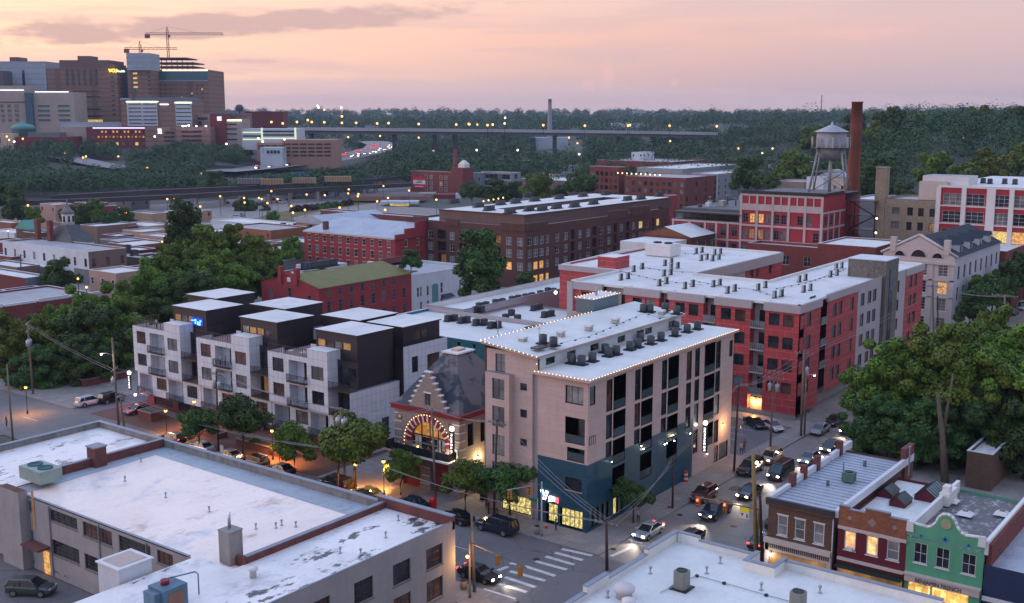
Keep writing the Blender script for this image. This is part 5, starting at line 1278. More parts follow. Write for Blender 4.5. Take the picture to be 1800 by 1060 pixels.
 m=MB()
 edges=[22.0]+[(yy[i][0]+yy[i+1][1])/2 for i in range(4)]
 for i,y in enumerate(edges):m.box(X2-.3,X2-.004,y-(1.6 if i in(2,)else.6),y+.6,0,28.6,TRIMW)
 for z in(28.6,23.6,18.9,14.2):m.box(X2-.2,X2-.006,-10,22.1,z,z+(.6 if z>28 else.3),TRIMW)
 m.build('concrete_frame',r)
 m=MB();m.face([(X2,-10,29.21),(260,-10,29.21),(260,22.1,29.21),(X2,22.1,29.21)],WHT);m.build('roof',r)
 r2=thing('penthouse','cream rooftop house on the white framed factory','building',(210,20,25));m=MB();m.box(207,216,15,27,24.9,31.5,TRIMW,GYROOF);m.box(205.5,207,20,27.4,25.0,30,CREAM,COPE);m.build('wall',r2)
 return X,Y
mills()
def stack(name,label,x,y,r0,r1,z0,z1,mat,band=None):
 m=MB();pr=[(r0+(r1-r0)*k/8,z0+(z1-z0)*k/8)for k in range(9)];pr+=[(r1+.12,z1),(r1+.12,z1+.5),(r1*.75,z1+.5)]
 m.lathe(x,y,pr,mat,20);return tag(m.build(name,loc=(x,y,z0)),label,'chimney')
stack('smokestack','tall round dark red brick smokestack beside the water tower',220.8,51.2,2.15,1.55,0,51.0,plain('stack_brick',(.20,.055,.035),.85,.45,.15))
def watertower():
 q=lambda x,y:(1380+x*.1604,190+y*.1604)
 feet=[P(*q(200,905),26.6),P(*q(455,905),26.6),P(*q(565,905),26.6),P(*q(715,910),26.6)]
 cx=sum(f[0]for f in feet)/4;cy=sum(f[1]for f in feet)/4
 d=math.hypot((cx-CAM[0])*_ch+(cy-CAM[1])*_sh,0)
 def zat(v):
  a=_ray(1458,v);return CAM[2]+a[2]/(a[0]*_ch+a[1]*_sh)*d
 R_=25.5/F_PX*d
 t=thing('water_tower','old pale steel water tower with conical roof standing on the factory roof','water tower',(cx,cy,26.3))
 TK=plain('tank_steel',(.34,.34,.38),.6,.45,.5)
 zt,ze,zb,zz=zat(q(0,180)[1]),zat(q(0,262)[1]),zat(q(0,440)[1]),zat(q(0,570)[1])
 m=MB();m.lathe(cx,cy,[(R_*math.sin(k/6*math.pi/2)+.01,zb-(zb-zz)*math.cos(k/6*math.pi/2))for k in range(7)]+[(R_,ze)],TK,28);m.build('tank',t)
 m=MB();m.lathe(cx,cy,[(R_*1.13,ze),(R_*1.13,ze+.1),(.3,zt),(.3,zt+.5),(.02,zt+.8)],plain('tin_pale',(.42,.45,.52),.45,.2),28);m.build('roof',t)
 m=MB();m.lathe(cx,cy,[(R_+.05,zb),(R_+1.3,zb),(R_+1.3,zb+.15),(R_+.05,zb+.15)],STEELD,28)
 for k in range(28):
  a=k/28*6.283;m.box(cx+(R_+1.25)*math.cos(a)-.04,cx+(R_+1.25)*math.cos(a)+.04,cy+(R_+1.25)*math.sin(a)-.04,cy+(R_+1.25)*math.sin(a)+.04,zb,zb+1.2,STEELD)
 m.build('walkway',t)
 for k in range(7):
  a=k/7*6.283;m=MB();x,y=cx+(R_+1.1)*math.cos(a),cy+(R_+1.1)*math.sin(a);m.box(x-.25,x+.25,y-.25,y+.25,zb+.2,zb+3.2,GALV);m.build('antenna',t)
 rad=1.72*R_
 for k in range(4):
  a=math.pi/4+k*math.pi/2+.25;f=(cx+rad*math.cos(a),cy+rad*math.sin(a),26.4);h=(cx+(R_+.2)*math.cos(a),cy+(R_+.2)*math.sin(a),zb+.4)
  m=MB();m.tube([f,h],.28,TK,6);m.build('leg',t)
  b=a+math.pi/2;m=MB();lerp=lambda A,s:[cx+(rad+(R_-rad)*s)*math.cos(A),cy+(rad+(R_-rad)*s)*math.sin(A),26.4+(zb-26)*s]
  m.tube([lerp(a,.45),lerp(b,.45)],.12,TK,4);m.tube([lerp(a,0),lerp(b,.45)],.05,STEELD,4);m.tube([lerp(b,0),lerp(a,.45)],.05,STEELD,4);m.build('brace',t)
 m=MB();m.lathe(cx,cy,[(.45,26.3),(.45,zz+.3)],TK,10);m.build('riser',t)
watertower()
def temple():
 "cream Greek revival building, gable to the west"
 X,Y0,Y1,ze,zr=145,.3,15.9,17.3,21.4
 z8=lambda x,y:(1350+x*.2547,340+y*.2547)
 CW=spec(depth=.25,nv=2,nh=4,frame=TRIMW,pane=[G_BLIND,G_DARK],t=.1,sill=TRIMW)
 r=thing('temple_building','cream Greek revival building with pediment, lunette windows and dark dormer roof','building',(X,Y0,.13));mb=MB()
 W=[]
 for i,(a,b)in enumerate(((1.7,3.7),(6.1,8.1),(11.2,13.2))):
  for z in(13.0,9.2,5.4,1.2):W.append((a,b,z,z+2.7,dict(CW,pane=[L_WARM])if(i==0 and z==9.2)else CW))
 WP=plain('cream_temple',(.52,.46,.44),.8,.14);WPS=plain('pale_stucco',(.46,.47,.52),.8,.16)
 facade(mb,'W',X,Y0,Y1,.13,ze,W,WP)
 ym=(Y0+Y1)/2
 S=[];SWn=spec(depth=.25,nv=1,nh=3,frame=TRIMD,pane=[G_DARK],t=.1);cols=[147.6+k*4.55 for k in range(8)]
 for c in cols:
  for z in(12.2,7.6,3.4):S.append((c,c+1.5,z,z+2.9,SWn))
 facade(mb,'S',Y0,X,183,.13,ze,S,WPS);mb.face([(X,Y0,ze),(X,Y1,ze),(X,ym,zr)],WP);mb.build('wall',r);wins(r,'W',X,W);wins(r,'S',Y0,S)
 m=MB();m.rings([[(X+.4,Y0-.4,ze),(X+.4,ym,zr),(X+.4,Y1+.4,ze)],[(183.3,Y0-.4,ze),(183.3,ym,zr),(183.3,Y1+.4,ze)]],NVROOF,caps=False,smooth=False,close=False);m.build('roof',r)
 m=MB()
 for a,b in(((Y0-.5,ze+.1),(ym,zr+.4)),((ym,zr+.4),(Y1+.5,ze+.1))):m.tube([(X+.1,*a),(X+.1,*b)],.35,WP,4)
 m.box(X-.4,X,Y0-.4,Y1+.4,15.6,16.1,WP);m.box(X-.2,X,Y0,Y1,12.0,12.3,WP);m.box(X-.2,X,Y0,Y1,8.3,8.5,WP)
 for y in(Y0,4.8,9.6,Y1-.8):m.box(X-.2,X-.004,y,y+.8,.13,15.6,WP)
 m.build('pilaster',r)
 for y in(4.0,ym,12.2):
  s=1.5 if y==ym else 1.0;m=MB();m.rings([[(d,y+s*math.cos(t/8*math.pi),17.0+s*math.sin(t/8*math.pi))for t in range(9)]for d in(X-.06,X-.01)],G_DARK,smooth=False)
  m.tube([(X-.1,y+(s+.12)*math.cos(t/8*math.pi),17.0+(s+.12)*math.sin(t/8*math.pi))for t in range(9)],.12,WP,4);m.build('lunette_window',r)
 for y in(1.6,13.2):
  m=MB();m.box(X-.2,X+1.1,y,y+1.2,17.8,21.0,WP);m.build('chimney',r)
 for k,x in enumerate((150.5,158.5,166.5,174.5)):
  m=MB();m.box(x,x+2.4,Y0+.8,Y0+5.5,17.4,19.6,WPS);m.rings([[(x-.2,Y0+.5,19.6),(x+1.2,Y0+.5,20.6),(x+2.6,Y0+.5,19.6)],[(x-.2,ym,19.6),(x+1.2,ym,20.6),(x+2.6,ym,19.6)]],NVROOF,smooth=False);m.box(x+.6,x+1.8,Y0+.72,Y0+.8,17.8,19.4,G_DARK);m.build('dormer',r)
 building('commercial_building','red brick building beyond the cream temple front at the right edge','building',184,230,-1,14,15,RBRK,WHT2,S=[(a,a+1.2,z,z+2,CW)for a in(188,193,198,203)for z in(4,10)],par=.5,cap=COPEW)
 building('commercial_building','dark red low brick building behind the red apartment complex','building',178,186,37,64,13.2,RBRK,WHT,W=[(a,a+2,8,10.6,spec(nv=2,nh=2,frame=TRIMW,pane=DARKS))for a in(40,46,52)],par=.7,cap=COPEW)
 building('stair_house','orange brick block with white roof rising behind the stone tower','building',152,170,20,34,17.5,RBRK,WHT2,par=.3,cap=COPEW)
temple()
def lb(label,un,vn,ur,ul,z,wall,roof,par=.4,name='commercial_building',cap=COPEW,nW=0,nS=0,rows=(),ww=1.1,wh=1.5,frame=None,mats=None,z0=0,group=None,Wmat=None,gable=0):
 x0,y0=P(un,vn,z);x1=sx(ur,y0,z);y1=sy(ul,x0,z)
 if x1<x0+2:x1=x0+8
 if y1<y0+2:y1=y0+8
 r=building(name,label,name.replace('_',' ').replace('commercial ',''),x0,x1,y0,y1,z,wall,roof,z0=z0,par=par if not gable else.01,cap=cap,group=group,Wmat=Wmat,sides='WSEN' if not gable else '')
 rows=rows or[z-2.8]
 if nW:simple(r,'W',x0,[a for a,b in even(y0+1,y1-1,nW,ww)],rows,ww,wh,mats or DARKS,frame)
 if nS:simple(r,'S',y0,[a for a,b in even(x0+1,x1-1,nS,ww)],rows,ww,wh,mats or DARKS,frame)
 if gable:
  m=MB()
  if gable>0:ym=(y0+y1)/2;m.rings([[(x0-.3,y0-.3,z),(x0-.3,ym,z+gable),(x0-.3,y1+.3,z)],[(x1+.3,y0-.3,z),(x1+.3,ym,z+gable),(x1+.3,y1+.3,z)]],roof,smooth=False)
  m.build('gable_roof',r)
 return r,x0,x1,y0,y1
PINKW=plain('salmon_paint',(.45,.30,.25),.8,.15);TANC=plain('tan_block',(.36,.25,.18),.85,.2);GRYW=plain('grey_wall',(.16,.17,.20),.8,.2)
BRNP=plain('taupe_brick',(.20,.14,.12),.85,.25)
RAIL=[]
lb('pale tin roofed range between the red warehouse and the dark brick block',738,382,760,563,11,RBRK,MTROOF)
lb('long white painted building with brown end wall and pale flat roof at far left',155,443,222,4,9.5,BRNP,GYROOF,Wmat=WPNT,nW=9,nS=3,rows=(5.2,),wh=2.3,frame=None)
lb('small salmon painted building with white roof beside the big trees',204,481,262,156,6.5,PINKW,WHT,nW=3,rows=(3.0,),wh=1.6,frame=TRIMW)
lb('red painted building with grey side wall at the far left edge',44,489,84,-60,6.5,GRYW,WHT,Wmat=MAROON)
lb('low grey roofed wing behind the red painted building',83,470,150,10,4.6,GRYW,WHT)
r_,x0_,x1_,y0_,y1_=lb('long low red brick terrace with stepped white parapet left of the trees',-120,556,168,-200,6.0,RBRK,GYROOF,nS=0)
m=MB()
for k in range(8):m.box(x0_+k*8,x0_+k*8+7.6,y0_-.05,y0_+.5,5.8,6.2+(k%2)*.25+.1,COPEW)
m.build('stepped_parapet',r_)
for a in(
('red brick hall with mottled tin roof beside the cupola house',62,410,96,40,9,BBRK,MTROOF),
('white roofed shop behind the slate roofed house',170,398,240,140,7,BRNP,WHT),
('low shop with bright white roof and orange brick end',235,432,300,190,6.5,OBRK,WHT),
('grey shingled low building beside the slate roofed house',215,425,262,175,6,GRYW,GYROOF),
('white roofed building half hidden by the tall dark tree',300,418,330,245,6.5,PINKW,WHT),
('flat white roofed block just left of the tall dark tree',280,458,345,222,6,BRNP,WHT),
('white roofed terrace behind the dense tree crowns',262,476,300,215,5.5,MAROON,WHT),
('white roofed store right of the tall dark tree',395,430,470,365,6.5,BRNP,WHT),
('long white roofed store in front of the car park',470,418,560,390,7,BRNP,WHT),
('pale flat roofed store near the small parking lot',500,398,545,370,6.5,WPNT,WHT2),
('low grey service building behind the tree crowns',468,462,520,400,5.5,GRYW,DIRTYW),
('wide white roofed warehouse left of the mossy roof',560,492,640,470,8,BRNP,WHT),
('pale green awning roofed shed below the warehouse',160,475,186,130,4.5,GRYW,GYROOF),
):lb(*a)
lb('orange brick building with grey roof beside the red tobacco warehouse',476,405,540,395,10,OBRK,GYROOF,nW=3)
lb('salmon brick building behind the dark apartment block',690,392,760,652,8,TANC,MTROOF)
lb('blue grey metal roofed hall behind the red tobacco warehouse',580,396,690,520,9,TANC,MTROOF,gable=3)
lb('small white clubhouse with flat roof beside the parking lot',520,398,548,462,6,WPNT,WHT2)
r_,x0_,x1_,y0_,y1_=lb('small slate roofed house with a white cupola at far left',128,428,166,78,9.0,WPNT,SLATE,name='house')
m=MB();cx,cy=(x0_+x1_)/2,(y0_+y1_)/2
m.rings([[(x0_-.4,y0_-.4,9),(x1_+.4,y0_-.4,9),(x1_+.4,y1_+.4,9),(x0_-.4,y1_+.4,9)],[(cx-2,cy-2,14),(cx+2,cy-2,14),(cx+2,cy+2,14),(cx-2,cy+2,14)]],SLATE,smooth=False);m.build('hipped_roof',r_)
m=MB();m.lathe(cx,cy,[(1.9,14),(1.9,17.6)],TRIMW,8);m.lathe(cx,cy,[(2.5,17.6),(1.4,18.6),(.3,20.2),(.1,22)],plain('lead_roof',(.2,.17,.18)),8)
for k in range(8):
 a=(k+.5)/8*6.283;m.box(cx+1.8*math.cos(a)-.25,cx+1.8*math.cos(a)+.25,cy+1.8*math.sin(a)-.25,cy+1.8*math.sin(a)+.25,15,16.8,G_DARK)
m.build('cupola',r_)
for k in range(2):m=MB();m.box(x0_-1.5,x0_-.2,cy+2+k*7,cy+3.6+k*7,8,15.5,RBRK);m.build('chimney',r_)
lb('green patinated roof house at far left',50,404,70,28,9,BBRK,plain('patina_roof',(.10,.30,.26)),gable=3,name='house')
lb('maroon building cut by the left edge of the view',14,428,62,-30,8,MAROON,PINKW,nW=2)
lb('brick railway warehouse with pale roof beside the viaduct',128,367,205,120,9,RBRK,DIRTYW,nS=5,group='brick warehouses by the railway')
lb('salmon brick railway warehouse with stepped tower',96,360,128,70,10,PINKW,DIRTYW,nW=2,group='brick warehouses by the railway')
lb('tan concrete store with loading door beside the railway lot',268,376,292,228,8,TANC,MTROOF,nS=2,rows=(3.5,))
r_,x0_,x1_,y0_,y1_=lb('red brick riverside warehouse with a red and white banner on its end',817,304,828,722,13,RBRK,GYROOF,nW=0,nS=0,rows=(9,5.5,2))
simple(r_,'W',x0_,[y0_+a for a in(3,7,14,18,26,30)],(8.5,4.8,1.5),1.6,2.2,DARKS+[L_DIM],TRIMW)
m=MB();m.box(x0_-.15,x0_-.02,y1_-12,y1_-2,2.5,9.5,solid('banner_red',(.45,.01,.03),.6));m.box(x0_-.2,x0_-.16,y1_-12,y1_-2,5.0,7.4,TRIMW)
for z,w in((6.7,4),(5.8,5)):m.box(x0_-.24,x0_-.21,y1_-9.5,y1_-9.5+w,z,z+.45,STEELD)
m.box(x0_-.24,x0_-.16,y1_-10.5,y1_-3.5,3.3,3.9,solid('banner_pink',(.75,.35,.4),.6));m.build('banner',r_)
m=MB();m.box(x0_-2,x0_+8,y0_-.1,y0_+9,0,16,RBRK);m.build('wall_tower',r_)
m=MB();m.lathe(x0_+2,y0_+9,[(1.3,0),(1.0,27)],RBRK,8);m.build('chimney',r_)
m=MB();m.rings([[(x0_+1,y0_+1,16),(x0_+6,y0_+1,16),(x0_+6,y0_+6,16),(x0_+1,y0_+6,16)],[(x0_+1,y0_+1,18),(x0_+6,y0_+1,18),(x0_+6,y0_+6,18),(x0_+1,y0_+6,18)],[(x0_+3,y0_+3,20.5),(x0_+4,y0_+3,20.5),(x0_+4,y0_+4,20.5),(x0_+3,y0_+4,20.5)]],TRIMW,smooth=False);m.build('roof_lantern',r_)
lb('grey gridded factory lofts behind the park trees',899,304,915,845,13,plain('pale_grey_conc',(.28,.30,.33)),GYROOF,nW=7,nS=1,rows=(9.2,5.2,1.4),ww=3,wh=2.8,frame=None)
lb('grey panel building beside the red riverside warehouse',846,304,852,828,12.5,plain('blue_grey_panel',(.22,.27,.32)),GYROOF,nW=2,rows=(8,4))
lb('low long salmon wall warehouse beyond the park trees',905,322,1010,860,6,PINKW,WHT)
lb('white roofed low warehouse beyond the park',1000,318,1050,905,8,BRNP,WHT)
lb('white walled depot with grey roof below the smokestack',985,292,1040,962,7,WPNT,WHT)
lb('brick apartment block with lit roof terrace',1205,313,1260,1098,17,RBRK,GYROOF,nW=10,nS=4,ww=1.8,wh=2.1,rows=(12.5,9,5.5,2),group='brick and pale apartment blocks beyond the dark block')
lb('tall red brick end block of the distant apartments',1088,294,1100,1037,21,RBRK,WHT,nW=6,ww=1.8,wh=2.1,rows=(16.5,13,9.5,6),group='brick and pale apartment blocks beyond the dark block')
lb('pale grey distant apartment block with dark roof boxes',1262,306,1345,1215,15,plain('pale_blue_wall',(.30,.33,.36)),WHT,nW=4,nS=8,rows=(10.5,7,3.5),group='brick and pale apartment blocks beyond the dark block')
lb('long distant white roofed apartment block in the middle',1200,297,1300,1120,17,plain('pale_blue_wall',(.30,.33,.36)),WHT,nW=6,nS=8,rows=(13,9.5),group='brick and pale apartment blocks beyond the dark block')
lb('far brick warehouse with dark red walls behind the apartments',1180,285,1240,1050,17,RBRK,GYROOF,nW=9,rows=(11.5,8),group='far red brick warehouses')
lb('far bright red brick warehouse with pale roof left of the water tower',1335,281,1345,1215,15,RPNT,GYROOF,nW=9,rows=(10,6),group='far red brick warehouses')
lb('red sided low hall beside the factory wing',1172,345,1190,1150,16,RPNT,GYROOF)
lb('white stucco house between trees right of the far red warehouse',1372,290,1385,1350,14,WPNT,WHT2,nW=1)
lb('white gabled old mill house behind the water tower legs',1488,312,1500,1436,22,CREAM,MTROOF,nW=4,rows=(17,12),gable=3)
lb('small white shed in front of the old mill house',1448,312,1458,1418,24,WPNT,WHT2)
lb('dark roofed long low hall between smokestack and tan chimney',1560,352,1600,1492,19,GRYW,WHT)
lb('low tan building behind the factory wing',1412,320,1440,1364,20,TANC,GYROOF)
g='low white roofed warehouses beyond the park trees'
WD=random.Random(21)
for k,(u,v,ur,ul,z,w,rf)in enumerate(((330,398,372,300,6,BRNP,WHT),(372,408,420,345,6.5,PINKW,WHT),(432,396,470,405,6,RBRK,WHT),(520,428,575,470,7,BRNP,DIRTYW),(600,425,640,560,7,RBRK,WHT),(425,445,470,392,6.5,MAROON,WHT),(480,440,530,425,6,BRNP,DIRTYW),(360,425,400,330,6,GRYW,WHT),(560,470,610,520,7.5,WPNT,WHT),
(250,408,300,215,6,TANC,DIRTYW),(205,415,235,180,6.5,RBRK,WHT),(185,440,225,168,5.5,BRNP,WHT),(250,452,290,225,6,WPNT,DIRTYW),(20,452,60,-20,5.5,RBRK,WHT),(30,470,70,-30,5,BRNP,WHT),(20,392,45,-20,7,OBRK,WHT),(115,392,150,90,6,BRNP,WHT),(340,372,372,318,5,TANC,WHT2))):
 lb('%s of the %s walled low warehouses beyond the park, counted from the middle'%(ORD[k],('brick','pale','dark')[k%3]),u,v,ur,ul,z,w,rf,group=g,nS=2 if k%2 else 0,rows=(2.6,))
r_=lb('dark brick outbuilding with a pale roof beneath the right hand trees',1745,800,1800,1700,5.0,BBRK,WHT)
g='bright roofs of the old warehouse quarter at left'
for k,(u,v,ur,ul,z,w,rf)in enumerate(((395,398,440,372,7,WPNT,WHT2),(440,410,500,400,6.5,BRNP,WHT2),(455,432,500,415,6.5,RBRK,WHT2),(505,415,552,480,7,PINKW,WHT2),(258,398,305,205,6,PINKW,WHT2),(225,398,250,190,6,RBRK,WHT),(195,455,245,160,5.5,WPNT,WHT2),(245,440,275,210,6.5,MAROON,WHT2),
(105,402,140,82,6,BRNP,WHT),(25,410,60,-20,7,WPNT,WHT2),(90,372,118,60,6,TANC,WHT),(160,358,190,130,7,RBRK,WHT),(230,352,262,205,5,GRYW,WHT2),(15,435,40,-30,6,CREAM,WHT2),(120,462,150,90,5,GRYW,WHT2),(60,520,120,0,4.5,RBRK,WHT),(130,530,160,100,4.5,GRYW,WHT))):
 lb('%s bright roofed building with %s walls in the quarter below the viaduct'%(ordn(k),('dark','white','red')[0 if w in(BRNP,GRYW,TANC)else 2 if w in(RBRK,MAROON)else 1]),u,v,ur,ul,z,w,rf,group=g,nS=2,nW=1,rows=(2.6,),frame=None)
for k,(u,v,ur,ul,z,w,lab)in enumerate(((1385,300,1400,1362,15,WPNT,'small pale house left of the water tower legs'),(1540,345,1556,1522,16,WPNT,'pale shed between the smokestack and the tan chimney'),(1130,268,1150,1110,22,WPNT,'pale far block behind the red warehouses'),(1040,312,1060,1010,9,WPNT,'white walled shed right of the park trees'),(960,308,985,930,8,PINKW,'salmon walled shed beyond the park'),(880,318,900,850,7,WPNT,'white shed behind the park trees'),(1420,285,1432,1405,20,PINKW,'salmon house in the trees left of the water tower'))):
 lb(lab,u,v,ur,ul,z,w,WHT2,nS=3,nW=2)
# ================================================================== far things, laid out in the camera's ground frame
def zv(v,d):return CAM[2]-(v-200.0)*d/F_PX
class CMB(MB):
 "boxes given as right/forward/up, turned into world axes"
 def cbox(s,X0,X1,Y0,Y1,z0,z1,mat,top=None):
  n=len(s.v);c=[CF(X0,Y0),CF(X1,Y0),CF(X1,Y1),CF(X0,Y1)]
  s.v+=[(x,y,z0)for x,y in c]+[(x,y,z1)for x,y in c]
  for k,q in enumerate(((0,1,5,4),(1,2,6,5),(2,3,7,6),(3,0,4,7),(4,5,6,7))):
   s.f.append(tuple(n+i for i in q));s.m.append(s.mi(top if top and k==4 else mat));s.sm.append(False)
 def px(s,u0,u1,v0,v1,d,th,mat,top=None,fwd=0.0):
  "front face seen between pixel columns u0,u1 and rows v0,v1 when standing d metres away"
  s.cbox((u0-900)/F_PX*d,(u1-900)/F_PX*d,d-fwd,d+th,zv(v1,d),zv(v0,d),mat,top)
FB=lambda n,c:plain('far_'+n,c,.85,.18,.08)
GLT=glass('teal_glass',(.02,.10,.13),.2);WL=emis('white_line',(.85,.9,1.0),1.1);WLY=emis('warm_line',(1,.85,.6),1.4);LINEV=emis('violet_line',(.65,.6,1.0),1.1)
def part(root,name,fn):
 m=CMB();fn(m);return m.build(name,root)
def hospital():
 D1=1060
 def bld(label,u0,u1,v0,d,mat,th=40,bands=(),base=262,name='hospital_building',extra=None,top=None):
  X,Y=(u0+u1)/2-900,d;x,y=CF(X/F_PX*d,d)
  r=thing(name,label,'building',(x,y,zv(base,d)),group='hospital buildings on the hill')
  part(r,'wall',lambda m:m.px(u0,u1,v0,base+12,d,th,mat,top))
  for(a,b,p,q,mm)in bands:part(r,'window_band',lambda m:m.px(a,b,p,q,d,-.02,mm,fwd=.5))
  if extra:extra(r)
  return r
 DK=G_DARK;BR=FB('brown',(.17,.105,.095));BR2=panel('far_brown2',(.26,.155,.12),(.17,.10,.08),6.5,4.2,.5,.8,.1);BG=FB('beige',(.40,.33,.30));BL=panel('far_blue',(.34,.40,.48),(.26,.30,.37),30,5,.35,.8,.1);WT=FB('white',(.48,.55,.62));RB=FB('red',(.17,.035,.035));SAL=FB('salmon',(.36,.21,.16))
 bld('blue grey slab block at the far left of the hospital hill',-60,97,111,D1,BL,60,[(27,29,127,150,DK),(31,33,127,150,DK),(56,60,126,157,DK)],extra=lambda r:part(r,'rooftop_plant',lambda m:m.px(36,51,104,111,D1,20,BR)))
 bld('dark low block in front of the blue grey slab',-60,22,127,D1-30,FB('dk',(.10,.09,.10)),20)
 cells=[(a,a+6,p,p+5,G_BLIND)for a in(2,14,26,39)for p in(184,192,200,208)]
 bld('beige hospital wing with a grid of paired windows',-60,57,152,D1-60,BG,30,cells+[(12,57,159,160.3,WL),(-60,57,179,181,BR)])
 bld('teal glass stair bay between two beige hospital wings',57,69,164,D1-64,FB('tealdk',(.06,.12,.16)),20)
 b=[(79,99,p,p+3,GLT)for p in(185,193,201,209)]+[(114,134,p,p+3,GLT)for p in(185,193,201,209)]+[(76,134,161.8,163.3,WL)]
 bld('pale beige hospital wing with green strip windows',69,142,163,D1-60,BG,30,b)
 b=[(131+k*10,135+k*10,124,152,DK)for k in range(6)]+[(142,188,p,p+1.8,DK)for p in(160,170,191)]+[(143,188,203,205,DK),(148,190,210,214,L_YEL)]+[(208,213,p,p+2,DK)for p in range(128,205,8)]
 def ex(r):
  part(r,'rooftop_plant',lambda m:(m.px(121,207,109,123,D1,40,BR),m.px(153,175,102,109,D1+8,20,BR),m.px(207,217,116,124,D1,30,BR)))
  x,y,z=DP(191,124.5,D1-2);rot=(R(90),0,R(HEAD-90));YS=emis('sign_gold',(1.0,.65,.03),3.0)
  text('VCU',4.2,YS,r,(x,y,z-1.2),rot,.3,sx=.95);x,y,z=DP(204.5,125,D1-2);text('Health',3.0,emis('sign_pale',(.7,.85,.6),1.3),r,(x,y,z-1),rot,.3)
 bld('tall brown hospital tower with a glowing gold sign',98,219,123,D1,BR2,50,b,extra=ex)
 bld('dark blue glass hospital link block',219,241,122,D1+20,FB('navy',(.07,.10,.17)),30)
 b=[(247,254,p,p+3,L_YEL)for p in(130,138,145.5,153)]+[(241,250,158,163,GLT)]+[(272,277,p,p+3,DK)for p in range(128,170,7)]
 bld('brick hospital block with yellow stair lights and a blank pale lift tower',237,277,118,D1+5,BR2,30,b,extra=lambda r:part(r,'lift_tower',lambda m:m.px(237,277,97,126,D1+2,30,BL)))
 b=[(277,376,128.5,143,GLT),(298,376,125.4,127.2,WLY),(277,376,143,144.5,BL)]+[(283+9*k,285+9*k,150+7*j,152.5+7*j,(L_YEL if(k*7+j*3)%11==0 else DK))for k in range(10)for j in range(7)]
 b=b[:70]
 bld('broad brick hospital block with a teal glass top floor',277,376,125,D1+30,BR2,60,b)
 x,y,z=DP(312,125,D1+60);r=thing('construction_frame','dark steel floors under construction above the hospital','building frame',(x,y,z))
 for k,(u0,u1,v)in enumerate(((277,352,119),(279,352,112.5),(277,340,104.5))):part(r,'floor',lambda m:m.px(u0,u1,v,v+1.8,D1+60,40,FB('steel',(.10,.05,.05))))
 for k in range(9):part(r,'column',lambda m:m.px(278+k*9,279+k*9,105 if k<7 else 112,126,D1+60,1,FB('steel',(.10,.05,.05))))
 wl=[p for p in(180,187,193.5,200.5,207,213)]
 b=[(233,285.5,178,221,WT),(317,345,179,221,WT)]+[(236,258,p+2.5,p+4,DK)for p in wl]+[(261,284,p+2.5,p+4,DK)for p in wl]+[(318,344,p+3.5,p+5,DK)for p in wl]
 def ex2(r):
  for q in((233,288,178.6),(317,346,180.3)):part(r,'roof_light',lambda m:m.px(q[0],q[1],q[2],q[2]+1.4,D1-90,-.1,emis('cream_line',(1,.95,.7),1.6),fwd=1.6))
  part(r,'sign',lambda m:[m.px(291+k*1.9,292.3+k*1.9,183,185,D1-90,-.1,WL,fwd=1.4)for k in range(8)])
  part(r,'rooftop_plant',lambda m:(m.px(222,232,173,177,D1-80,15,BL),m.px(248,345,172,178,D1-70,25,FB('plant',(.16,.20,.24)))))
 def mb(r):pass
 r=thing('hospital_building','white banded clinic block with brown centre and glowing roof edges','building',(*CF(-300,D1-90),20),group='hospital buildings on the hill')
 part(r,'wall',lambda m:m.px(222,347,178,275,D1-90,35,BR2))
 part(r,'white_facade',lambda m:m.px(*b[0][:4],D1-90,-.05,WT,fwd=.4));part(r,'white_facade',lambda m:m.px(*b[1][:4],D1-90,-.05,WT,fwd=.4))
 for a in b[2:]:part(r,'window_band',lambda m:m.px(a[0],a[1],a[2],a[3],D1-90,-.3,DK,fwd=.8))
 ex2(r)
 r=bld('brick research block with rows of lit windows and violet roof light',160,265,223,950,RB,40,[(172,263,223.5,225.2,LINEV)]+[(180+k*6.5,182.5+k*6.5,229,232.5,L_WARM if k%3 else DK)for k in range(13)]+[(180+k*6.5,182.5+k*6.5,238,241,L_DIM if k%2 else L_WARM)for k in range(13)]+[(164+k*11.5,169+k*11.5,249,254,L_YEL if k%3==1 else G_BLIND)for k in range(9)],base=264,extra=lambda r:part(r,'curved_roof',lambda m:m.px(115,265,215,222.5,975,30,BL)))
 bld('low brick wing with pale flat roof beside the research block',115,160,222,960,BG,30,[],base=262)
 def ex3(r):
  for k,(u,v)in enumerate(((329,221),(334,221),(339,220),(352,221),(369,221))):part(r,'flood_light',lambda m:m.px(u-.8,u+.8,v-.8,v+.8,940,-.2,emis('flood',(.95,.75,1.0),14),fwd=1.5))
  part(r,'sign',lambda m:[m.px(285,291+(k%2),225.5+k*2.3,227+k*2.3,940,-.2,WL,fwd=1.2)for k in range(4)])
 bld('brown hospital garage with dark decks and bright roof lights',262,376,223,945,BR2,40,[(295,313,p,p+3,DK)for p in(231,238,245)]+[(326,360,p,p+3.2,DK)for p in(229,236.5,244)]+[(345,372,255,264,RB)],base=268,extra=ex3)
 bld('red brick clinic tower with pale banded wing and small lit sign',376,403,200,960,RB,30,[],base=262,extra=lambda r:part(r,'sign',lambda m:[m.px(389,396.5-k%2,205+k*2.4,206.6+k*2.4,960,-.2,WL,fwd=1)for k in range(3)]))
 bld('cream banded clinic wing with a lit roof edge',403,431,209,962,BG,30,[(406,431,210,212.5,WLY)]+[(404,422,p,p+2,DK)for p in(217,225,233.5,243)],base=268,extra=lambda r:part(r,'upper_block',lambda m:(m.px(383,417,195.5,205,985,20,FB('tealgr',(.14,.22,.26))),m.px(417,440,199,225,990,20,BR2))))
 bld('brown low blocks left of the clinic tower',347,384,200,985,BG,20,[(350,372,206,210,DK),(350,362,213,219,DK)],base=240)
 r=bld('dark red brick hall with a green shallow dome roof',35,128,240,930,RB,30,[],base=266);
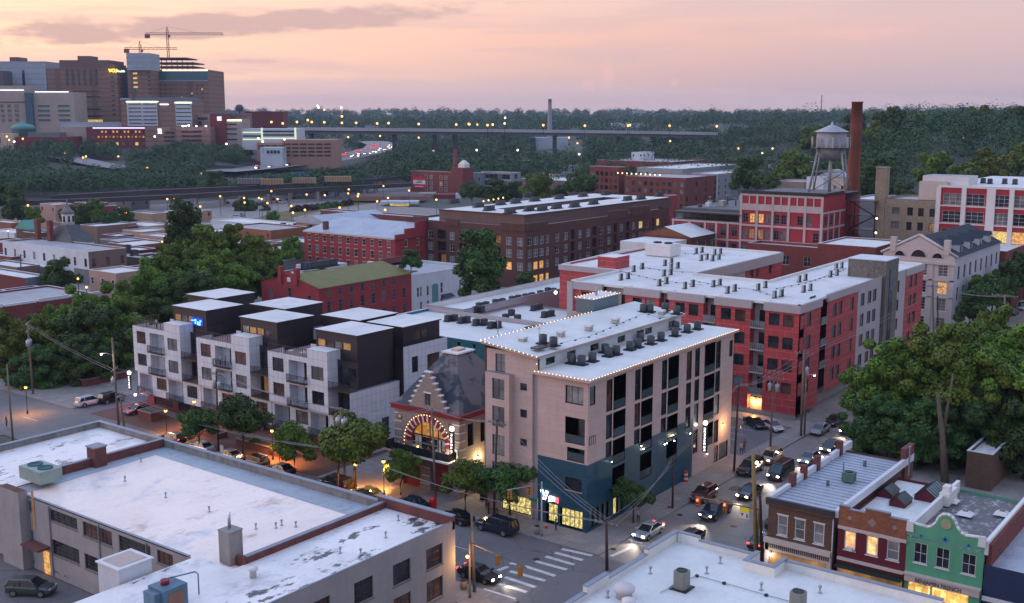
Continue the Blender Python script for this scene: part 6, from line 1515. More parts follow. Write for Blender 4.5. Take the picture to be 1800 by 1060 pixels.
 x,y=CF((51-900)/F_PX*955,955);m=MB();m.lathe(x,y,[(9.5,zv(262,955)),(9.5,zv(226,955)),(10.5,zv(226,955)),(8,zv(219,955)),(2,zv(216.5,955)),(1.4,zv(213,955)),(.1,zv(210,955))],FB('verdigris',(.13,.30,.29)),18);m.build('dome',r)
 part(r,'roof',lambda m:m.px(58,112,232,240,945,26,FB('slate',(.16,.17,.19))))
 bld('cream classical portico building at the far left',3,33,234,935,FB('cream',(.55,.42,.33)),20,[(8,10,240,250,DK)],base=252)
 LD=emis('deck_light',(.8,.9,.65),.45)
 bld('pale blue open parking deck with greenish lit floors',430,526,226,900,WT,35,[(432,464,p,p+2,LD if k!=1 else DK)for k,p in enumerate((231,237,243))]+[(467,521,p,p+2.2,LD if k==2 else DK)for k,p in enumerate((229,235,241))]+[(464,467,224,250,LD),(522,525,224,246,LD)],base=250)
 bld('salmon concrete parking deck beside the highway',500,589,245,880,SAL,40,[(503+14*k,514+14*k,p,p+2.3,DK)for k in range(6)for p in(251,257.5,264,270.5)],base=282)
 bld('grey salmon lower deck with ramps in front of the hospital',455,503,250,880,SAL,30,[(458+12*k,468+12*k,p,p+1.8,DK)for k in range(4)for p in(254,258)],base=270)
 bld('white box building with four dark windows below the decks',461,499,258,862,WT,20,[(473+6*k,477+6*k,263,268,DK)for k in range(4)],base=284)
 bld('long dark brick mill with a chain of lights on its roof',436,503,196,1250,RB,30,[],base=212)
 x,y,z=DP(421,196,1240);r=thing('water_tank','dark cylindrical tank on legs beyond the hospital','water tank',(x,y,z-2));m=MB();m.lathe(x,y,[(3.5,z),(4.5,z+4),(4.5,z+5),(2.5,z+7.5)],FB('tank',(.10,.10,.12)),12);m.lathe(x,y,[(1,z-6),(1,z)],FB('tank',(.10,.10,.12)),6);m.build('tank',r)
hospital()
def crane(label,um,vt,vb,d,uj0,uj1,vj):
 x,y,z=DP(um,vb,d);r=thing('tower_crane',label,'crane',(x,y,z),group='tower cranes over the hospital');X=(um-900)/F_PX*d
 CR=FB('crane_steel',(.22,.07,.05));zt,zj=zv(vt,d),zv(vj,d);w=.9
 m=CMB()
 for a in(-w,w):
  for b in(-w,w):m.tube([(*CF(X+a,d+b),z),(*CF(X+a,d+b),zt-3)],.22,CR,4)
 n=int((zt-z)/3)
 for k in range(n):m.tube([(*CF(X+(w if k%2 else-w),d-w),z+k*3),(*CF(X+(-w if k%2 else w),d-w),z+k*3+3)],.14,CR,4)
 m.tube([(*CF(X,d),zt-3),(*CF(X,d),zt)],.5,CR,4);m.build('mast',r)
 X0,X1=(uj0-900)/F_PX*d,(uj1-900)/F_PX*d
 m=CMB();dz=(X1-X0)*-.0
 for zz,b in((zj,-.8),(zj,.8),(zj+1.8,0)):m.tube([(*CF(X0,d+b),zz),(*CF(X1,d+b),zz-(1.8 if 0 else 0))],.22,CR,4)
 n=int((X1-X0)/2.2)
 for k in range(n):a=X0+(X1-X0)*k/n;b2=X0+(X1-X0)*(k+1)/n;m.tube([(*CF(a,d),zj+(1.8 if k%2 else 0)),(*CF(b2,d),zj+(0 if k%2 else 1.8))],.14,CR,4)
 m.build('jib',r)
 m=CMB();m.cbox(X0,X0+4.5,d-1,d+1,zj-3.2,zj+.5,CR);m.build('counterweight',r)
 m=CMB();m.tube([(*CF(X0+2,d),zj+1),(*CF(X,d),zt),(*CF(X+(X1-X)*.55,d),zj+1.8)],.10,CR,4);m.build('tie',r)
 m=CMB();m.cbox(X+.6,X+2.6,d-1,d+.6,zj-2.4,zj,CR);m.build('cab',r)
 for k in range(16 if uj1-uj0>110 else 8):
  u=um+4+(uj1-um-6)*k/(16 if uj1-uj0>110 else 8);m=CMB();m.px(u-.25,u+.25,vj-.4,vj+.2,d,-.1,WLY,fwd=1.2);m.build('lamp',r)
crane('larger tower crane with a long lit jib above the hospital',309.5,53,106,1100,271,405,66.5)
crane('smaller tower crane left of the larger one on the hospital',261.5,77,98,1075,234,325,91)
def highway():
 pts=[(505,226.5,985),(640,228.0,1000),(800,229.5,1020),(960,231.0,1050),(1120,233,1075),(1262,235.5,1100)]
 ax=[]
 for u,v,d in pts:x,y,z=DP(u,v,d);ax.append((x,y,z))
 r=thing('highway_bridge','long elevated concrete highway bridge across the valley','bridge',ax[0]);CM=plain('far_bridge_conc',(.42,.42,.46),.8,.2,.05);CD=plain('far_bridge_dark',(.15,.15,.17),.8,.2,.05)
 m=MB();n=Vector((_ch,_sh,0))*20
 for(z0,z1,off0,off1,mt)in((-4.0,-1.2,1.5,1.0,CD),(-1.2,0,0,1,CM),(0,1.6,0,.05,CM)):
  rings=[]
  for p in ax:
   a=Vector(p)+n*(0.0 if off0==0 else.12);b=Vector(p)+n*(off1 if off1!=1 else 1.0)
   rings.append([(a.x,a.y,p[2]+z0),(b.x,b.y,p[2]+z0),(b.x,b.y,p[2]+z1),(a.x,a.y,p[2]+z1)])
  m.rings(rings,mt,smooth=False)
 m.build('deck',r)
 for u,v,d in((548,229,995),(764,231,1024),(800,231,1027),(1086,235,1078),(1150,236,1086),(693,230,1012),(885,232,1038),(975,233,1055),(1215,237,1094)):
  x,y,z=DP(u,v,d+8);m=MB();m.lathe(x,y,[(2.2,-2),(2.0,z-4),(3.6,z-2.4)],CD,8);m.build('pier',r)
highway()
def ribbon(name,pts,w,mat,label,zoff=0):
 m=MB();P3=[Vector(p)for p in pts]
 for i in range(len(P3)-1):
  t=(P3[i+1]-P3[i]);t.z=0;t.normalize();nn=Vector((-t.y,t.x,0))*w/2
  t2=(P3[min(i+2,len(P3)-1)]-P3[i+1]);t2=t2 if t2.length>0 else t;t2.z=0;t2.normalize();n2=Vector((-t2.y,t2.x,0))*w/2
  m.face([P3[i]-nn,P3[i+1]-n2,P3[i+1]+n2,P3[i]+nn],mat)
 return tag(m.build(name),label,'road',kind='structure')
HW=((380,301,800),(430,297,830),(500,290,880),(560,283,930),(610,275,990),(645,267,1060),(668,260,1150),(672,254,1240),(655,248,1330))
LITR=plain('far_road',(.27,.24,.25),.8,.2,.05)
ribbon('road',[DP(u,v,d)for u,v,d in HW],34,LITR,'curving interstate crowded with headlights below the bridge')
HW2=((95,276,900),(130,283,880),(170,292,850),(220,300,820),(268,300,790))
ribbon('road',[(p[0],p[1],p[2]+2)for p in(DP(u,v,d)for u,v,d in HW2)],22,LITR,'pale highway ramp between the trees below the hospital')
ribbon('road',[DP(u,v,d)for u,v,d in((-60,274,905),(10,273,900),(50,272,898))],14,LITR,'short road with traffic at the far left')
ribbon('road',[DP(u,v,d)for u,v,d in((998,262,1500),(1010,255,1700),(1030,250,2000))],22,LITR,'far avenue climbing between trees behind the smokestack')
ribbon('road',[(p[0],p[1],p[2])for p in(DP(780,279,900),DP(880,279.5,905),DP(985,285,880))],10,plain('far_bridge_conc',(.26,.26,.29)),'low overpass crossing in front of the dark trees')
stack('smokestack','slim pale concrete power station stack on the skyline',*CF((965.5-900)/F_PX*1300,1300),2.9,2.0,10,zv(175.5,1300),plain('far_conc',(.30,.31,.36),.8,.15,.05))
r=thing('power_station','pale blue low station buildings under the slim stack','building',(*CF(60,1280),5));part(r,'wall',lambda m:(m.px(941,998,241,262,1290,30,FB('paleblue',(.34,.42,.50))),m.px(932,941,241,275,1285,10,FB('dk2',(.05,.05,.07)))))
r=thing('factory','far grey plant building with orange lamps above the bridge','building',(*CF(150,1700),20));part(r,'wall',lambda m:(m.px(1076,1138,216,240,1700,40,FB('white',(.5,.53,.58))),m.px(1064,1090,224,240,1690,20,FB('white',(.5,.53,.58)))))
r=thing('stadium_roof','tiny dark stepped roof rising on the skyline','building',(*CF(400,3400),50));part(r,'wall',lambda m:(m.px(1112,1133,195,199,3400,40,FB('blue',(.27,.30,.36))),m.px(1118,1128,193.5,195,3400,30,FB('blue',(.27,.30,.36)))))
for(u,vt,vb,lab)in((1443.5,168,196,'red and white radio mast on the skyline'),(1473,184,196,'thin mast just right of the radio mast'),(1638,183,196,'short antenna mast on the right skyline')):
 x,y,z=DP(u,vb,3000);m=MB();zt=zv(vt,3000)
 m.tube([(x,y,z-10),(x,y,zt)],1.3 if u<1450 else.7,FB('mast',(.35,.18,.18)),4);m.tube([(x-4,y+3,z+(zt-z)*.6),(x+4,y-3,z+(zt-z)*.6)],.5,FB('mast',(.35,.18,.18)),4);tag(m.build('radio_mast',loc=(x,y,z)),lab,'mast')
def viaduct(name,label,pts,zdeck,w,bent):
 V=[(*P(u,v,zdeck),zdeck)for u,v in pts];r=thing(name,label,'viaduct',(*V[0][:2],0));DKS=FB('rail_steel',(.055,.045,.05))
 m=MB();n=Vector((_ch,_sh,0))*w
 m.rings([[(p[0],p[1],p[2]-2.2),(p[0]+n.x,p[1]+n.y,p[2]-2.2),(p[0]+n.x,p[1]+n.y,p[2]),(p[0],p[1],p[2])]for p in V],DKS,smooth=False)
 for z in(.5,1.1):m.tube([(p[0],p[1],p[2]+z)for p in V],.12,DKS,4)
 m.build('deck',r)
 for a,b in zip(V,V[1:]):
  L=math.hypot(b[0]-a[0],b[1]-a[1]);k=int(L/bent)
  for i in range(k):
   x,y=a[0]+(b[0]-a[0])*i/k,a[1]+(b[1]-a[1])*i/k
   m=MB();m.box(x-.6,x+.6,y-.6,y+.6,-.1,zdeck-2.2,CONC);x2,y2=x+n.x*.9,y+n.y*.9;m.box(x2-.6,x2+.6,y2-.6,y2+.6,-.1,zdeck-2.2,CONC);m.build('bent',r)
 return V
va=viaduct('railway_viaduct','upper dark steel railway viaduct carrying freight cars',[(90,344),(250,335),(420,328),(590,319),(722,309)],9.0,9,26)
vb=viaduct('railway_viaduct','lower dark steel railway viaduct in front of the upper one',[(-40,356),(140,350),(300,343),(470,334),(640,326),(722,322)],7.5,8,24)
for k,(u,v,L,c,lab)in enumerate(((594,322,15,(.42,.28,.16),'tan freight car right of the others on the railway viaduct'),(478,327,12,(.40,.25,.14),'orange tan freight car in the middle of the railway viaduct'),(535,325,13,(.36,.24,.15),'tan hopper car between two others on the viaduct'),(440,326,14,(.22,.21,.22),'grey freight car on the railway viaduct'),(530,314,13,(.02,.25,.42),'bright blue container car behind the viaduct'))):
 x,y=P(u,v,9.2);t=thing('freight_car',lab,'freight car',(x,y,9.1),R(-53+6));m=MB();m.box(-L/2,L/2,-1.5,1.5,1.0,4.0,plain('freight%d'%k,c,.7,.25,.5))
 for i in range(int(L/1.5)):m.box(-L/2+i*1.5,-L/2+i*1.5+.15,-1.58,-1.5,1.0,4.0,FB('rail_steel',(.05,.05,.05)))
 o=m.build('body');o.parent=t
 for s in(-1,1):
  m=MB();m.box(s*L*.33-1,s*L*.33+1,-1.2,1.2,0,.95,BLACK);o=m.build('bogie');o.parent=t
def psheet(name,pix,z,mat,label,cat):
 m=MB();m.face([(*P(u,v,z),z)for u,v in pix],mat);return tag(m.build(name),label,cat,kind='structure')
LOTL=plain('far_lot',(.24,.22,.225),.8,.25,.05)
psheet('parking_lot',[(200,392),(250,362),(730,326),(740,345),(600,378),(470,398),(300,405)],.06,LOTL,'broad asphalt car parks below the viaduct dotted with lamps','parking lot')
psheet('pavement',[(-60,640),(130,552),(330,440),(560,402),(250,374),(-60,384)],.03,plain('old_quarter_street',(.17,.155,.15),.9,.35,.06),'streets and yards between the low warehouses at left','pavement')
psheet('lawn',[(455,382),(480,374),(640,352),(660,356),(560,372),(500,386)],.12,plain('dry_grass',(.16,.13,.05),.9,.4,.1),'dry grass strip between the car parks','lawn')
psheet('lawn',[(395,392),(420,385),(500,380),(520,388),(470,398),(420,400)],.13,plain('dry_grass',(.16,.13,.05)),'dry grass strip with bushes beside the white roofs','lawn')
psheet('lawn',[(1500,262),(1560,255),(1900,262),(1900,300),(1700,292),(1560,282)],0,plain('dry_grass',(.16,.13,.05)),'dry grass slope on the right hill','lawn')if 0 else None
r=thing('petrol_station','low canopy building glowing yellow beside the railway lots','building',(*P(690,362,0),0));m=CMB();m.px(668,735,352,356,585,10,FB('white',(.5,.53,.58)));m.px(686,718,356,363,590,4,L_YEL);m.build('canopy',r)
r=thing('warehouse','long low brown roofed shed behind the glowing canopy','building',(*P(690,345,0),0));m=CMB();m.px(618,745,343,351,610,22,FB('brown2',(.22,.145,.135)),FB('redroof',(.12,.07,.07)));m.build('wall',r)
r=thing('restaurant','small dark red building with a white zigzag gable','building',(*P(790,345,0),0));m=CMB();m.px(762,810,340,350,640,15,FB('red',(.16,.05,.05)));m.px(801,810,338,350,638,6,FB('white',(.5,.53,.58)));m.px(735,765,338,352,645,14,FB('tan',(.30,.26,.22)));
m.build('wall',r)
r=thing('school_building','pale modern block on the wooded right hill','building',(*CF(380,760),30));m=CMB();m.px(1588,1645,220,252,760,25,FB('white',(.5,.53,.58)),FB('white',(.5,.53,.58)));m.px(1600,1640,211,221,775,15,FB('beige2',(.45,.38,.36)));m.px(1633,1652,207,221,780,10,FB('white',(.5,.53,.58)));m.px(1592,1618,223,235,760,-.1,G_BLIND,fwd=.3);m.build('wall',r)
r=thing('pavilion','small grey hexagonal park pavilion on the right hill','pavilion',(*CF(262,640),25));x,y=CF((1713-900)/F_PX*640,640);m=MB();z0,z1=zv(284,640),zv(262,640);m.lathe(x,y,[(4.6,z0-3),(4.6,z1),(5.6,z1),(5.2,z1+1.2),(2.5,z1+2.2)],FB('pav',(.24,.27,.32)),8)
m.build('wall',r);m=MB();m.lathe(*CF((1710-900)/F_PX*635,635),[(.9,z0),(.9,z1-1.5)],TRIMW,6);m.build('door',r)
# ================================================================== trees
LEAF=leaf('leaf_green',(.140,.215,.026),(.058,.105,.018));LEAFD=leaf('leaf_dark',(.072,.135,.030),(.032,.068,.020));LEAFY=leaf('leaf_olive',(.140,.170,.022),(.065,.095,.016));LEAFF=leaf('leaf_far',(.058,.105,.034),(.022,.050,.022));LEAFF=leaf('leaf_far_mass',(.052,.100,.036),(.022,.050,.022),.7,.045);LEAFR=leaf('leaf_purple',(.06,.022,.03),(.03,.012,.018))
BARK=plain('bark',(.15,.115,.085),.95,.45,2,obj=True);BARKD=plain('bark_dark',(.06,.045,.035),.95,.4,2,obj=True)
rng=np.random.default_rng(11)
def quads(name,C,N,S,mat):
 "leaf sized quads: centres C, normals N, half sizes S"
 n=len(C);up=rng.normal(size=(n,3));T=np.cross(N,up);T/=np.linalg.norm(T,axis=1)[:,None]+1e-9;B=np.cross(N,T)
 T*=S[:,None];B*=(S*rng.uniform(.55,1.0,n))[:,None]
 V=np.stack([C-T-B*.3,C-B,C+T+B*.2,C+B],1).reshape(-1,3).astype(np.float32)
 me=bpy.data.meshes.new(name);me.vertices.add(4*n);me.vertices.foreach_set('co',V.ravel())
 me.loops.add(4*n);me.loops.foreach_set('vertex_index',np.arange(4*n,dtype=np.int32));me.polygons.add(n)
 me.polygons.foreach_set('loop_start',np.arange(0,4*n,4,dtype=np.int32));me.polygons.foreach_set('loop_total',np.full(n,4,dtype=np.int32))
 me.materials.append(mat);me.update(calc_edges=True);me.validate();return me
def crown_pts(R_,Hh,nb,per,rb=(.28,.45),low=-.55,squash=1.0):
 "leaf clumps: nb sub-crowns spread over an uneven dome of radius R_ and half height Hh"
 C,N=[],[]
 for k in range(nb):
  d=rng.normal(size=3);d/=np.linalg.norm(d)
  if d[2]<low:d[2]=-d[2]*.5
  q=rng.uniform(.42,1.02)*(1 if k%4 else.4);c=np.array([d[0]*R_*q,d[1]*R_*q,d[2]*Hh*q]);r=R_*rng.uniform(*rb)
  e=rng.normal(size=(per,3));e/=np.linalg.norm(e,axis=1)[:,None]
  rad=(1-np.abs(rng.normal(size=per))*.22).clip(.15,1.12)
  p=c+e*rad[:,None]*np.array([r,r,r*.78]);nn=e+rng.normal(size=(per,3))*.55+np.array([0,0,.35]);nn/=np.linalg.norm(nn,axis=1)[:,None]
  C.append(p);N.append(nn)
 return np.concatenate(C),np.concatenate(N)
def trunk_mesh(name,h,r,R_,mat,seed,limbs=5):
 rn=random.Random(seed);m=MB();top=(rn.uniform(-.3,.3),rn.uniform(-.3,.3),h)
 m.tube([(0,0,-.2),(rn.uniform(-.1,.1),rn.uniform(-.1,.1),h*.5),top],r,mat,8,r*.6)
 for k in range(limbs):
  a=k/limbs*6.283+rn.random();q=rn.uniform(.45,.8)*R_;z0=h*rn.uniform(.6,1)
  m.tube([(top[0]*z0/h,top[1]*z0/h,z0),(q*.5*math.cos(a),q*.5*math.sin(a),z0+R_*.35),(q*math.cos(a),q*math.sin(a),z0+R_*rn.uniform(.6,1.0))],r*.42,mat,5,r*.12)
 return m.mesh(name)
def tree_kind(R_,Hh,trunkh,tr,nb,per,s,mat,bark,seed,rb=(.28,.45),low=-.55):
 C,N=crown_pts(R_,Hh,nb,per,rb,low);C[:,2]+=trunkh+Hh*.8
 return quads('crown',C,N,rng.uniform(.6,1.3,len(C))*s,mat),trunk_mesh('trunk',trunkh+Hh*.5,tr,R_,bark,seed)
STREET=[tree_kind(2.9,2.9,1.7,.14,30,420,.15,LEAF,BARKD,k)for k in range(3)]
STREETD=[tree_kind(2.9,2.9,1.7,.14,30,420,.15,LEAFD,BARKD,k+9)for k in range(2)]
BIG=[tree_kind(8.0,8.6,2.6,.5,110,400,.26,m,b,k+3,(.11,.25),-.9)for k,(m,b)in enumerate(((LEAF,BARK),(LEAF,BARK),(LEAFY,BARKD),(LEAFD,BARKD)))]
MEDIUM=[tree_kind(5.0,5.2,1.6,.3,34,260,.34,m,BARKD,k+20,(.26,.42))for k,m in enumerate((LEAFD,LEAF,LEAFY,LEAFD))]
TALL=tree_kind(5.0,9.5,2.5,.5,110,330,.28,LEAFD,BARKD,44,(.24,.4),-.95)
BUSH=[quads('crown',*(lambda CN:(CN[0],CN[1],rng.uniform(.6,1.3,len(CN[0]))*.28))(crown_pts(1.8,1.2,9,90,(.35,.55),-.2)),m)for m in(LEAFD,LEAFR)]
def tree(kind,x,y,z,s,label,group=None,rz=None,cat='tree',name='tree'):
 t=thing(name,label,cat,(x,y,z),rz if rz is not None else random.random()*6.28,group);t.scale=(s,s,s*random.uniform(.94,1.06))
 c,k=kind;put('crown',c,t)
 if k:put('trunk',k,t)
 return t
def tree_at(kind,u,v,d,Rpx_or_R,base_R,label,group=None,z0=None):
 "crown centre seen at (u,v) d metres away"
 x,y,z=DP(u,v,d);s=Rpx_or_R/base_R;zc={8.0:2.6+6.9,5.0:1.6+4.2,2.9:2.6+2.1}[base_R]*s
 return tree(kind,x,y,max(z-zc,-5)if z0 is None else z0,s,label,group)
g='street trees along the townhouses and corner block'
for k,(u,v,s,kd,lab)in enumerate(((352,794,.98,STREETD[0],'leafy street tree farthest left before the townhouses'),(428,801,1.32,STREETD[1],'full round street tree in front of the middle townhouse'),(518,829,1.08,STREET[0],'street tree between the middle and nearest townhouse fronts'),(625,858,1.55,STREET[1],'largest street tree, in front of the nearest townhouse'),
(705,870,.80,STREET[2],'small street tree lit yellow beside the firehouse'),(818,897,1.0,STREET[0],'round street tree right of the firehouse doors'),(897,905,1.15,STREETD[0],'dark street tree in front of the corner shop windows'),(1113,918,.78,STREETD[1],'slim young street tree beside the teal wall'))):
 x,y=P(u,v,.13);tree(kd,x,y,.13,s,lab,g,k*1.1)
g='big park trees left of the townhouses'
for k,(u,v,d,R_,kd,lab)in enumerate(((22,612,205,6.8,2,'olive tree at the left edge by the junction'),(90,612,207,7,1,'tree just right of the left edge tree'),(150,605,206,8,3,'dark tree above the brick planter'),(205,600,212,8,1,'tree touching the farthest townhouse corner'),(60,655,195,5.5,3,'low dark tree behind the street corner lamp'),(140,592,225,7.6,1,'tree behind the dark planter tree'),(212,568,232,7.6,0,'bright tree left of the roof terraces'),
(268,532,245,8.4,1,'tall green tree behind the farthest penthouse'),(300,492,262,8,2,'olive crowned tree in the middle of the park'),(350,468,268,8.5,0,'tree below the tall dark evergreen'),(330,530,240,8.5,3,'dark tree right behind the penthouse roofs'),(395,460,272,8.5,2,'broad olive tree right of the evergreen'),(440,480,265,7.5,0,'loose open tree at the right end of the park'),(395,500,258,8,1,'lower tree beneath the broad olive crown'),(150,640,197,5.5,3,'low tree behind the parked silver car'),(455,460,285,6.0,1,'small tree at the far right end of the park'))):
 tree_at(BIG[kd],u,v,d,R_,8.0,lab,g)
x,y,z=DP(322,405,283);tree(TALL,x,y,0,1.34,'tall dark evergreen rising above all the park trees',None,1.0).scale=(1.0,1.0,1.38)
tree_at(BIG[3],283,428,285,3.2,8.0,'small dark tree left of the tall evergreen',None,3.5)
g='big trees behind the shop row'
for k,(u,v,d,R_,kd,lab)in enumerate(((1560,660,158,7.0,0,'leftmost big tree overhanging the main street traffic'),(1543,735,152,5.5,3,'dark low tree beside the main street cars'),(1625,640,156,7.5,1,'tall bright tree second from the street'),(1690,655,150,8.2,0,'big tree with a pale forked trunk behind the shop roofs'),(1770,650,150,8.5,1,'big bright tree at the right edge behind the shops'),(1625,745,148,6.0,3,'dark lower tree behind the tin roof'),(1790,735,145,8.0,3,'dark tree at the right edge above the brick outbuilding'),(1700,745,158,6.0,3,'shaded tree in the middle of the yard'),(1750,600,172,7.5,1,'farther bright tree near the power pole'))):
 t=tree_at(BIG[kd],u,v,d,R_,8.0,lab,g,0)
 x,y,z=DP(u,v+22,d);t.location=(x,y,max(-1.5,z-9.5*R_/8));t.scale=[q*.94 for q in t.scale]
for k,(u,v,d,s_)in enumerate(((1560,800,150,3.6),(1610,810,148,3.4),(1590,770,156,4),(1640,790,158,3.6),(1720,790,160,4.2),(1700,830,146,2.6),(1770,800,158,4))):
 tree_at(MEDIUM[(0,3,0,3,3,0,3)[k]],u,v,d,s_,5.0,'%s low undergrowth tree from the front in the yard behind the shops'%ORD[k],'low trees under the big crowns behind the shops',0)
for a in((1662,845,141,1648,690),(1700,800,148,1720,700)):
 x,y,z=DP(a[0],a[1],a[2]);x2,y2,z2=DP(a[3],a[4],a[2]+2);m=MB();m.tube([(x,y,-.1),((x+x2)/2+.4,(y+y2)/2,z2*.5),(x2,y2,z2)],.55,BARK,8,.22);m.tube([((x+x2)/2+.4,(y+y2)/2,z2*.5),(x2+3,y2-1,z2+2)],.28,BARK,6,.1)
 tt=thing('dead_tree',0,'tree',(x,y,0));m.build('trunk',tt);tag(tt,['pale forked trunk rising behind the brown shop roof','slimmer leaning pale trunk right of the forked one'][a[0]>1690])
g='trees scattered among the warehouses'
MT=((838,458,240,5.4,3,'tall dark tree before the dark brick apartments'),(842,498,238,4.2,3,'bushy tree at the foot of the tall dark one'),(722,458,268,2.6,3,'small tree beside the yellow lit windows'),(925,492,262,2.4,0,'little tree at the dark block corner'),(510,442,330,4.0,1,'tree between white roof and red tobacco warehouse'),(108,490,285,4.2,3,'dark tree below the long white building'),
(430,366,560,5.5,0,'tree in the car park left'),(465,372,560,3.0,3,'round shrub tree in the car park'),(478,388,500,4,1,'bush beside the clubhouse'),(830,337,560,6,0,'dark tree beside the riverside warehouse'),(868,338,560,6.5,3,'tree before the grey lofts'),(905,338,560,5,3,'low tree behind the dark block roof'),(945,330,545,7.5,1,'larger green tree beyond the dark block'),(985,338,555,4,0,'small tree left of the round park tree'),(1022,325,540,7.5,0,'round dark tree beside the distant brick apartments'),
(1315,312,470,7,3,'dark tree left of the white shed'),(1395,295,520,8,1,'green tree behind the factory deck'),(1352,322,455,4,0,'tree behind the roof vents'),(1535,330,430,7,3,'tree between the smokestack and tan chimney'),(1545,295,470,6,0,'tree behind the tan chimney'),(1590,345,420,4.5,3,'tree behind the tan factory roof'),(1640,300,440,7,1,'tree above the penthouse'),(1740,300,430,9,2,'autumn tinted tree behind the white factory'),(1790,290,440,8,2,'olive tree at the right edge'),(1690,318,420,6,1,'green tree behind the factory condensers'),
(1745,520,240,4.2,0,'dark tree at the foot of the pale temple side'),(1712,545,232,3.6,3,'dark street tree near the temple corner'),(1778,495,258,4.2,3,'street tree near the parked van'),(1795,470,275,4,0,'farther street tree at the right edge'),(1724,515,245,3.8,1,'middle street tree beside the temple'),
(150,385,430,5.5,3,'dark tree behind the cupola'),(190,392,430,5.5,0,'tree right of the cupola'),(215,388,440,5,3,'tree left of the tan store'),(125,380,440,4.5,0,'tree behind the slate roof'),(165,372,460,4.5,1,'tree by the brick railway warehouse'),(30,372,470,5.5,3,'tree left of the railway warehouse'),(10,345,520,7,0,'tree at the left edge by the viaduct'),(60,380,450,4,1,'bush by the green roof'),(378,322,620,6,3,'tree in front of the viaduct'))
for u,v,d,R_,kd,lab in MT:tree_at(MEDIUM[kd],u,v,d,R_,5.0,lab,g)
g='row of dark shrubs in the car park'
for k in range(11):
 u,v=524+k*8.6,372-k*1.2;x,y=P(u,v,0);tree((BUSH[1 if k in(0,1,2,9,10)else 0],None),x,y,.1,2.2,'%s shrub from the left in the row beside the car park drive'%ORD[k],g,cat='shrub',name='shrub')
HWX=[(a[0]+(b[0]-a[0])*k/3,a[1]+(b[1]-a[1])*k/3,a[2]+(b[2]-a[2])*k/3)for a,b in zip(HW,HW[1:])for k in range(3)]+[(1015,256,1600)]
def wood(name,label,regions,mat,s,per,rt=(5,8)):
 C,N,S=[],[],[]
 for(u0,u1,d0,d1,n)in regions:
  for k in range(n):
   u=random.uniform(u0,u1);d=math.sqrt(random.uniform(d0*d0,d1*d1));X=(u-900)/F_PX*d;x,y=CF(X,d);z=terrain(X,d)
   nz=math.sin(x*.021)*math.cos(y*.017)+.6*math.sin(x*.055+y*.043)
   if nz<-1.15 or random.random()<.06:continue
   r=random.uniform(*rt)*(1+.18*nz)
   pu,pv=u,200+(48-z-2*r)*F_PX/d
   if any(abs(pu-q[0])<16 and pv<q[1]+7 and pv>q[1]-60 and d<q[2]+20 for q in HWX):continue
   e=rng.normal(size=(per,3));e[:,2]=np.abs(e[:,2])-.25;e/=np.linalg.norm(e,axis=1)[:,None]
   lump=1+.22*np.sin(e[:,0]*5+k)*np.cos(e[:,1]*4+2*k);rad=(lump*(1-np.abs(rng.normal(size=per))*.12))[:,None]
   hh=random.uniform(.9,1.35);C.append(np.array([x,y,z+r*.95])+e*rad*np.array([r,r,r*hh]));nn=e+rng.normal(size=(per,3))*.14+np.array([0,0,.25]);N.append(nn/np.linalg.norm(nn,axis=1)[:,None]);S.append(rng.uniform(.6,1.3,per)*s*(.7+d/3000.))
 o=bpy.data.objects.new(name,quads(name,np.concatenate(C),np.concatenate(N),np.concatenate(S),mat));COL.objects.link(o);return tag(o,label,'woods',kind='stuff')
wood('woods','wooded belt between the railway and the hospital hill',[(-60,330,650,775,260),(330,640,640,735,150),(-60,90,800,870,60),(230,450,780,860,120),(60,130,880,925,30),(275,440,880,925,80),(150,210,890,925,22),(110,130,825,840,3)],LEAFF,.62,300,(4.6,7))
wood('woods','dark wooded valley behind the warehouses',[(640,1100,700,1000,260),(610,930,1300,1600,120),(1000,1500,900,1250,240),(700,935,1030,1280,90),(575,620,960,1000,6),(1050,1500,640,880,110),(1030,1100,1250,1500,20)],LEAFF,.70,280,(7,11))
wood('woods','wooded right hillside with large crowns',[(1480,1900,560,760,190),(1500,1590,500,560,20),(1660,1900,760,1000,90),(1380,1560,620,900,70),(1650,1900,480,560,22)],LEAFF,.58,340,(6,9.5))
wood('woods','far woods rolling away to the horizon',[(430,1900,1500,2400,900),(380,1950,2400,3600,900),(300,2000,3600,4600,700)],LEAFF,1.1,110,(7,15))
g='large trees on the right hilltop'
for k,(u,v,d,R_)in enumerate(((1565,215,640,9),(1600,230,650,9),(1545,240,620,8),(1500,235,700,9),(1680,215,700,8.5),(1720,213,720,9),(1765,215,700,9),(1800,220,690,9),(1470,250,660,9),(1430,245,720,9))):
 tree_at(MEDIUM[k%4],u,v,d,R_,5.0,'%s tree from the left on the right hilltop skyline'%ORD[sorted([1565,1600,1545,1500,1680,1720,1765,1800,1470,1430]).index(u)],g)
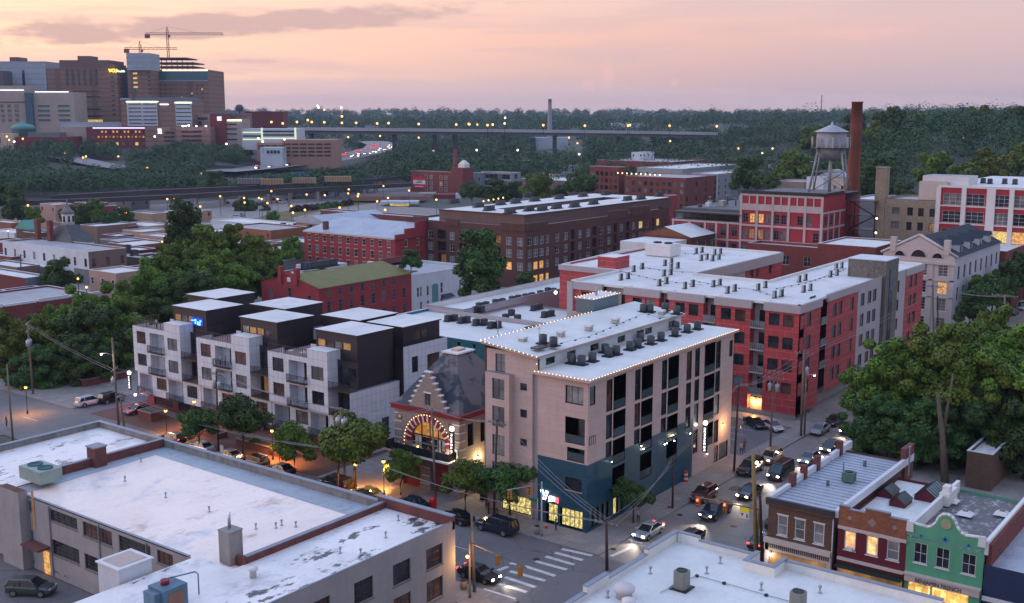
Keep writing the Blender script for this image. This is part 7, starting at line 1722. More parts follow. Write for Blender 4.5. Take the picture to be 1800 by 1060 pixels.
# ================================================================== rooftop machinery
def cond_proto(kind):
 t=thing('air_conditioner','x','air conditioner',(0,0,-500))
 m=MB();f=MB()
 if kind=='round':
  m.box(-.75,.75,-.75,.75,.0,.18,BLACK);m.lathe(0,0,[(.55,.18),(.58,.22),(.58,1.28),(.5,1.34)],HVACD,14);f.lathe(0,0,[(.44,1.345),(.1,1.40)],BLACK,12)
  for k in range(6):f.box(-.02,.02,-.45,.45,1.38,1.40,GALV)if k==0 else None
 elif kind=='box':
  m.box(-.8,.8,-.55,.55,0,.15,BLACK);m.box(-.55,.55,-.45,.45,.15,1.15,HVACD)
  for k in range(9):m.box(-.56,.56,-.46,.46,.22+k*.1,.25+k*.1,STEELD)
  f.lathe(0,0,[(.38,1.152),(.36,1.19),(.1,1.2)],BLACK,12)
 elif kind=='side':
  m.box(-.55,.55,-.3,.3,0,.12,BLACK);m.box(-.5,.5,-.2,.2,.12,1.4,HVACL);m.box(-.48,.48,-.24,-.201,.16,1.36,HVACD)
  f.rings([[(.27*math.cos(k/12*6.283)-.1,-.25,z+.27*math.sin(k/12*6.283))for k in range(12)]for z in(.45,)]+[[(.27*math.cos(k/12*6.283)-.1,-.27,.45+.27*math.sin(k/12*6.283))for k in range(12)]],BLACK);f.rings([[(.27*math.cos(k/12*6.283)-.1,y,1.05+.27*math.sin(k/12*6.283))for k in range(12)]for y in(-.25,-.27)],BLACK)
 elif kind=='bank':
  m.box(-2.2,2.2,-.9,.9,0,.25,BLACK)
  for k in range(4):m.box(-2.0+k*1.02,-1.08+k*1.02,-.5,.5,.25,1.4,HVACD)
  for k in range(4):f.lathe(-1.54+k*1.02,0,[(.38,1.402),(.35,1.46)],BLACK,10)
 elif kind=='vent':
  m.lathe(0,0,[(.35,0),(.16,.05),(.15,.9)],GALV,10);f.lathe(0,0,[(.28,.9),(.3,1.02),(.24,1.2),(.05,1.28)],GALV,10)
 elif kind=='vbox':
  m.box(-.4,.4,-.4,.4,0,.5,HVACL);f.box(-.48,.48,-.48,.48,.5,.72,TRIMW)
 me=m.mesh('housing');fe=f.mesh('fan_grille' if kind not in('vent','vbox')else 'cap')
 bpy.data.objects.remove(t);return me,fe
PROTO={k:cond_proto(k)for k in('round','box','side','bank','vent','vbox')}
def units(kind,pts,z,where,group,rz=0,name='air_conditioner',noun='condenser unit',s=1.0,cat='air conditioner'):
 for i,(u,v)in enumerate(pts):
  x,y=P(u,v,z);first=i==0
  order=sorted(range(len(pts)),key=lambda k:pts[k][0]).index(i)
  o=ordn(order)
  t=thing(name,'%s %s from the left %s'%(o,noun,where),cat,(x,y,z),rz+random.uniform(-.05,.05),group);t.scale=(s,)*3
  put(PROTO[kind][0].name.split('.')[0],PROTO[kind][0],t);put(PROTO[kind][1].name.split('.')[0],PROTO[kind][1],t)
Z4=lambda L:[(820+x*.283,500+y*.283)for x,y in L]
units('round',Z4([(655,492),(715,500),(782,480),(862,425),(882,448),(930,437),(1015,408),(1065,392),(1080,352),(1145,372),(1208,350),(1300,282),(1295,322),(1370,298),(1435,280)]),18.43,'on the lower white roof of the pink block','dark round condensers on the lower pink block roof',s=.86)
units('round',Z4([(475,368),(540,384),(1098,172),(1140,172),(1232,166),(1305,186)]),20.6,'on the upper white roof of the pink block','dark round condensers on the upper pink block roof',s=.86)
units('vbox',Z4([(350,360),(585,322),(760,284),(925,238),(1212,190)]),20.6,'on the upper roof of the pink block','small pale vent boxes on the upper pink block roof',name='roof_vent',noun='pale vent box',cat='roof vent')
WZ=lambda L:[(700+x*.1778,480+y*.1778)for x,y in L]
units('box',WZ([(765,388),(800,348),(822,385),(868,338),(962,315),(1030,305),(1125,282),(1188,270),(1258,258),(1322,245),(1405,225),(1478,195),(1535,200)]),10.22,'on the long grey wing roof','condensers on the long grey wing roof')
units('box',WZ([(492,475),(555,470),(625,493),(680,488),(772,515),(850,513),(918,543),(985,540),(1285,595),(1345,585)]),10.17,'on the white roof behind the townhouses','condensers on the teal building roof')
units('box',WZ([(1340,370),(1395,358),(1447,438),(1512,425),(1062,462),(1180,470),(1120,418)]),9.47,'on the lower grey wing roof','condensers on the lower grey wing roof')
Z7=lambda L:[(950+x*.25,330+y*.25)for x,y in L];Z8=lambda L:[(1350+x*.2547,340+y*.2547)for x,y in L]
L1=Z7([(555,527),(595,517),(655,590),(715,572),(875,548),(920,535),(918,575),(965,566),(565,650),(615,640),(868,620),(915,612),(835,690),(885,675),(1015,710),(1070,695),(1215,697),(1260,688),(1315,742),(1365,728),(1530,722),(1580,703),(1645,775),(1695,760),(1095,462),(1135,455),(1225,470),(1265,464),(1130,512),(1170,503),(1210,514),(1255,503),(940,448),(970,442)])
L1s=sorted(L1);
units('side',L1s[:17],18.27,'on the western half of the red complex roof','paired condensers on the western red complex roof',s=.88)
units('side',L1s[17:],18.27,'on the middle of the red complex roof','paired condensers on the middle of the red complex roof',s=.88)
units('side',Z8([(45,722),(92,712),(245,682),(292,670),(215,612),(258,600),(430,577),(475,565),(470,525),(508,515)]),18.27,'on the street wing roof beside the stone tower','paired condensers on the street wing of the red complex',s=.88)
t=thing('air_handler','large white air handler with two fans on the red complex roof','air handler',(*P(1165,449,18.3),18.27));m=MB();x,y=P(1165,449,18.3)
m.box(x-2.3,x+2.3,y-3.0,y+3.0,18.4,20.9,TRIMW);m.build('housing',t)
for k in(-1.3,1.3):m=MB();m.lathe(x,y+k,[(.9,20.91),(.85,21.2),(.2,21.25)],BLACK,12);m.build('fan',t)
ZD=lambda L:[(700+x/3,150+y/3)for x,y in L]
units('bank',ZD([(295,622),(425,642),(480,660),(540,630),(590,675),(690,662),(760,660),(835,650),(930,642),(1030,627),(620,622),(720,611),(850,598),(975,586),(1095,577),(680,588),(1210,607),(1280,601),(1375,585)]),20.15,'on the dark brick block penthouse roof','condenser banks on the dark brick block roof',R(0),noun='condenser bank',s=1.0)
units('bank',[(1237,398),(1286,389)],15.6,'on the white gable roof of the brown warehouse','condenser banks on the brown warehouse roof',noun='condenser bank',s=1.5)
units('bank',[(545,473),(560,471),(578,468)],8.1,'behind the mossy roof','condensers on the white roof behind the mossy warehouse',noun='dark condenser',s=1.3)
units('box',[(224+12*k,440+(k%3)*9)for k in range(2)]+[(488,402),(498,400),(508,403),(520,401),(462,414),(478,412),(545,404)],6.8,'on the white roofs beside the tall evergreen','far condensers on the low white roofs',s=1.5)
units('box',[(1685,321),(1697,321),(1710,322),(1728,322),(1740,323),(1766,323),(1784,324)],29.25,'along the white factory roof at right','condensers on the white factory roof',s=1.2)
AZ=lambda x,y:(x*.3019,740+y*.3019)
units('vent',[AZ(728,350),AZ(965,445),AZ(1218,528),AZ(1490,628),(520,926),(485,928),(495,923)],7.92,'on the patched roof of the grey block building','galvanized vents on the patched roof',name='roof_vent',noun='galvanized vent',s=.48,cat='roof vent')
units('vent',[(598,972),(678,945),(634,975),(700,895+20),(248,812)],8.22,'on the worn south roof of the grey block building','galvanized vents on the worn south roof',name='roof_vent',noun='metal vent',s=.5,cat='roof vent')
units('vent',[(1143,1008),(1266,990),(1338,1037),(1242,1008),(1068,1050),(1441,1042)],12.42,'on the big clean white roof','small vents on the clean white roof',name='roof_vent',noun='small pipe vent',s=.5,cat='roof vent')
def odd_roof():
 for k,(u,v)in enumerate(((1198,1034),(1402,1072))):
  x,y=P(u,v,12.42);t=thing('air_conditioner',('grey condenser with open fan on a black mat in the middle of the white roof','grey condenser with open fan cut by the bottom edge')[k],'air conditioner',(x,y,12.42),group='grey condensers on the clean white roof')
  m=MB();m.box(x-.75,x+.75,y-.75,y+.75,12.43,12.5,BLACK);q=[(x+.52*c*f,y+.52*s*f)for(c,s,f)in((1,.7,1),(.7,1,1),(-.7,1,1),(-1,.7,1),(-1,-.7,1),(-.7,-1,1),(.7,-1,1),(1,-.7,1))]
  m.prism(q,12.5,13.85,plain('condenser_olive',(.20,.20,.18),.5,.15,3));m.build('housing',t);m=MB();m.lathe(x,y,[(.44,13.853),(.42,13.9),(.38,13.86)],BLACK,16);m.build('fan_grille',t)
 x,y=P(1097,1050,12.42);t=thing('exhaust_fan','round white mushroom exhaust fan on the clean white roof','exhaust fan',(x,y,12.42));m=MB();m.lathe(x,y,[(.6,12.42),(.6,12.9),(.78,12.95),(.8,13.25),(.7,13.35),(.1,13.42)],plain('pinkish_white',(.55,.50,.50),.5,.1),20);m.build('hood',t)
 x,y=P(1105,1068,12.42);t=thing('exhaust_fan','smaller white exhaust fan half cut by the bottom edge','exhaust fan',(x,y,12.42));m=MB();m.lathe(x,y,[(.4,12.42),(.4,12.8),(.52,12.85),(.52,13.05),(.1,13.12)],TRIMW,16);m.build('hood',t)
 pp=[P(1160,1042,12.5),P(1225,1012,12.5),P(1273,1025,12.5),P(1347,1046,12.5),P(1390,1058,12.5)]
 m=MB();m.tube([(x,y,12.52)for x,y in pp],.035,GALV,5)
 for x,y in pp[1:4]:m.box(x-.12,x+.12,y-.12,y+.12,12.42,12.58,BLACK)
 tag(m.build('gas_pipe'),'thin pipe on black blocks crossing the clean white roof','pipe')
 x,y=AZ(240,345);x,y=P(x,y,8.4);t=thing('air_conditioner','large pale green twin fan condenser at the corner of the patched roof','air conditioner',(x,y,8.0));m=MB();gr=plain('pale_green_metal',(.28,.36,.33),.5,.25,1)
 m.box(x-1.3,x+1.3,y-2.1,y+2.1,8.6,10.0,gr);m.build('housing',t)
 for k in(-1,1):m=MB();m.lathe(x,y+k*1.0,[(.82,10.003),(.8,10.12),(.75,10.02),(.1,10.02)],plain('fan_teal',(.04,.11,.12)),18);m.build('fan',t)
 a,b=P(*AZ(710,1010),8.25);t=thing('roof_hatch','square white roof hatch with beige lid on the worn roof','roof hatch',(a,b,8.2));x0,y0=P(*AZ(695,1000),8.2);
 m=MB();m.box(-51.4,-48.1,14.3,17.4,6.2,9.4,WPNT);m.build('curb',t);m=MB();m.box(-51.55,-47.95,14.15,17.55,9.4,9.52,TRIMW);m.box(-51.1,-48.4,14.6,17.1,9.52,9.56,plain('beige_lid',(.50,.40,.36)));m.build('lid',t)
 x,y=P(300,1062,8.3);BLU=plain('blue_machine',(.10,.19,.27),.5,.35,1.2);t=thing('cooling_unit','blue painted rooftop cooling unit with rusty grille at the bottom edge','cooling unit',(x,y,8.2));m=MB()
 m.box(x-1.3,x+1.0,y-1.0,y+1.1,8.3,10.1,BLU);m.box(x-1.9,x-1.31,y-.6,y+.9,8.5,9.9,BLU);m.box(x-.9,x+.6,y-1.04,y-1.01,8.5,9.7,plain('rust',(.25,.13,.09)));m.build('housing',t)
 m=MB();m.lathe(x-.3,y+.2,[(.35,10.1),(.35,10.5)],TRIMR,10);m.tube([(x-.2,y+.6,10.1),(x-.2,y+.6,10.35),(x+2.4,y-.2,10.35),(x+2.6,y-.3,10.1),(x+2.6,y-.3,8.3)],.06,BLU,6);m.build('pipe',t)
 x,y=P(445,1015,8.2);t=thing('roof_vent','fat white cylinder vent beside the concrete chimney','roof vent',(x,y,8.2));m=MB();m.lathe(x,y,[(.3,8.2),(.3,8.9),(.45,8.92),(.45,9.1),(.1,9.15)],TRIMW,14);m.build('hood',t)
 x,y=P(1492,846,8.95);t=thing('air_conditioner','weathered green condenser on the striped tin roof','air conditioner',(x,y,8.9));m=MB();m.box(x-.6,x+.6,y-.6,y+.6,9.0,10.0,plain('green_unit',(.08,.17,.13),.6,.4,2));m.build('housing',t);m=MB();m.lathe(x,y,[(.42,10.003),(.38,10.1)],BLACK,10);m.build('fan_grille',t)
 for k,(u,v,h,r_)in enumerate(((1482,838,1.7,.07),(1520,818,.6,.2),(1455,853,.6,.18),(1597,835,3.2,.09))):
  x,y=P(u,v,8.95);m=MB();m.lathe(x,y,[(r_,8.9),(r_,8.95+h),(r_*1.5,9.0+h)],GALV,8);tag(m.build('flue_pipe',loc=(x,y,8.9)),('tall thin flue on the tin roof','short pale vent high on the tin roof','short pale vent low on the tin roof','tall pale flue at the brick party wall')[k],'flue','flues on the shop roofs')
 for k,(u,v)in enumerate(Z4([(195,342),(450,398)])):
  x,y=P(u,v,20.6);t=thing('aerial_mast',('aerial mast on a dark base at the western roof corner','aerial mast on a dark base near the roof step')[k]+' of the pink block','aerial',(x,y,20.6),group='aerials on the pink block roof');m=MB();m.box(x-.9,x+.9,y-.6,y+.6,20.62,20.85,HVACD);m.build('base',t);m=MB();m.tube([(x,y,20.8),(x,y,23.6)],.05,GALV,5);m.tube([(x-.3,y,23.0),(x+.3,y,23.0)],.03,GALV,4);m.build('mast',t)
odd_roof()
# ================================================================== vehicles
PAINT={}
def paint(n,c,metal=.35,rough=.28):
 if n not in PAINT:PAINT[n]=solid('car_paint_'+n,c,rough,metal,coat=.6)
 return PAINT[n]
CW=solid('tyre_rubber',(.015,.015,.016),.85);RIM=solid('alloy',(.30,.31,.33),.35,.8);CGL=glass('car_glass',(.012,.016,.02),.04)
def loft(m,secs,mat,nx=1):
 rings=[]
 for x,zb,zt,hw,tw in secs:
  zm=zb+(zt-zb)*.5
  rings.append([(x,-hw*.92,zb),(x,-hw,zb+(zt-zb)*.25),(x,-hw,zm),(x,-hw*.97,zb+(zt-zb)*.8),(x,-tw,zt),(x,tw,zt),(x,hw*.97,zb+(zt-zb)*.8),(x,hw,zm),(x,hw,zb+(zt-zb)*.25),(x,hw*.92,zb)])
 m.rings(rings,mat,smooth=False)
SHAPES={
'sedan':(4.8,.9,[(-2.4,.45,.78,.72,.6),(-2.3,.3,.93,.82,.74),(-1.7,.22,.98,.9,.8),(0,.2,.93,.9,.82),(1.1,.22,.90,.9,.78),(1.9,.24,.80,.86,.7),(2.28,.3,.68,.76,.6),(2.4,.38,.58,.66,.5)],[(-1.75,.96),(-1.0,1.42),(.25,1.44),(1.15,.90)],.33,(-1.42,1.42)),
'suv':(4.75,.94,[(-2.37,.5,.95,.8,.7),(-2.3,.35,1.08,.88,.8),(-1.6,.3,1.12,.94,.85),(0,.28,1.06,.94,.85),(1.1,.3,1.05,.94,.8),(2.0,.32,.95,.88,.72),(2.3,.38,.8,.8,.62),(2.38,.45,.68,.7,.5)],[(-2.25,1.08),(-1.95,1.66),(.3,1.70),(1.15,1.04)],.38,(-1.45,1.42)),
'bigsuv':(5.3,1.0,[(-2.65,.5,1.05,.88,.8),(-2.6,.4,1.18,.95,.88),(-1.8,.35,1.2,1.0,.92),(0,.33,1.16,1.0,.92),(1.3,.35,1.15,1.0,.88),(2.3,.38,1.08,.96,.8),(2.6,.42,.95,.9,.74),(2.66,.5,.8,.8,.6)],[(-2.58,1.16),(-2.4,1.84),(.55,1.88),(1.3,1.14)],.42,(-1.65,1.65)),
'pickup':(5.6,1.0,[(-2.8,.55,1.1,.9,.86),(-2.75,.5,1.14,.96,.92),(-1.0,.42,1.14,1.0,.94),(0,.4,1.14,1.0,.92),(1.3,.42,1.16,1.0,.88),(2.4,.44,1.08,.96,.8),(2.75,.5,.92,.9,.7),(2.8,.55,.8,.8,.6)],[(-.85,1.12),(-.7,1.76),(.85,1.8),(1.5,1.14)],.42,(-1.8,1.75)),
'van':(5.2,1.0,[(-2.6,.4,1.15,.9,.85),(-2.5,.35,1.2,1.0,.95),(0,.3,1.2,1.0,.95),(1.6,.3,1.1,.98,.85),(2.4,.35,.95,.88,.7),(2.6,.42,.8,.76,.6)],[(-2.5,1.18),(-2.4,2.1),(1.0,2.1),(2.0,1.08)],.38,(-1.7,1.6)),
}
_CB={}
def car_meshes(kind,pname,pmat,roofmat=None):
 key=(kind,pname)
 if key in _CB:return _CB[key]
 L,hw,secs,cab,wr,ax=SHAPES[kind];m=MB();loft(m,secs,pmat)
 for a in ax:
  for s in(-1,1):m.rings([[(a+(wr+.07)*math.cos(t/10*math.pi),s*y,wr+(wr+.07)*math.sin(t/10*math.pi))for t in range(11)]for y in(hw*.7,hw+.015)],BLACK,smooth=False)
 if kind=='pickup':m.box(-2.62,-1.0,-.78,.78,1.142,1.16,BLACK)
 m.box(L/2-.16,L/2+.03,-hw*.55,hw*.55,.34,.50,BLACK)
 if kind in('bigsuv','suv','pickup'):m.box(L/2-.14,L/2+.02,-hw*.45,hw*.45,.58,.82,RIM)
 body=m.mesh('body')
 g=MB();tz=cab[1][1];rr=[]
 for x,z in cab:w=hw*(.90 if z<cab[0][1]+.1 else.72);rr.append([(x,-w,z),(x,w,z)])
 pr=[(x,z)for x,z in cab]
 bw,tw=hw*.90,hw*.73
 def yy(z):return bw if z<1.2*cab[0][1]and z<tz-.2 else tw
 Lp=[(x,-yy(z),z)for x,z in pr];Rp=[(x,yy(z),z)for x,z in pr]
 g.face(Lp,CGL);g.face(Rp,CGL);g.face([Lp[0],Rp[0],Rp[1],Lp[1]],CGL);g.face([Lp[2],Rp[2],Rp[3],Lp[3]],CGL);gm=g.mesh('cabin_glass')
 r=MB();(x1,z1),(x2,z2)=cab[1],cab[2]
 ring=lambda z,e:[(x1-.06+e,-tw+e,z),(x2+.06-e,-tw+e,z+(z2-z1)),(x2+.06-e,tw-e,z+(z2-z1)),(x1-.06+e,tw-e,z)]
 r.rings([ring(z1-.02,0),ring(z1+.03,.02),ring(z1+.06,.14)],roofmat or pmat,smooth=False)
 for s in(-1,1):
  w=s*(bw+.008);w2=s*(tw+.008)
  for i,j in((0,1),(3,2)):r.tube([(cab[i][0],w,cab[i][1]),(cab[j][0],w2,cab[j][1])],.045,pmat,4)
  xm=(cab[1][0]+cab[2][0])/2+.1;r.tube([(xm-.05,w,cab[0][1]),(xm-.05,w2,tz)],.04,BLACK,4)
  if kind in('suv','bigsuv','van'):r.tube([(-1.25,w,cab[0][1]),(-1.25,w2,tz)],.05,pmat,4)
  r.box(1.0 if kind!='pickup' else 1.3,1.2 if kind!='pickup' else 1.5,min(s*bw,s*(bw+.22)),max(s*bw,s*(bw+.22)),.98,1.14,pmat)
 rm=r.mesh('roof_panel');_CB[key]=(body,gm,rm);return _CB[key]
_t=MB();_t.rings([[(r*math.cos(k/16*6.283),y,r*math.sin(k/16*6.283))for k in range(16)]for r,y in((.75,-.115),(.97,-.11),(1.0,-.07),(1.0,.07),(.97,.11),(.75,.115))],CW);TYRE=_t.mesh('tyre')
_t=MB();_t.rings([[(r*math.cos(k/10*6.283),y,r*math.sin(k/10*6.283))for k in range(10)]for r,y in((.66,-.12),(.66,.12))],RIM);RIMM=_t.mesh('rim')
def lens(mat):
 m=MB();m.rings([[(0,-.13,.55),(0,.13,.55),(0,.13,.70),(0,-.13,.70)],[(.07,-.11,.57),(.07,.11,.57),(.07,.11,.68),(.07,-.11,.68)]],mat,smooth=False);return m.mesh('lens')
LENSM={k:lens(m)for k,m in(('on',HEADL),('warm',HEADW),('off',LENS),('red',REDL),('redoff',REDOFF))}
def car(kind,u,v,heading,pname,col,label,lights='off',rear='redoff',group=None,z=0.0,metal=.35,roof=None,xy=None,spot=0,cat=None):
 x,y=xy or P(u,v,z+.6);L,hw,secs,cab,wr,ax=SHAPES[kind]
 t=thing({'pickup':'pickup_truck','van':'van'}.get(kind,'parked_car' if lights=='off' else 'car'),label,cat or{'pickup':'pickup truck','van':'van'}.get(kind,'car'),(x,y,z),R(heading),group)
 b,g,r=car_meshes(kind,pname,paint(pname,col,metal),roof);put('body',b,t);put('cabin_glass',g,t);put('roof_panel',r,t)
 for a in ax:
  for s in(-1,1):w=put('wheel',TYRE,t,(a,s*(hw-.1),wr));w.scale=(wr,1,wr);put('rim',RIMM,w)
 zz=.05 if kind=='sedan' else.22
 for s in(-1,1):
  h=put('headlight',LENSM[lights],t,(L/2-.12,s*hw*.68,zz));h.scale=(1.6,1.25,1)
  q=put('taillight',LENSM[rear],t,(-L/2+.03,s*hw*.72,zz+.15),math.pi);q.scale=(1.0,1.1,1.1)
 if spot:
  l=bpy.data.lights.new('headlight_beam','SPOT');l.energy=spot*5.5;l.spot_size=R(85);l.spot_blend=.7;l.color=(1,.85,.65);l.shadow_soft_size=.2
  o=bpy.data.objects.new('headlight_beam',l);COL.objects.link(o);o.parent=t;o.location=(L/2+.2,0,.75);o.rotation_euler=(R(82),0,R(-90))
 return t
GP1='cars parked nose to tail along the brick pavement'
BLK,DKG,NVY,WHC,SIL,GRY,RED,GOLD=(.006,.006,.008),(.018,.028,.026),(.010,.018,.040),(.55,.56,.60),(.26,.27,.29),(.10,.105,.11),(.11,.006,.012),(.25,.20,.14)
for u,v,k,n,c,lab,rr in((297,772,'suv','black',BLK,'black hatchback with glowing tail lights, farthest in the kerb row','red'),(345,787,'sedan','white',WHC,'white sedan parked in the kerb row behind the black hatchback','redoff'),(392,801,'sedan','silver',SIL,'silver sedan under the orange street light','redoff'),
(437,814,'suv','black',BLK,'black hatchback right of the silver sedan','redoff'),(485,826,'sedan','plum',(.02,.008,.018),'very dark sedan reflecting an orange lamp','redoff'),(588,850,'bigsuv','black',BLK,'large black sport utility car after the gap in the kerb row','redoff'),(646,866,'sedan','dkgreen',DKG,'dark green sedan right of the large black one','redoff'),
(724,882,'sedan','teal',(.012,.035,.045),'dark teal sedan half hidden by the brick parapet','redoff'),(801,907,'sedan','black',BLK,'black sedan behind the parapet corner left of the navy utility car','redoff'),(874,924,'bigsuv','navy',NVY,'navy sport utility car with tan sill near the corner shop','redoff')):
 x,y=P(u,v,.7);car(k,u,v,90,n,c,lab,rear=rr,group=GP1,xy=(max(min(x,-5.6),-6.4),y))
car('sedan',840,1012,-90,'black',BLK,'black sedan with bright headlights waiting at the zebra crossing','on','red',spot=60,xy=(-17.2,P(840,1012,.6)[1]-.0)if 0 else P(842,1008,.6))
car('suv',157,706,0,'white',WHC,'white crossover parked by the brick planter at far left',xy=P(157,706,.6));car('suv',196,699,0,'black',BLK,'black car parked right behind the white crossover',xy=P(196,700,.6))
car('sedan',245,720,180,'crimson',(.22,.006,.02),'crimson sedan turning past the corner planter','off','redoff',xy=P(243,720,.6))
car('suv',52,1032,-58,'sage',(.05,.065,.06),'grey green hatchback in the dark yard at lower left',xy=P(55,1034,.6))
car('sedan',65,782,0,'greywhite',(.35,.33,.36),'pale sedan peeking over the parapet near the acorn lamp',xy=P(70,780,.6));car('sedan',5,795,0,'maroon',(.12,.03,.03),'maroon car at the left edge behind the parapet',xy=P(-5,795,.6))
GT='cars queueing along the main street'
for u,v,k,n,c,hd,lab,li,rr,sp_ in((1140,931,'sedan','lightsilver',(.36,.38,.40),180,'silver sedan with white headlights leading the queue near the corner','on','red',90),(1258,897,'pickup','navy',NVY,180,'dark pickup truck with warm headlights second in the queue','warm','redoff',90),
(1318,863,'sedan','black',BLK,180,'black sedan between the pickup and the black van','warm','redoff',60),(1372,830,'van','black',BLK,180,'tall black van with four bright lamps in the queue','on','redoff',110),(1423,803,'sedan','silver',SIL,180,'silver sedan behind the black van','warm','redoff',60),(1461,783,'sedan','grey',GRY,180,'grey sedan with headlights glowing near the tin roof','warm','redoff',60),
(1494,752,'sedan','bronze',(.05,.045,.04),180,'bronze car with headlights emerging from under the trees','warm','redoff',50),(1213,944,'sedan','black',BLK,180,'black sedan roof peeking over the white parapet','warm','redoff',40)):
 x,y=P(u,v,.7);car(k,u,v,hd,n,c,lab,li,rr,GT,xy=(x,y),spot=sp_)
GP2='cars parked along the far kerb of the main street'
for u,v,k,n,c,hd,lab in((1237,868,'suv','darkred',RED,180,'dark red crossover parked behind the pickup at the kerb'),(1319,822,'bigsuv','black',BLK,180,'large black utility car parked at the kerb by the tall pole'),(1355,803,'suv','beige',(.34,.25,.18),180,'beige crossover with lit fog lamps at the kerb'),
(1441,753,'sedan','lightsilver',(.36,.38,.40),180,'pale silver sedan parked below the twin poles'),(1467,738,'sedan','black',BLK,180,'black sedan with greenish windscreen parked ahead of the silver one')):
 car(k,u,v,hd,n,c,lab,'warm' if n=='beige' else 'off','redoff',GP2,xy=P(u,v,.7))
car('sedan',1327,744,-125,'greyblack',(.02,.02,.024),'dark grey sedan in the small lot beside the white one',xy=P(1327,743,.6));car('sedan',1357,747,-125,'white',WHC,'white sedan in the small lot under the transformer pole',xy=P(1358,748,.6))
car('sedan',1340,948,0,'plum',(.02,.008,.018),'dark car waiting behind the yellow lit pole','off','red',xy=P(1340,950,.6));car('suv',1352,915,0,'black',BLK,'black car half hidden by the brown brick shop',xy=(P(1358,916,.6)[0],-17.0))
car('suv',1782,548,180,'dkgreen',DKG,'dark green car parked near the temple at the right edge',xy=P(1781,549,.6));car('van',1797,538,180,'white',WHC,'white van at the right edge beyond the green car',xy=P(1797,540,.6))
for k,u in enumerate((838,852,864)):car('sedan',u,524-k,0,('greyblack','navy','silver')[k],((.02,.02,.024),NVY,SIL)[k],('dark','navy','silver')[k]+' car on the back street behind the white wings',xy=(P(u,524-2*k,.6)[0]if 0 else P(u,523,.6)[0],96.0),group='cars on the back street')
def mini(colour,front,rear):
 m=MB();m.box(-2.2,2.2,-.9,.9,.3,.95,colour);m.rings([[(-1.5,-.8,.95),(1.2,-.8,.95),(1.2,.8,.95),(-1.5,.8,.95)],[(-1.0,-.65,1.5),(.5,-.65,1.5),(.5,.65,1.5),(-1.0,.65,1.5)]],G_DARK,smooth=False);m.box(-.95,.45,-.6,.6,1.505,1.54,colour)
 for s in(-.6,.6):
  if front:m.box(2.2,2.35,s-.28,s+.28,.5,.95,front)
  if rear:m.box(-2.35,-2.2,s-.3,s+.3,.55,.95,rear)
 for a in(-1.4,1.4):m.box(a-.3,a+.3,-.92,.92,0,.5,BLACK)
 return m.mesh('car_body')
FHEAD=emis('far_headlight',(1,.85,.66),4);FTAIL=emis('far_tail',(1,.06,.05),3)
MINI=[mini(solid('mc%d'%k,c,.4,.2),None,None)for k,c in enumerate((WHC,SIL,BLK,(.2,.02,.03),NVY,(.3,.3,.32)))]
MH=[mini(solid('mc%d'%k,c,.4,.2),FHEAD,None)for k,c in((0,WHC),(2,BLK))];MTL=[mini(solid('mc%d'%k,c,.4,.2),None,FTAIL)for k,c in((1,SIL),(2,BLK))]
def far_car(me,x,y,z,rz,label,group):
 o=bpy.data.objects.new('car',me);COL.objects.link(o);o.location=(x,y,z);o.rotation_euler=(0,0,rz);return tag(o,label,'car',group)
hp=[DP(u,v,d)for u,v,d in HW[1:-1]]
def along(pts,t):
 n=len(pts)-1;i=min(int(t*n),n-1);f=t*n-i;a,b=Vector(pts[i]),Vector(pts[i+1]);return a+(b-a)*f,math.atan2(b.y-a.y,b.x-a.x),(b-a).normalized()
for k in range(60):
 t=((k+random.random()*.6)/60)**.85;p,h,dd=along(hp,t);side=-1 if k%5<3 else 1;off=side*random.choice((4,8,12));n=Vector((-dd.y,dd.x,0));q=p+n*off
 far_car(random.choice(MH if side<0 else MTL),q.x,q.y,p.z,h+(math.pi if side<0 else 0),'small distant car with glowing lamps on the interstate curve','cars on the distant interstate')
for k,(u,v,d)in enumerate([(22,271,898),(28,273,896),(35,272,895),(42,273,894),(103,277,890),(112,280,885),(186,294,840),(182,299,835),(78,262,905),(84,263,904),(20,267,899)]):
 x,y,z=DP(u,v,d);far_car([MH,MTL][k%2][k%2],x,y,terrain((u-900)/F_PX*d,d)+.6 if k>7 else z,R(200 if k%2 else 20),'tiny car with glowing lamps on the ramp below the hospital','cars on the far left ramps')
lots=[(u,v)for u in range(452,620,12)for v in()]+[(440,362),(446,361),(452,361),(458,360),(466,359),(490,356),(497,357),(504,354),(513,349),(572,343),(592,343),(620,354),(628,353),(510,362),(478,352),(335,349),(348,348),(380,392),(414,383),(425,380),(398,358),(640,350),(655,349)]
for k,(u,v)in enumerate(lots):
 x,y=P(u,v,.1);far_car(MINI[k%6],x,y,.1,R(37+(k*29)%90),'%s tiny parked car from the left in the railway car parks'%ordn(sorted(q[0]for q in lots).index(u)),'tiny cars in the railway car parks')
x,y=P(301,386,0);t=thing('box_truck','white box truck parked beside the tan concrete store','truck',(x,y,0),R(20));m=MB();m.box(-3.5,3.5,-1.2,1.2,1.0,4.2,TRIMW);o=m.build('cargo_box');o.parent=t;m=MB();m.box(3.55,5.2,-1.1,1.1,.5,2.6,TRIMW);m.box(5.0,5.22,-1.0,1.0,1.5,2.4,G_DARK);o=m.build('cab');o.parent=t
for a in(-2.2,4.2):
 for s in(-1.0,1.0):w=put('wheel',TYRE,t,(a,s,.45));w.scale=(.45,1.5,.45)
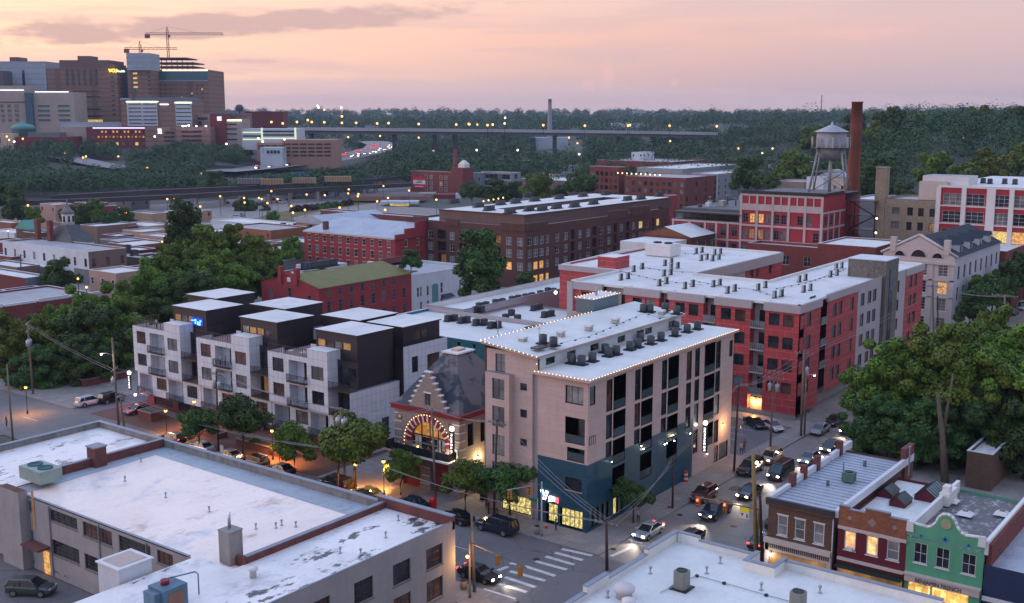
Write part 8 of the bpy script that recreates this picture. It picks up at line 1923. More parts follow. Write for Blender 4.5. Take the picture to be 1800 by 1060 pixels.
# ================================================================== poles, wires, lamps
POLE={}
def pole(key,label,ub,vb,ut,vt,arms=(),cans=(),mat=None,r=.16,zb=.13,lamp=None,group='wooden utility poles along the streets'):
 x,y=P(ub,vb,zb);Y=(x-CAM[0])*_ch+(y-CAM[1])*_sh;d=_ray(ut,vt);top=CAM[2]+d[2]/(d[0]*_ch+d[1]*_sh)*Y
 X=((ut-CX)/F_PX)*(Y*_cp-(top-48)*_sp);tx,ty=CF(X,Y)
 if math.hypot(tx-x,ty-y)>1.2:f=1.2/math.hypot(tx-x,ty-y);tx,ty=x+(tx-x)*f,y+(ty-y)*f
 t=thing('utility_pole',label,'utility pole',(x,y,zb),group=group);m=MB();m.tube([(x,y,zb-.2),(tx,ty,top)],r,mat or WOODP,8,r*.72);m.build('pole',t)
 ends=[]
 for k,(dz,L,ang)in enumerate(arms):
  f=1-dz/(top-zb);ax,ay=x+(tx-x)*f,y+(ty-y)*f;c,s=math.cos(R(ang))*L/2,math.sin(R(ang))*L/2;z=top-dz
  m=MB();m.tube([(ax-c,ay-s,z),(ax+c,ay+s,z)],.07,WOODG,4);m.build('crossarm',t)
  for q in(-1,-.5,.5,1):
   m=MB();m.lathe(ax+c*q,ay+s*q,[(.05,z+.05),(.07,z+.15),(.03,z+.28)],GALV,6);m.build('insulator',t)
  ends.append([(ax+c*q,ay+s*q,z+.28)for q in(-1,-.4,.4,1)])
 for dz,ang,rr in cans:
  c,s=math.cos(R(ang)),math.sin(R(ang));f=1-dz/(top-zb);ax,ay,z=x+(tx-x)*f+c*.55,y+(ty-y)*f+s*.55,top-dz
  m=MB();m.lathe(ax,ay,[(rr*.9,z-1.0),(rr,z-.95),(rr,z),(rr*.7,z+.12),(.06,z+.15),(.06,z+.4)],GALV,12);m.build('transformer',t)
 if lamp:
  du,ang,m2,e=lamp;c,s=math.cos(R(ang))*1.8,math.sin(R(ang))*1.8;z=top-du;m=MB();m.tube([(tx,ty,z-.5),(tx+c*.6,ty+s*.6,z),(tx+c,ty+s,z)],.05,GALV,5);m.box(tx+c-.3,tx+c+.3,ty+s-.15,ty+s+.15,z,z+.12,GALV);m.build('lamp_arm',t)
  m=MB();m.ball(tx+c,ty+s,z-.06,.17,m2,8,.6);m.build('lamp',t)
  if e:plight(tx+c,ty+s,z-.35,e,(1,.8,.55)if m2 is WHITEL else(1,.45,.12),t)
 POLE[key]=(ends,(tx,ty,top));return t
def plight(x,y,z,e,c,parent=None,rad=.15,down=0):
 l=bpy.data.lights.new('lamp_light','SPOT' if down else 'POINT');l.energy=e*(12 if down else 3)
 if down:l.spot_size=R(150);l.spot_blend=.8
 l.color=c;l.shadow_soft_size=rad;o=bpy.data.objects.new('lamp_light',l);COL.objects.link(o)
 if parent:off=WLOC[parent.name];o.parent=parent;o.location=(x-off[0],y-off[1],z-off[2])
 else:o.location=(x,y,z)
 return o
pole('a','brown utility pole with slanted arms rising over the white parapet',1067,1000,1066,917,[(.3,2.6,90)],r=.2)
pole('b','tall weathered pole beside the zebra crossing',834,1040,829,903,[],mat=WOODG,r=.17)
pole('c','brown utility pole on the pavement before the teal wall',1182,893,1184,801,[],r=.15)
pole('d','dark pole with guy wires at the parking lot corner',1290,828,1299,676,[(.3,1.8,0)],r=.17)
pole('e','utility pole with two grey transformers before the red complex',1354,788,1361,652,[(.4,2.6,90),(1.2,3.0,90)],[(2.0,90,.32),(2.0,-90,.32)],mat=plain('pink_wood',(.20,.12,.11),.9,.3,1.5),r=.19)
pole('f','pale double utility pole with a lit lamp at the red complex corner',1408,766,1413,617,[(.4,2.6,90)],[(2.6,-60,.3)],mat=WOODG,r=.2,lamp=(3.4,-90,WHITEL,0))
pole('f2','second pole bound beside the pale double pole',1414,764,1417,664,[],mat=WOODG,r=.17)
pole('g','utility pole with twin transformers before the dark trees',58,692,48,566,[(.3,3.4,50),(1.6,3.0,50),(4.6,2.4,50)],[(3.2,50,.4),(3.2,230,.4)],mat=WOODG,r=.19)
pole('h','thin grey utility pole nearest the left edge',24,790,12,641,[],mat=WOODG,r=.16)
pole('i','utility pole with a white street lamp at the junction',209,754,197,594,[(5.0,3.2,40)],[(6.2,200,.3)],mat=WOODG,r=.2,lamp=(2.2,170,WHITEL,60))
pole('i2','second pole with a crossarm beside the lamp pole',219,754,210,690,[(.5,3.2,40)],mat=WOODG,r=.14)
pole('j','dark pole with small transformers in front of the middle townhouse',384,800,380,652,[(.5,2.2,90)],[(1.6,90,.28),(1.6,-90,.28)],r=.15)
pole('k','maroon pole carrying a white sign box by the kerb',592,868,597,789,[(.3,2.4,90)],r=.15)
pole('l','pole with two fat transformers in front of the nearest townhouse',607,852,599,716,[(.4,3.0,90)],[(1.5,90,.42),(1.5,-90,.42)],mat=WOODG,r=.17)
pole('m','thin pole standing before the firehouse arch',766,886,759,717,[(.4,2.0,90)],mat=WOODG,r=.15)
pole('n','red brown pole in front of the pink bay windows',868,908,874,737,[(.5,2.6,90)],[],r=.17)
pole('o','utility pole before the pale temple flank',1642,640,1637,500,[(.4,3.0,90)],mat=WOODG,r=.2)
pole('p','utility pole in front of the temple gable',1650,640,1648,520,[],r=.18)
pole('q','utility pole rising from the right tree crowns',1765,700,1763,518,[(.3,4.0,90)],mat=WOODG,r=.2)
pole('r','yellow lit wooden pole behind the white roof',1330,1000,1324,800,[],mat=plain('yellow_light_on_wood',(.26,.19,.07),.9,.3,1.5),r=.26)  # yellow lamplight on this pole is put into the wood colour
pole('s','maroon pole right of the yellow lit one',1340,998,1336,870,[],r=.2)
pole('t','pole with transformer boxes beyond the left red building',38,505,36,447,[(.3,4,90)],r=.2)
def wires(a,b,sag,label,n=3,ia=0,ib=0):
 A=POLE[a][0][ia]if POLE[a][0]else[POLE[a][1]]*4;B=POLE[b][0][ib]if POLE[b][0]else[POLE[b][1]]*4
 for k in range(n):
  p,q=Vector(A[k%len(A)]),Vector(B[k%len(B)])
  if A is B:continue
  if len({tuple(c)for c in A})==1:p=p-Vector((0,0,.5*k))
  if len({tuple(c)for c in B})==1:q=q-Vector((0,0,.5*k))
  m=MB();m.tube([p+(q-p)*(i/10)-Vector((0,0,sag*4*(i/10)*(1-i/10)))for i in range(11)],.023,WIREM,4)
  tag(m.build('power_line',loc=tuple(p)),'%s %s'%(('first','second','third','fourth')[k]+' thin wire',label),'power line','overhead wires between the utility poles')
wires('g','i',.4,'from the twin transformer pole to the junction lamp pole',2);wires('i2','j',1.0,'from the junction to the middle townhouse pole',3);wires('j','l',.8,'between the two townhouse poles');wires('l','m',.7,'from the fat transformer pole to the firehouse pole');wires('m','n',.5,'from the firehouse pole to the pink block pole')
wires('n','a',.9,'from the pink block pole towards the white parapet');wires('i2','k',1.3,'sweeping above the kerb parking row');wires('k','a',1.2,'crossing above the shop corner');wires('a','c',.7,'from the parapet pole to the teal wall pole',3);wires('c','d',.6,'from the teal wall pole to the parking lot pole',2);wires('d','e',.5,'from the parking lot pole to the transformer pole',3);wires('e','f',.4,'between the poles of the red complex',3);wires('f','o',.9,'running past the red complex to the temple',2);wires('o','q',.9,'through the right tree crowns',3)
for k,(a,b)in enumerate((((1299,690),(1322,822)),((1299,700),(1338,800)),((1299,690),(1312,800)))):
 tp=POLE['d'][1];x,y=P(b[0],b[1],.1);m=MB();m.tube([(tp[0],tp[1],tp[2]-2.0-k),(x,y,.1)],.02,GALV,4);tag(m.build('guy_wire',loc=(x,y,0)),'%s guy wire of the dark pole at the parking lot corner'%ORD[k],'guy wire','guy wires of the parking lot pole')
SIGY=solid('signal_yellow',(.45,.17,.03),.5)
def signal(t,p,face,lit=None):
 x,y,z=p;m=MB();m.box(x-.18,x+.18,y-.18,y+.18,z-.5,z+.5,SIGY)
 c,s=math.cos(R(face)),math.sin(R(face))
 for k in range(3):m.ball(x+c*.2,y+s*.2,z+.32-.32*k,.12,[BLACK,BLACK,BLACK][k]if k!=lit else emis('signal_red',(1,.05,.03),8),6)
 m.build('traffic_light',t)
def mast(label,ub,vb,h,arm,heads,zb=.13,r=.11,mat=GALV):
 x,y=P(ub,vb,zb);t=thing('signal_pole',label,'traffic signal',(x,y,zb),group='traffic signals at the crossing');m=MB();m.lathe(x,y,[(r*1.5,zb),(r,zb+.5),(r*.8,zb+h+.3)],mat,8)
 ax,ay=P(arm[0],arm[1],zb+h);m.build('pole',t);m=MB();m.tube([(x,y,zb+h),(ax,ay,zb+h+.3)],.07,mat,6,.05);m.build('mast_arm',t)
 for f,fc,lit in heads:signal(t,(x+(ax-x)*f,y+(ay-y)*f,zb+h-.35),fc,lit)
 return t,(x,y),(ax,ay)
mast('signal pole at the shop corner with two amber traffic lights over the street',952,942,6.2,(890,866),[(.35,200,None),(.9,200,None)])
mast('signal pole by the zebra crossing with two amber traffic lights',826,1050,5.8,(925,1003),[(.52,60,None),(.9,60,None)],mat=WOODG)
t,a,b=mast('signal arm from the yellow lit pole with two red lit traffic lights',1330,1000,6.6,(1222,877),[(.52,180,0),(.95,180,0)],mat=plain('yellow_light_on_wood',(.26,.19,.07)))  # arm shares the wood colour that has yellow lamplight painted in
m=MB();f=.22;sx_,sy_=a[0]+(b[0]-a[0])*f,a[1]+(b[1]-a[1])*f;m.box(sx_-.03,sx_+.03,sy_-.55,sy_+.55,6.2,6.7,solid('sign_yellow',(.75,.62,.02),.5));m.box(sx_-.03,sx_+.03,sy_-.55,sy_+.55,5.5,6.19,TRIMW)
m.face([(sx_-.04,sy_+.4,6.05),(sx_-.04,sy_+.05,6.05),(sx_-.04,sy_+.22,5.7)],TRIMR);m.box(sx_-.05,sx_-.03,sy_-.4,sy_-.25,5.65,6.05,BLACK);m.build('sign',t)
x,y=P(945,935,.13);t=thing('street_sign','green street name sign at the shop corner','street sign',(x,y,.13));m=MB();m.tube([(x,y,.1),(x,y,4.2)],.05,GALV,5);m.build('post',t);m=MB();m.box(x-.03,x+.03,y-.2,y+1.2,3.7,4.05,solid('sign_green',(.0,.16,.09),.5));m.build('plate',t)
x,y=P(908,915,.13);t=thing('street_sign','no entry style red octagon sign by the navy utility car','street sign',(x,y,.13));m=MB();m.tube([(x,y,.1),(x,y,2.9)],.04,GALV,5);m.build('post',t);m=MB();m.rings([[(d,y+.38*math.cos(k/8*6.283+.39),2.6+.38*math.sin(k/8*6.283+.39))for k in range(8)]for d in(x-.03,x+.0)],solid('sign_dull_red',(.30,.10,.10),.5),smooth=False);m.build('plate',t)
def street_lamp(u,v,z,label,e=0,style='acorn',group='orange street lamps',mat=None,zb=.13,rad=.22):
 x,y=P(u,v,z);t=thing('street_lamp',label,'street lamp',(x,y,zb),group=group);m=MB();m.lathe(x,y,[(.16,zb),(.10,zb+.5),(.055,zb+.7),(.05,z-.25),(.12,z-.18)],TRIMD,8);m.build('post',t)
 m=MB();m.ball(x,y,z,rad,mat or SODIUM,10);m.build('lamp',t);m=MB();m.lathe(x,y,[(rad*.95,z+rad*.55),(rad*.6,z+rad),(.03,z+rad*1.6)],TRIMD,8);m.build('cap',t)
 if e:plight(x,y,z-.25,e,(1,.42,.10),t,.15,1)
for u,v,z,e,lab in((109,764,4.3,200,'acorn street lamp glowing over the grey parapet at left'),(291,722,4.3,330,'acorn street lamp beside the corner planter'),(341,706,4.3,160,'street lamp glowing inside the leftmost street tree'),(478,757,4.3,330,'street lamp between the second and third street trees'),(490,772,4.0,260,'lower street lamp behind the kerb tree'),(625,816,4.3,400,'acorn street lamp behind the large black utility car'),(674,811,4.5,460,'bright yellow street lamp lighting the small tree'),(45,681,4.5,170,'orange lamp beneath the dark trees at far left'),(700,862,.0,0,None)):
 if lab:street_lamp(u,v,z,lab,e)
def wall_lamp(x,y,z,label,mat,e,c,rad=.16,name='wall_lamp',group=None,d=(-.2,0)):
 t=thing(name,label,'lamp',(x,y,z),group=group);m=MB();m.ball(x,y,z,rad,mat,8);m.build('lamp',t);m=MB();m.box(x-.05+max(d[0],0),x+.25,y-.05,y+.05,z+rad,z+rad+.1,TRIMD)if d[1]==0 else m.box(x-.05,x+.05,y,y+.3,z+rad,z+rad+.1,TRIMD);m.build('bracket',t)
 if e:plight(x+d[0]*1.3,y+d[1]*1.3,z-.15,e,c,t,rad)
wall_lamp(-.3,20.0,5.6,'white lamp at the right end of the firehouse balcony',WHITEL,60,(1,.8,.5))
a=FS(843,804,18.7);wall_lamp(a[0],18.7,a[1],'warm lamp on the side wall of the firehouse',WHITEL,90,(1,.75,.35),d=(0,-.3))
wall_lamp(60.8,7.2,2.2,'orange lamp in the garage entrance of the red complex',SODIUM,120,(1,.5,.15),.2,d=(-.3,0))
wall_lamp(-23.2,-1.2,5.2,'orange lamp on the corner of the grey block building',SODIUM,90,(1,.5,.15),d=(.3,0))
wall_lamp(76.5,57.6,13.0,'white lamp on the far corner of the red complex',WHTFAR,0,(1,1,1),.35)
wall_lamp(2.4,90.6,2.2,'pink glowing lamp at the townhouse street corner',emis('pink_lamp',(1,.35,.6),12),60,(1,.4,.6),.2)
wall_lamp(-.4,-22.8,3.3,'white lamp on the brown shop front',WHITEL,8,(1,.9,.8),.14)
for k,(u,v)in enumerate(((957,800),(1075,812),(1127,784),(1131,789),(1168,781),(1172,779),(1243,798),(1213,762),(1185,775))):
 a=FS(u,v,-.25);wall_lamp(a[0],-.28,a[1],'%s little light on the long street wall of the pink block'%ORD[k],WHITEL,0,(1,1,1),.07,group='little lights on the pink block wall',d=(0,-.1))if u>1000 else None
wall_lamp(34.3,-.3,5.4,'added warm lamp for the orange glow on the east end of the pink block street wall',SODIUM,75,(1,.55,.25),.1,d=(0,-.9))  # added lamp, gives the wall the orange glow of the street lamp
def blade(label,x,y,zt,h,ang,seed):
 t=thing('blade_sign',label,'sign',(x,y,zt-h),group='vertical blade signs with globes');c,s=math.cos(R(ang)),math.sin(R(ang));rn=random.Random(seed)
 m=MB();m.box(x-.1-abs(s)*.25,x+.1+abs(s)*.25,y-.1-abs(c)*.25,y+.1+abs(c)*.25,zt-h,zt,BLACK);m.build('board',t)
 m=MB();m.ball(x,y,zt+.38,.34,emis('globe',(1,.93,.78),1.6),14);m.build('globe',t)
 m=MB();L=emis('sign_letter',(1,.92,.95),2.6);n=int(h/.42)
 for k in range(n):
  z=zt-.25-k*.42
  bars=[(-.12,-.08,0,.26),(.08,.12,0,.26),(-.12,.12,.11,.15),(-.12,.12,0,.04),(-.12,.12,.22,.26)]
  for q in rn.sample(bars,3):
   for side in(-1,1):
    if abs(s)>.5:m.box(x+q[0],x+q[1],y+side*.12-.012,y+side*.12+.012,z-q[3],z-q[2],L)
    else:m.box(x+side*.12-.012,x+side*.12+.012,y+q[0],y+q[1],z-q[3],z-q[2],L)
 m.build('lettering',t)
blade('tall black blade sign with white letters and a glowing globe on the pink block',27.4,-.9,6.9,3.6,0,1)
blade('black blade sign with a glowing globe at the firehouse corner',-.75,19.6,9.0,3.1,0,2)
blade('black blade sign with a glowing globe at the farthest townhouse corner',2.2,91.7,5.4,2.5,0,3)
m=MB();m.ball(24.9,-.75,7.6,.24,emis('globe',(1,.93,.78),3.2),12);tag(m.build('globe_lamp',loc=(24.9,-.75,7.6)),'smaller glowing globe left of the tall blade sign','lamp')
FLP={}
def far_lamp(u,v,d,h,label,group,mat=SODFAR,r=None,post=True):
 x,y,z=DP(u,v,d);r=(r or d*.00115)*.9;key=(round(r,1),mat.name,post,h)  # sphere is oversized so its glowing shape includes the lamp's bloom
 if key not in FLP:
  a=MB();a.ball(0,0,0,r,mat,8);b=MB();b.tube([(0,0,-h),(0,0,-r)],max(.12,d*.0002),STEELD,4)if post else None;FLP[key]=(a.mesh('lamp'),b.mesh('post')if post else None)
 t=thing('street_lamp',label,'street lamp',(x,y,z),group=group);put('lamp',FLP[key][0],t)
 if post:put('post',FLP[key][1],t)
LP=[(294,350),(307,350),(310,360),(352,363),(387,345),(429,348),(430,356),(455,348),(460,350),(470,357),(488,350),(466,325),(477,336),(539,342),(512,362),(536,369),(515,374),(571,343),(597,365),(613,333),(612,340),(629,345),(674,327),(682,348),(719,335),(663,354),(677,369),(211,366),(221,374),(49,361),(285,425),(767,351),(137,490),(152,505),(14,406),(630,341)]
order=sorted(range(len(LP)),key=lambda k:LP[k][0])
for i,k in enumerate(order):
 u,v=LP[k];d=48-9;d=39*1960/(v-200)if v>400 else min(620,39*1960/max(v-200,1));
 far_lamp(u,v,d,9 if v<400 else 7,'%s orange lamp from the left over the railway car parks'%ordn(i),'orange lamps over the car parks',r=.5 if v<400 else.3)
LP2=[(477,214.5),(497,217),(522,214.5),(541,211),(548,214.5),(570,215),(601,204.5),(601,216),(626,216),(663,217),(683,216.5),(736,218),(611,232),(736,218),(802,219),(824,218),(825,218.5),(857,220),(866,219),(887,217),(955,220),(1028,221),(1104,221),(1107,220),(1177,221),(1260,222)]
for i,(u,v)in enumerate(sorted(set(LP2))):far_lamp(u,v,1030,10,'%s highway lamp from the left above the long bridge'%ordn(i),'lamps along the highway bridge',r=1.15,post=(v>212))
FL3=((612,241,900),(668,239,950),(736,242,940),(762,265,900),(838,264,900),(910,264,890),(1018,271,880),(839,219,1800),(856,220,1800),(888,207,1500),(1000,242,1400),(1015,252,1600),(1030,244,1700),(1178,248,900),(1298,261,700),(1358,261,700),(1340,269,700),(1622,258,620),(1695,242,700),(1790,241,690),(1768,266,640),(1596,268,640),(146,277,850),(151,275,850),(208,275,900),(288,299,780),(293,301,780),(354,305,760),(174,300,790),(259,295,790),(25,249,900),(16,246,900),(12,240,900),(40,244,900),(108,258,900),(115,269,880),(701,270,900),(268,264,900),(272,240,900),(398,253,850),(454,243,870),(500,245,870),(462,249,860),(570,193,1600),(560,189,2500),(600,189,2500),(558,186,2500))
for i,(u,v,d)in enumerate(FL3):
 far_lamp(u,v,d,9,'%s lamp from the left among the scattered far lamps in the dark trees'%ordn(sorted(q[0]+q[1]*.001 for q in FL3).index(u+v*.001)),'scattered lamps in the distance',mat=(WHTFAR if i in(3,4,5,6,9,30,38,39,40,41,42,44,45,46)else SODFAR),r=d*.00095)
a,b=DP(1086,304,560),DP(1168,308,545);lights('string_lights','string of bulbs on the roof terrace of the distant brick apartments',[a,b],2.6,None,rad=.32)
a,b=DP(850,359,372),DP(893,351,380);lights('string_lights','short string of orange bulbs on the dark brick block roof',[(a[0],a[1],a[2]+1),(b[0],b[1],b[2]+1)],2.2,None,rad=.22)
for mm in bpy.data.materials:
 b=mm.node_tree.nodes.get('Principled BSDF')if mm.use_nodes else None
 if b and b.inputs['Emission Strength'].default_value>0 and mm.name not in('lit_shop',):mm.cycles.emission_sampling='NONE'
# ================================================================== people and pavement things
def person_mesh(pose,top,bottom,hair,skin=(.30,.17,.12)):
 "one continuous skinned figure, 1.72 m"
 V=[(0,0,.92),(0,0,1.15),(0,0,1.42),(0,.0,1.52),(0,.01,1.62),(0,.0,1.70)];rad=[.145,.13,.15,.055,.095,.07];Ed=[(0,1),(1,2),(2,3),(3,4),(4,5)]
 def add(parent,p,r):V.append(p);rad.append(r);Ed.append((parent,len(V)-1));return len(V)-1
 for s in(-1,1):
  st=.18*s if pose=='walk' else 0
  if pose=='sit':h=add(0,(s*.1,-.02,.88),.10);k=add(h,(s*.11,-.45,.88),.075);a=add(k,(s*.11,-.46,.45),.055);add(a,(s*.11,-.58,.42),.04)
  else:h=add(0,(s*.1,0,.84),.10);k=add(h,(s*.11,-st*.8,.48),.07);a=add(k,(s*.11,-st*.9+.05,.09),.05);add(a,(s*.12,-st*.9-.12,.05),.04)
  sh=add(2,(s*.19,0,1.42),.065);el=add(sh,(s*.25,st*.5+.03,1.14),.045);w=add(el,(s*.23,-.12 if pose=='sit' else st*.8-.06,.92 if pose!='sit' else 1.05),.033);add(w,(s*.22,-.2 if pose=='sit' else st*.8-.1,.83 if pose!='sit' else 1.03),.036)
 me=bpy.data.meshes.new('p');me.from_pydata(V,Ed,[]);o=bpy.data.objects.new('p',me);COL.objects.link(o)
 md=o.modifiers.new('s','SKIN');o.modifiers.new('u','SUBSURF').levels=1
 for i,v in enumerate(me.skin_vertices[0].data):v.radius=(rad[i],rad[i]*(.72 if i<3 else 1));v.use_root=(i==0)
 dg=bpy.context.evaluated_depsgraph_get();ev=o.evaluated_get(dg);out=bpy.data.meshes.new_from_object(ev);bpy.data.objects.remove(o);out.name='body'
 mats=[solid('skin%s'%str(skin[0]),skin,.6),solid('top%s'%str(top),top,.8),solid('bottom%s'%str(bottom),bottom,.8),solid('hair%s'%str(hair),hair,.7),solid('shoe',(.02,.02,.02),.6)]
 out.materials.clear();[out.materials.append(q)for q in mats]
 for f in out.polygons:
  c=f.center;f.use_smooth=True
  f.material_index=3 if(c.z>1.66 or(c.z>1.55 and c.y>.03))else 0 if c.z>1.49 else 4 if c.z<.08 else 2 if(c.z<.95 and abs(c.x)<.2)else 0 if(abs(c.x)>.19 and c.z<1.1)else 1
 return out
PM=[person_mesh('stand',(.02,.02,.025),(.02,.02,.03),(.02,.015,.01)),person_mesh('walk',(.35,.34,.34),(.03,.04,.08),(.05,.03,.02)),person_mesh('stand',(.30,.02,.03),(.05,.05,.06),(.02,.015,.01),(.16,.09,.06)),person_mesh('sit',(.45,.43,.42),(.03,.03,.05),(.04,.02,.01)),person_mesh('sit',(.25,.05,.05),(.03,.03,.05),(.2,.12,.05))]
def person(k,x,y,z,rz,label,group=None):
 t=thing('person',label,'person',(x,y,z),R(rz),group);put('body',PM[k],t)
for k,u,v,z,rz,lab in((0,977,932,.13,200,'person in dark clothes standing outside the lit corner shop'),(1,1122,918,.13,120,'person in a pale top beside the silver sedan'),(2,12,750,.13,90,'person in a dark red top walking at the far left edge'),(0,859,903,.13,20,'person in black on the pavement under the street trees'),(1,873,905,.13,30,'person in a pale top beside the one in black'),(2,1308,792,.13,150,'person in a red top on the pavement near the parking lot'),(1,1303,798,.13,140,'person in a pale top next to the one in red')):
 x,y=P(u,v,z);person(k,x,y,z,rz,lab)
person(1,3.2,69.2,9.96,90,'person in a white top standing on the middle townhouse balcony');person(2,3.1,67.9,9.96,60,'person in a red top on the middle townhouse balcony');person(1,5.0,87.5,13.22,90,'person on the farthest townhouse roof terrace')
for k,y in enumerate((28.6,27.2,25.8,23.4,22.0,20.8)):
 person(3+k%2,-.9,y,5.2-.43,90 if k%2 else-90,'%s seated diner from the left on the firehouse balcony'%ORD[k],'diners on the firehouse balcony')
 m=MB();m.box(-1.1,-.7,y-.2,y+.2,5.2,5.62,TRIMD);tag(m.build('stool',loc=(-.9,y,5.2)),'stool under the %s diner on the firehouse balcony'%ORD[k],'stool','stools on the firehouse balcony')
for k,y in enumerate((27.9,24.6,21.4)):
 t=thing('cafe_table','%s small round table from the left on the firehouse balcony'%ORD[k],'table',(-1.0,y,5.2),group='tables on the firehouse balcony');m=MB();m.lathe(-1.0,y,[(.32,5.92),(.32,5.96)],TRIMW,10);m.build('tabletop',t);m=MB();m.lathe(-1.0,y,[(.2,5.2),(.03,5.25),(.03,5.92)],TRIMD,6);m.build('leg',t)
m=MB();m.ball(-.9,25.2,6.1,.12,emis('candle',(1,.55,.1),6),6);tag(m.build('lantern',loc=(-.9,25.2,6.1)),'small glowing lantern on the firehouse balcony','lantern')
def drum(u,v,label):
 x,y=P(u,v,.13);m=MB();O=solid('orange_red',(.50,.035,.01),.5)
 for k in range(5):m.lathe(x,y,[(.33-.015*k,.13+.28*k),(.31-.015*k,.41+.28*k)],O if k%2==0 else TRIMW,12)
 tag(m.build('traffic_drum',loc=(x,y,.13)),label,'traffic drum')
for k in range(2):drum(1205+(0),846-k*0,'red and white striped traffic drum against the teal wall')if k==0 else None
def cone(u,v,label):
 x,y=P(u,v,.13);m=MB();O=solid('orange_red',(.50,.035,.01),.5);m.box(x-.2,x+.2,y-.2,y+.2,.13,.17,O);m.lathe(x,y,[(.15,.17),(.09,.45)],O,10);m.lathe(x,y,[(.09,.45),(.06,.62)],TRIMW,10);m.lathe(x,y,[(.06,.62),(.03,.85)],O,10);tag(m.build('traffic_cone',loc=(x,y,.13)),label,'traffic cone')
cone(1177,892,'orange traffic cone beside the brown pole');cone(960,928,'orange traffic cone by the shop door')
def bin_(u,v,label,c=(.33,.24,.19)):
 x,y=P(u,v,.13);t=thing('litter_bin',label,'litter bin',(x,y,.13));m=MB();m.lathe(x,y,[(.33,.13),(.36,.5),(.33,1.05)],plain('bin'+str(c[0]),c,.8,.3,3),12);m.build('body',t);m=MB();m.lathe(x,y,[(.34,1.05),(.3,1.12),(.15,1.12),(.13,1.06)],BLACK,12);m.build('rim',t)
bin_(944,938,'pale round litter bin beside the signal pole');bin_(815,1035,'round litter bin beside the zebra crossing pole');bin_(848,878,'dark litter bin under the firehouse tree',(.03,.03,.03))
x,y=P(761,893,.13);m=MB();m.box(x-.3,x+.3,y-.35,y+.35,.13,1.3,solid('box_red',(.5,.01,.02),.4));m.rings([[(x-.3,y-.35,1.3),(x+.3,y-.35,1.3),(x+.3,y+.35,1.3),(x-.3,y+.35,1.3)],[(x-.15,y-.3,1.5),(x+.15,y-.3,1.5),(x+.15,y+.3,1.5),(x-.15,y+.3,1.5)]],solid('box_red',(.5,.01,.02),.4),smooth=False);tag(m.build('newspaper_box',loc=(x,y,.13)),'bright red box on the kerb near the firehouse','newspaper box')
m=MB();m.box(0,1,0,1,0,1,BRPAR)
def planter(label,u0,v0,dx,dy,h,plants=True):
 x,y=P(u0,v0,.13);t=thing('planter',label,'planter',(x,y,.13),group='brick planters by the townhouses');m=MB();m.box(x,x+dx,y,y+dy,.13,h,BRPAR);m.box(x-.08,x+dx+.08,y-.08,y+dy+.08,h,h+.1,STONE);m.build('wall',t)
 m=MB();m.box(x+.2,x+dx-.2,y+.2,y+dy-.2,h+.1,h+.14,plain('soil',(.05,.04,.03)));m.build('soil',t)
 if plants:
  for k in range(2):b=put('shrub',BUSH[0],t,(dx*.5,dy*(.3+.4*k),h-.1));b.scale=(.45,.6,.45)
planter('square brick planter at the townhouse street corner',266,742,3,3.4,1.5,False);planter('low brick planter wall before the farthest townhouse',385,772,1.6,9,.9);planter('long low brick planter wall before the nearest townhouse',505,808,1.6,11,1.2);planter('dark brick planter beneath the park trees',148,680,9,6,1.3)
"""small flat signs"""
for k,(u,v,c,lab)in enumerate(((345,768,(.5,.30,.14),'orange lit notice board near the white sedan'),(594,800,(.6,.6,.62),'white box sign on the maroon pole'),(390,790,(.5,.5,.5),'dark parking meter board by the silver sedan'))):
 x,y=P(u,v,1.8);t=thing('notice_board',lab,'sign',(x,y,.13));m=MB();m.tube([(x,y,.13),(x,y,1.5)],.05,TRIMD,5);m.build('post',t);m=MB();m.box(x-.04,x+.04,y-.35,y+.35,1.4,2.4 if k!=1 else 2.8,plain('board%d'%k,c));m.build('board',t)
m=MB();x,y=P(405,768,1.9)
t=thing('shop_sign','cold white lit sign strips beneath the street trees','sign',(4.7,62,2.0));m=MB();CWH=emis('cold_white',(.6,.62,1.0),7);m.box(4.7,4.8,62.4,62.7,1.9,2.6,CWH);m.box(4.7,4.8,59.2,61.6,1.9,2.15,CWH);m.box(4.7,4.8,55.0,57.0,1.8,2.0,CWH);m.build('tube',t)
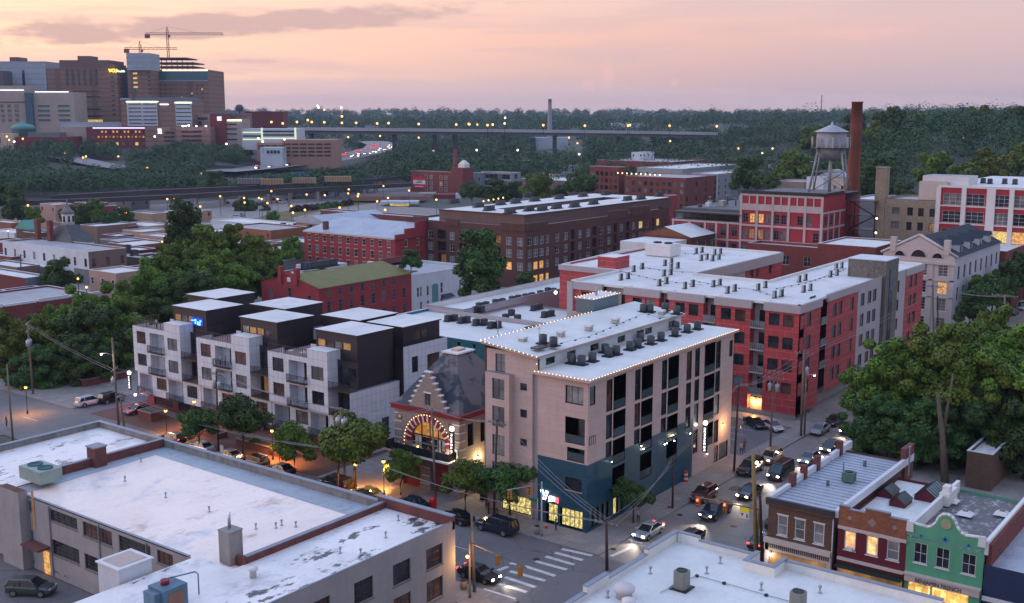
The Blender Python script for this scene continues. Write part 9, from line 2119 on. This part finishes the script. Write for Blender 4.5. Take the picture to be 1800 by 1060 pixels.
m=MB();hz,nt,b=_new('haze_air');nt.nodes.remove(b);v=nt.nodes.new('ShaderNodeVolumePrincipled');v.inputs['Color'].default_value=(.52,.64,.88,1);v.inputs['Density'].default_value=.000075;v.inputs['Anisotropy'].default_value=.2
nt.links.new(v.outputs[0],nt.nodes['Material Output'].inputs['Volume']);cx,cy=CF(0,2300);m.box(-30000,30000,-30000,30000,-1.5,140,hz)if 0 else m.box(cx-3600,cx+3600,cy-3600,cy+3600,-1.5,135,hz);tag(m.build('haze'),'faint blue grey evening haze over the whole city','haze',kind='stuff')
def pipes(label,group,z,lines,r=.05):
 for k,L in enumerate(lines):
  p=[P(u,v,z)for u,v in L];m=MB();m.tube([(x,y,z+.14)for x,y in p],r,GALV,5)
  for a,b in zip(p,p[1:]):
   n=max(1,int(math.hypot(b[0]-a[0],b[1]-a[1])/2.2))
   for i in range(n):x,y=a[0]+(b[0]-a[0])*i/n,a[1]+(b[1]-a[1])*i/n;m.box(x-.12,x+.12,y-.12,y+.12,z,z+.12,BLACK)
  tag(m.build('roof_pipe',loc=(p[0][0],p[0][1],z)),'%s pipe run from the left %s'%(ORD[k],label),'pipe',group)
pipes('across the white roof of the red complex','pipe runs on the red complex roof',18.27,[Z7([(420,545),(640,610),(860,660),(1150,690)]),Z7([(700,560),(905,590),(1090,600)]),Z7([(900,450),(1080,470),(1300,480)]),Z7([(1060,655),(1300,700),(1500,720),(1690,780)]),Z8([(60,660),(260,620),(450,560),(540,520)])])
pipes('on the upper roof of the pink block','pipe runs on the upper pink block roof',20.65,[Z4([(500,390),(760,330),(1090,190)]),Z4([(1130,190),(1200,215),(1330,200)])],.03)
pipes('along the condensers on the lower pink block roof','pipe runs on the lower pink block roof',18.45,[Z4([(660,470),(860,410),(1010,375),(1290,300),(1440,262)])],.035)
pipes('along the long grey wing roof','pipe runs on the grey wing roofs',10.22,[WZ([(720,380),(1000,320),(1300,262),(1560,205)])],.05)
pipes('on the white roof behind the townhouses','pipe runs behind the townhouses',10.17,[WZ([(470,455),(760,495),(1010,530)])],.05)
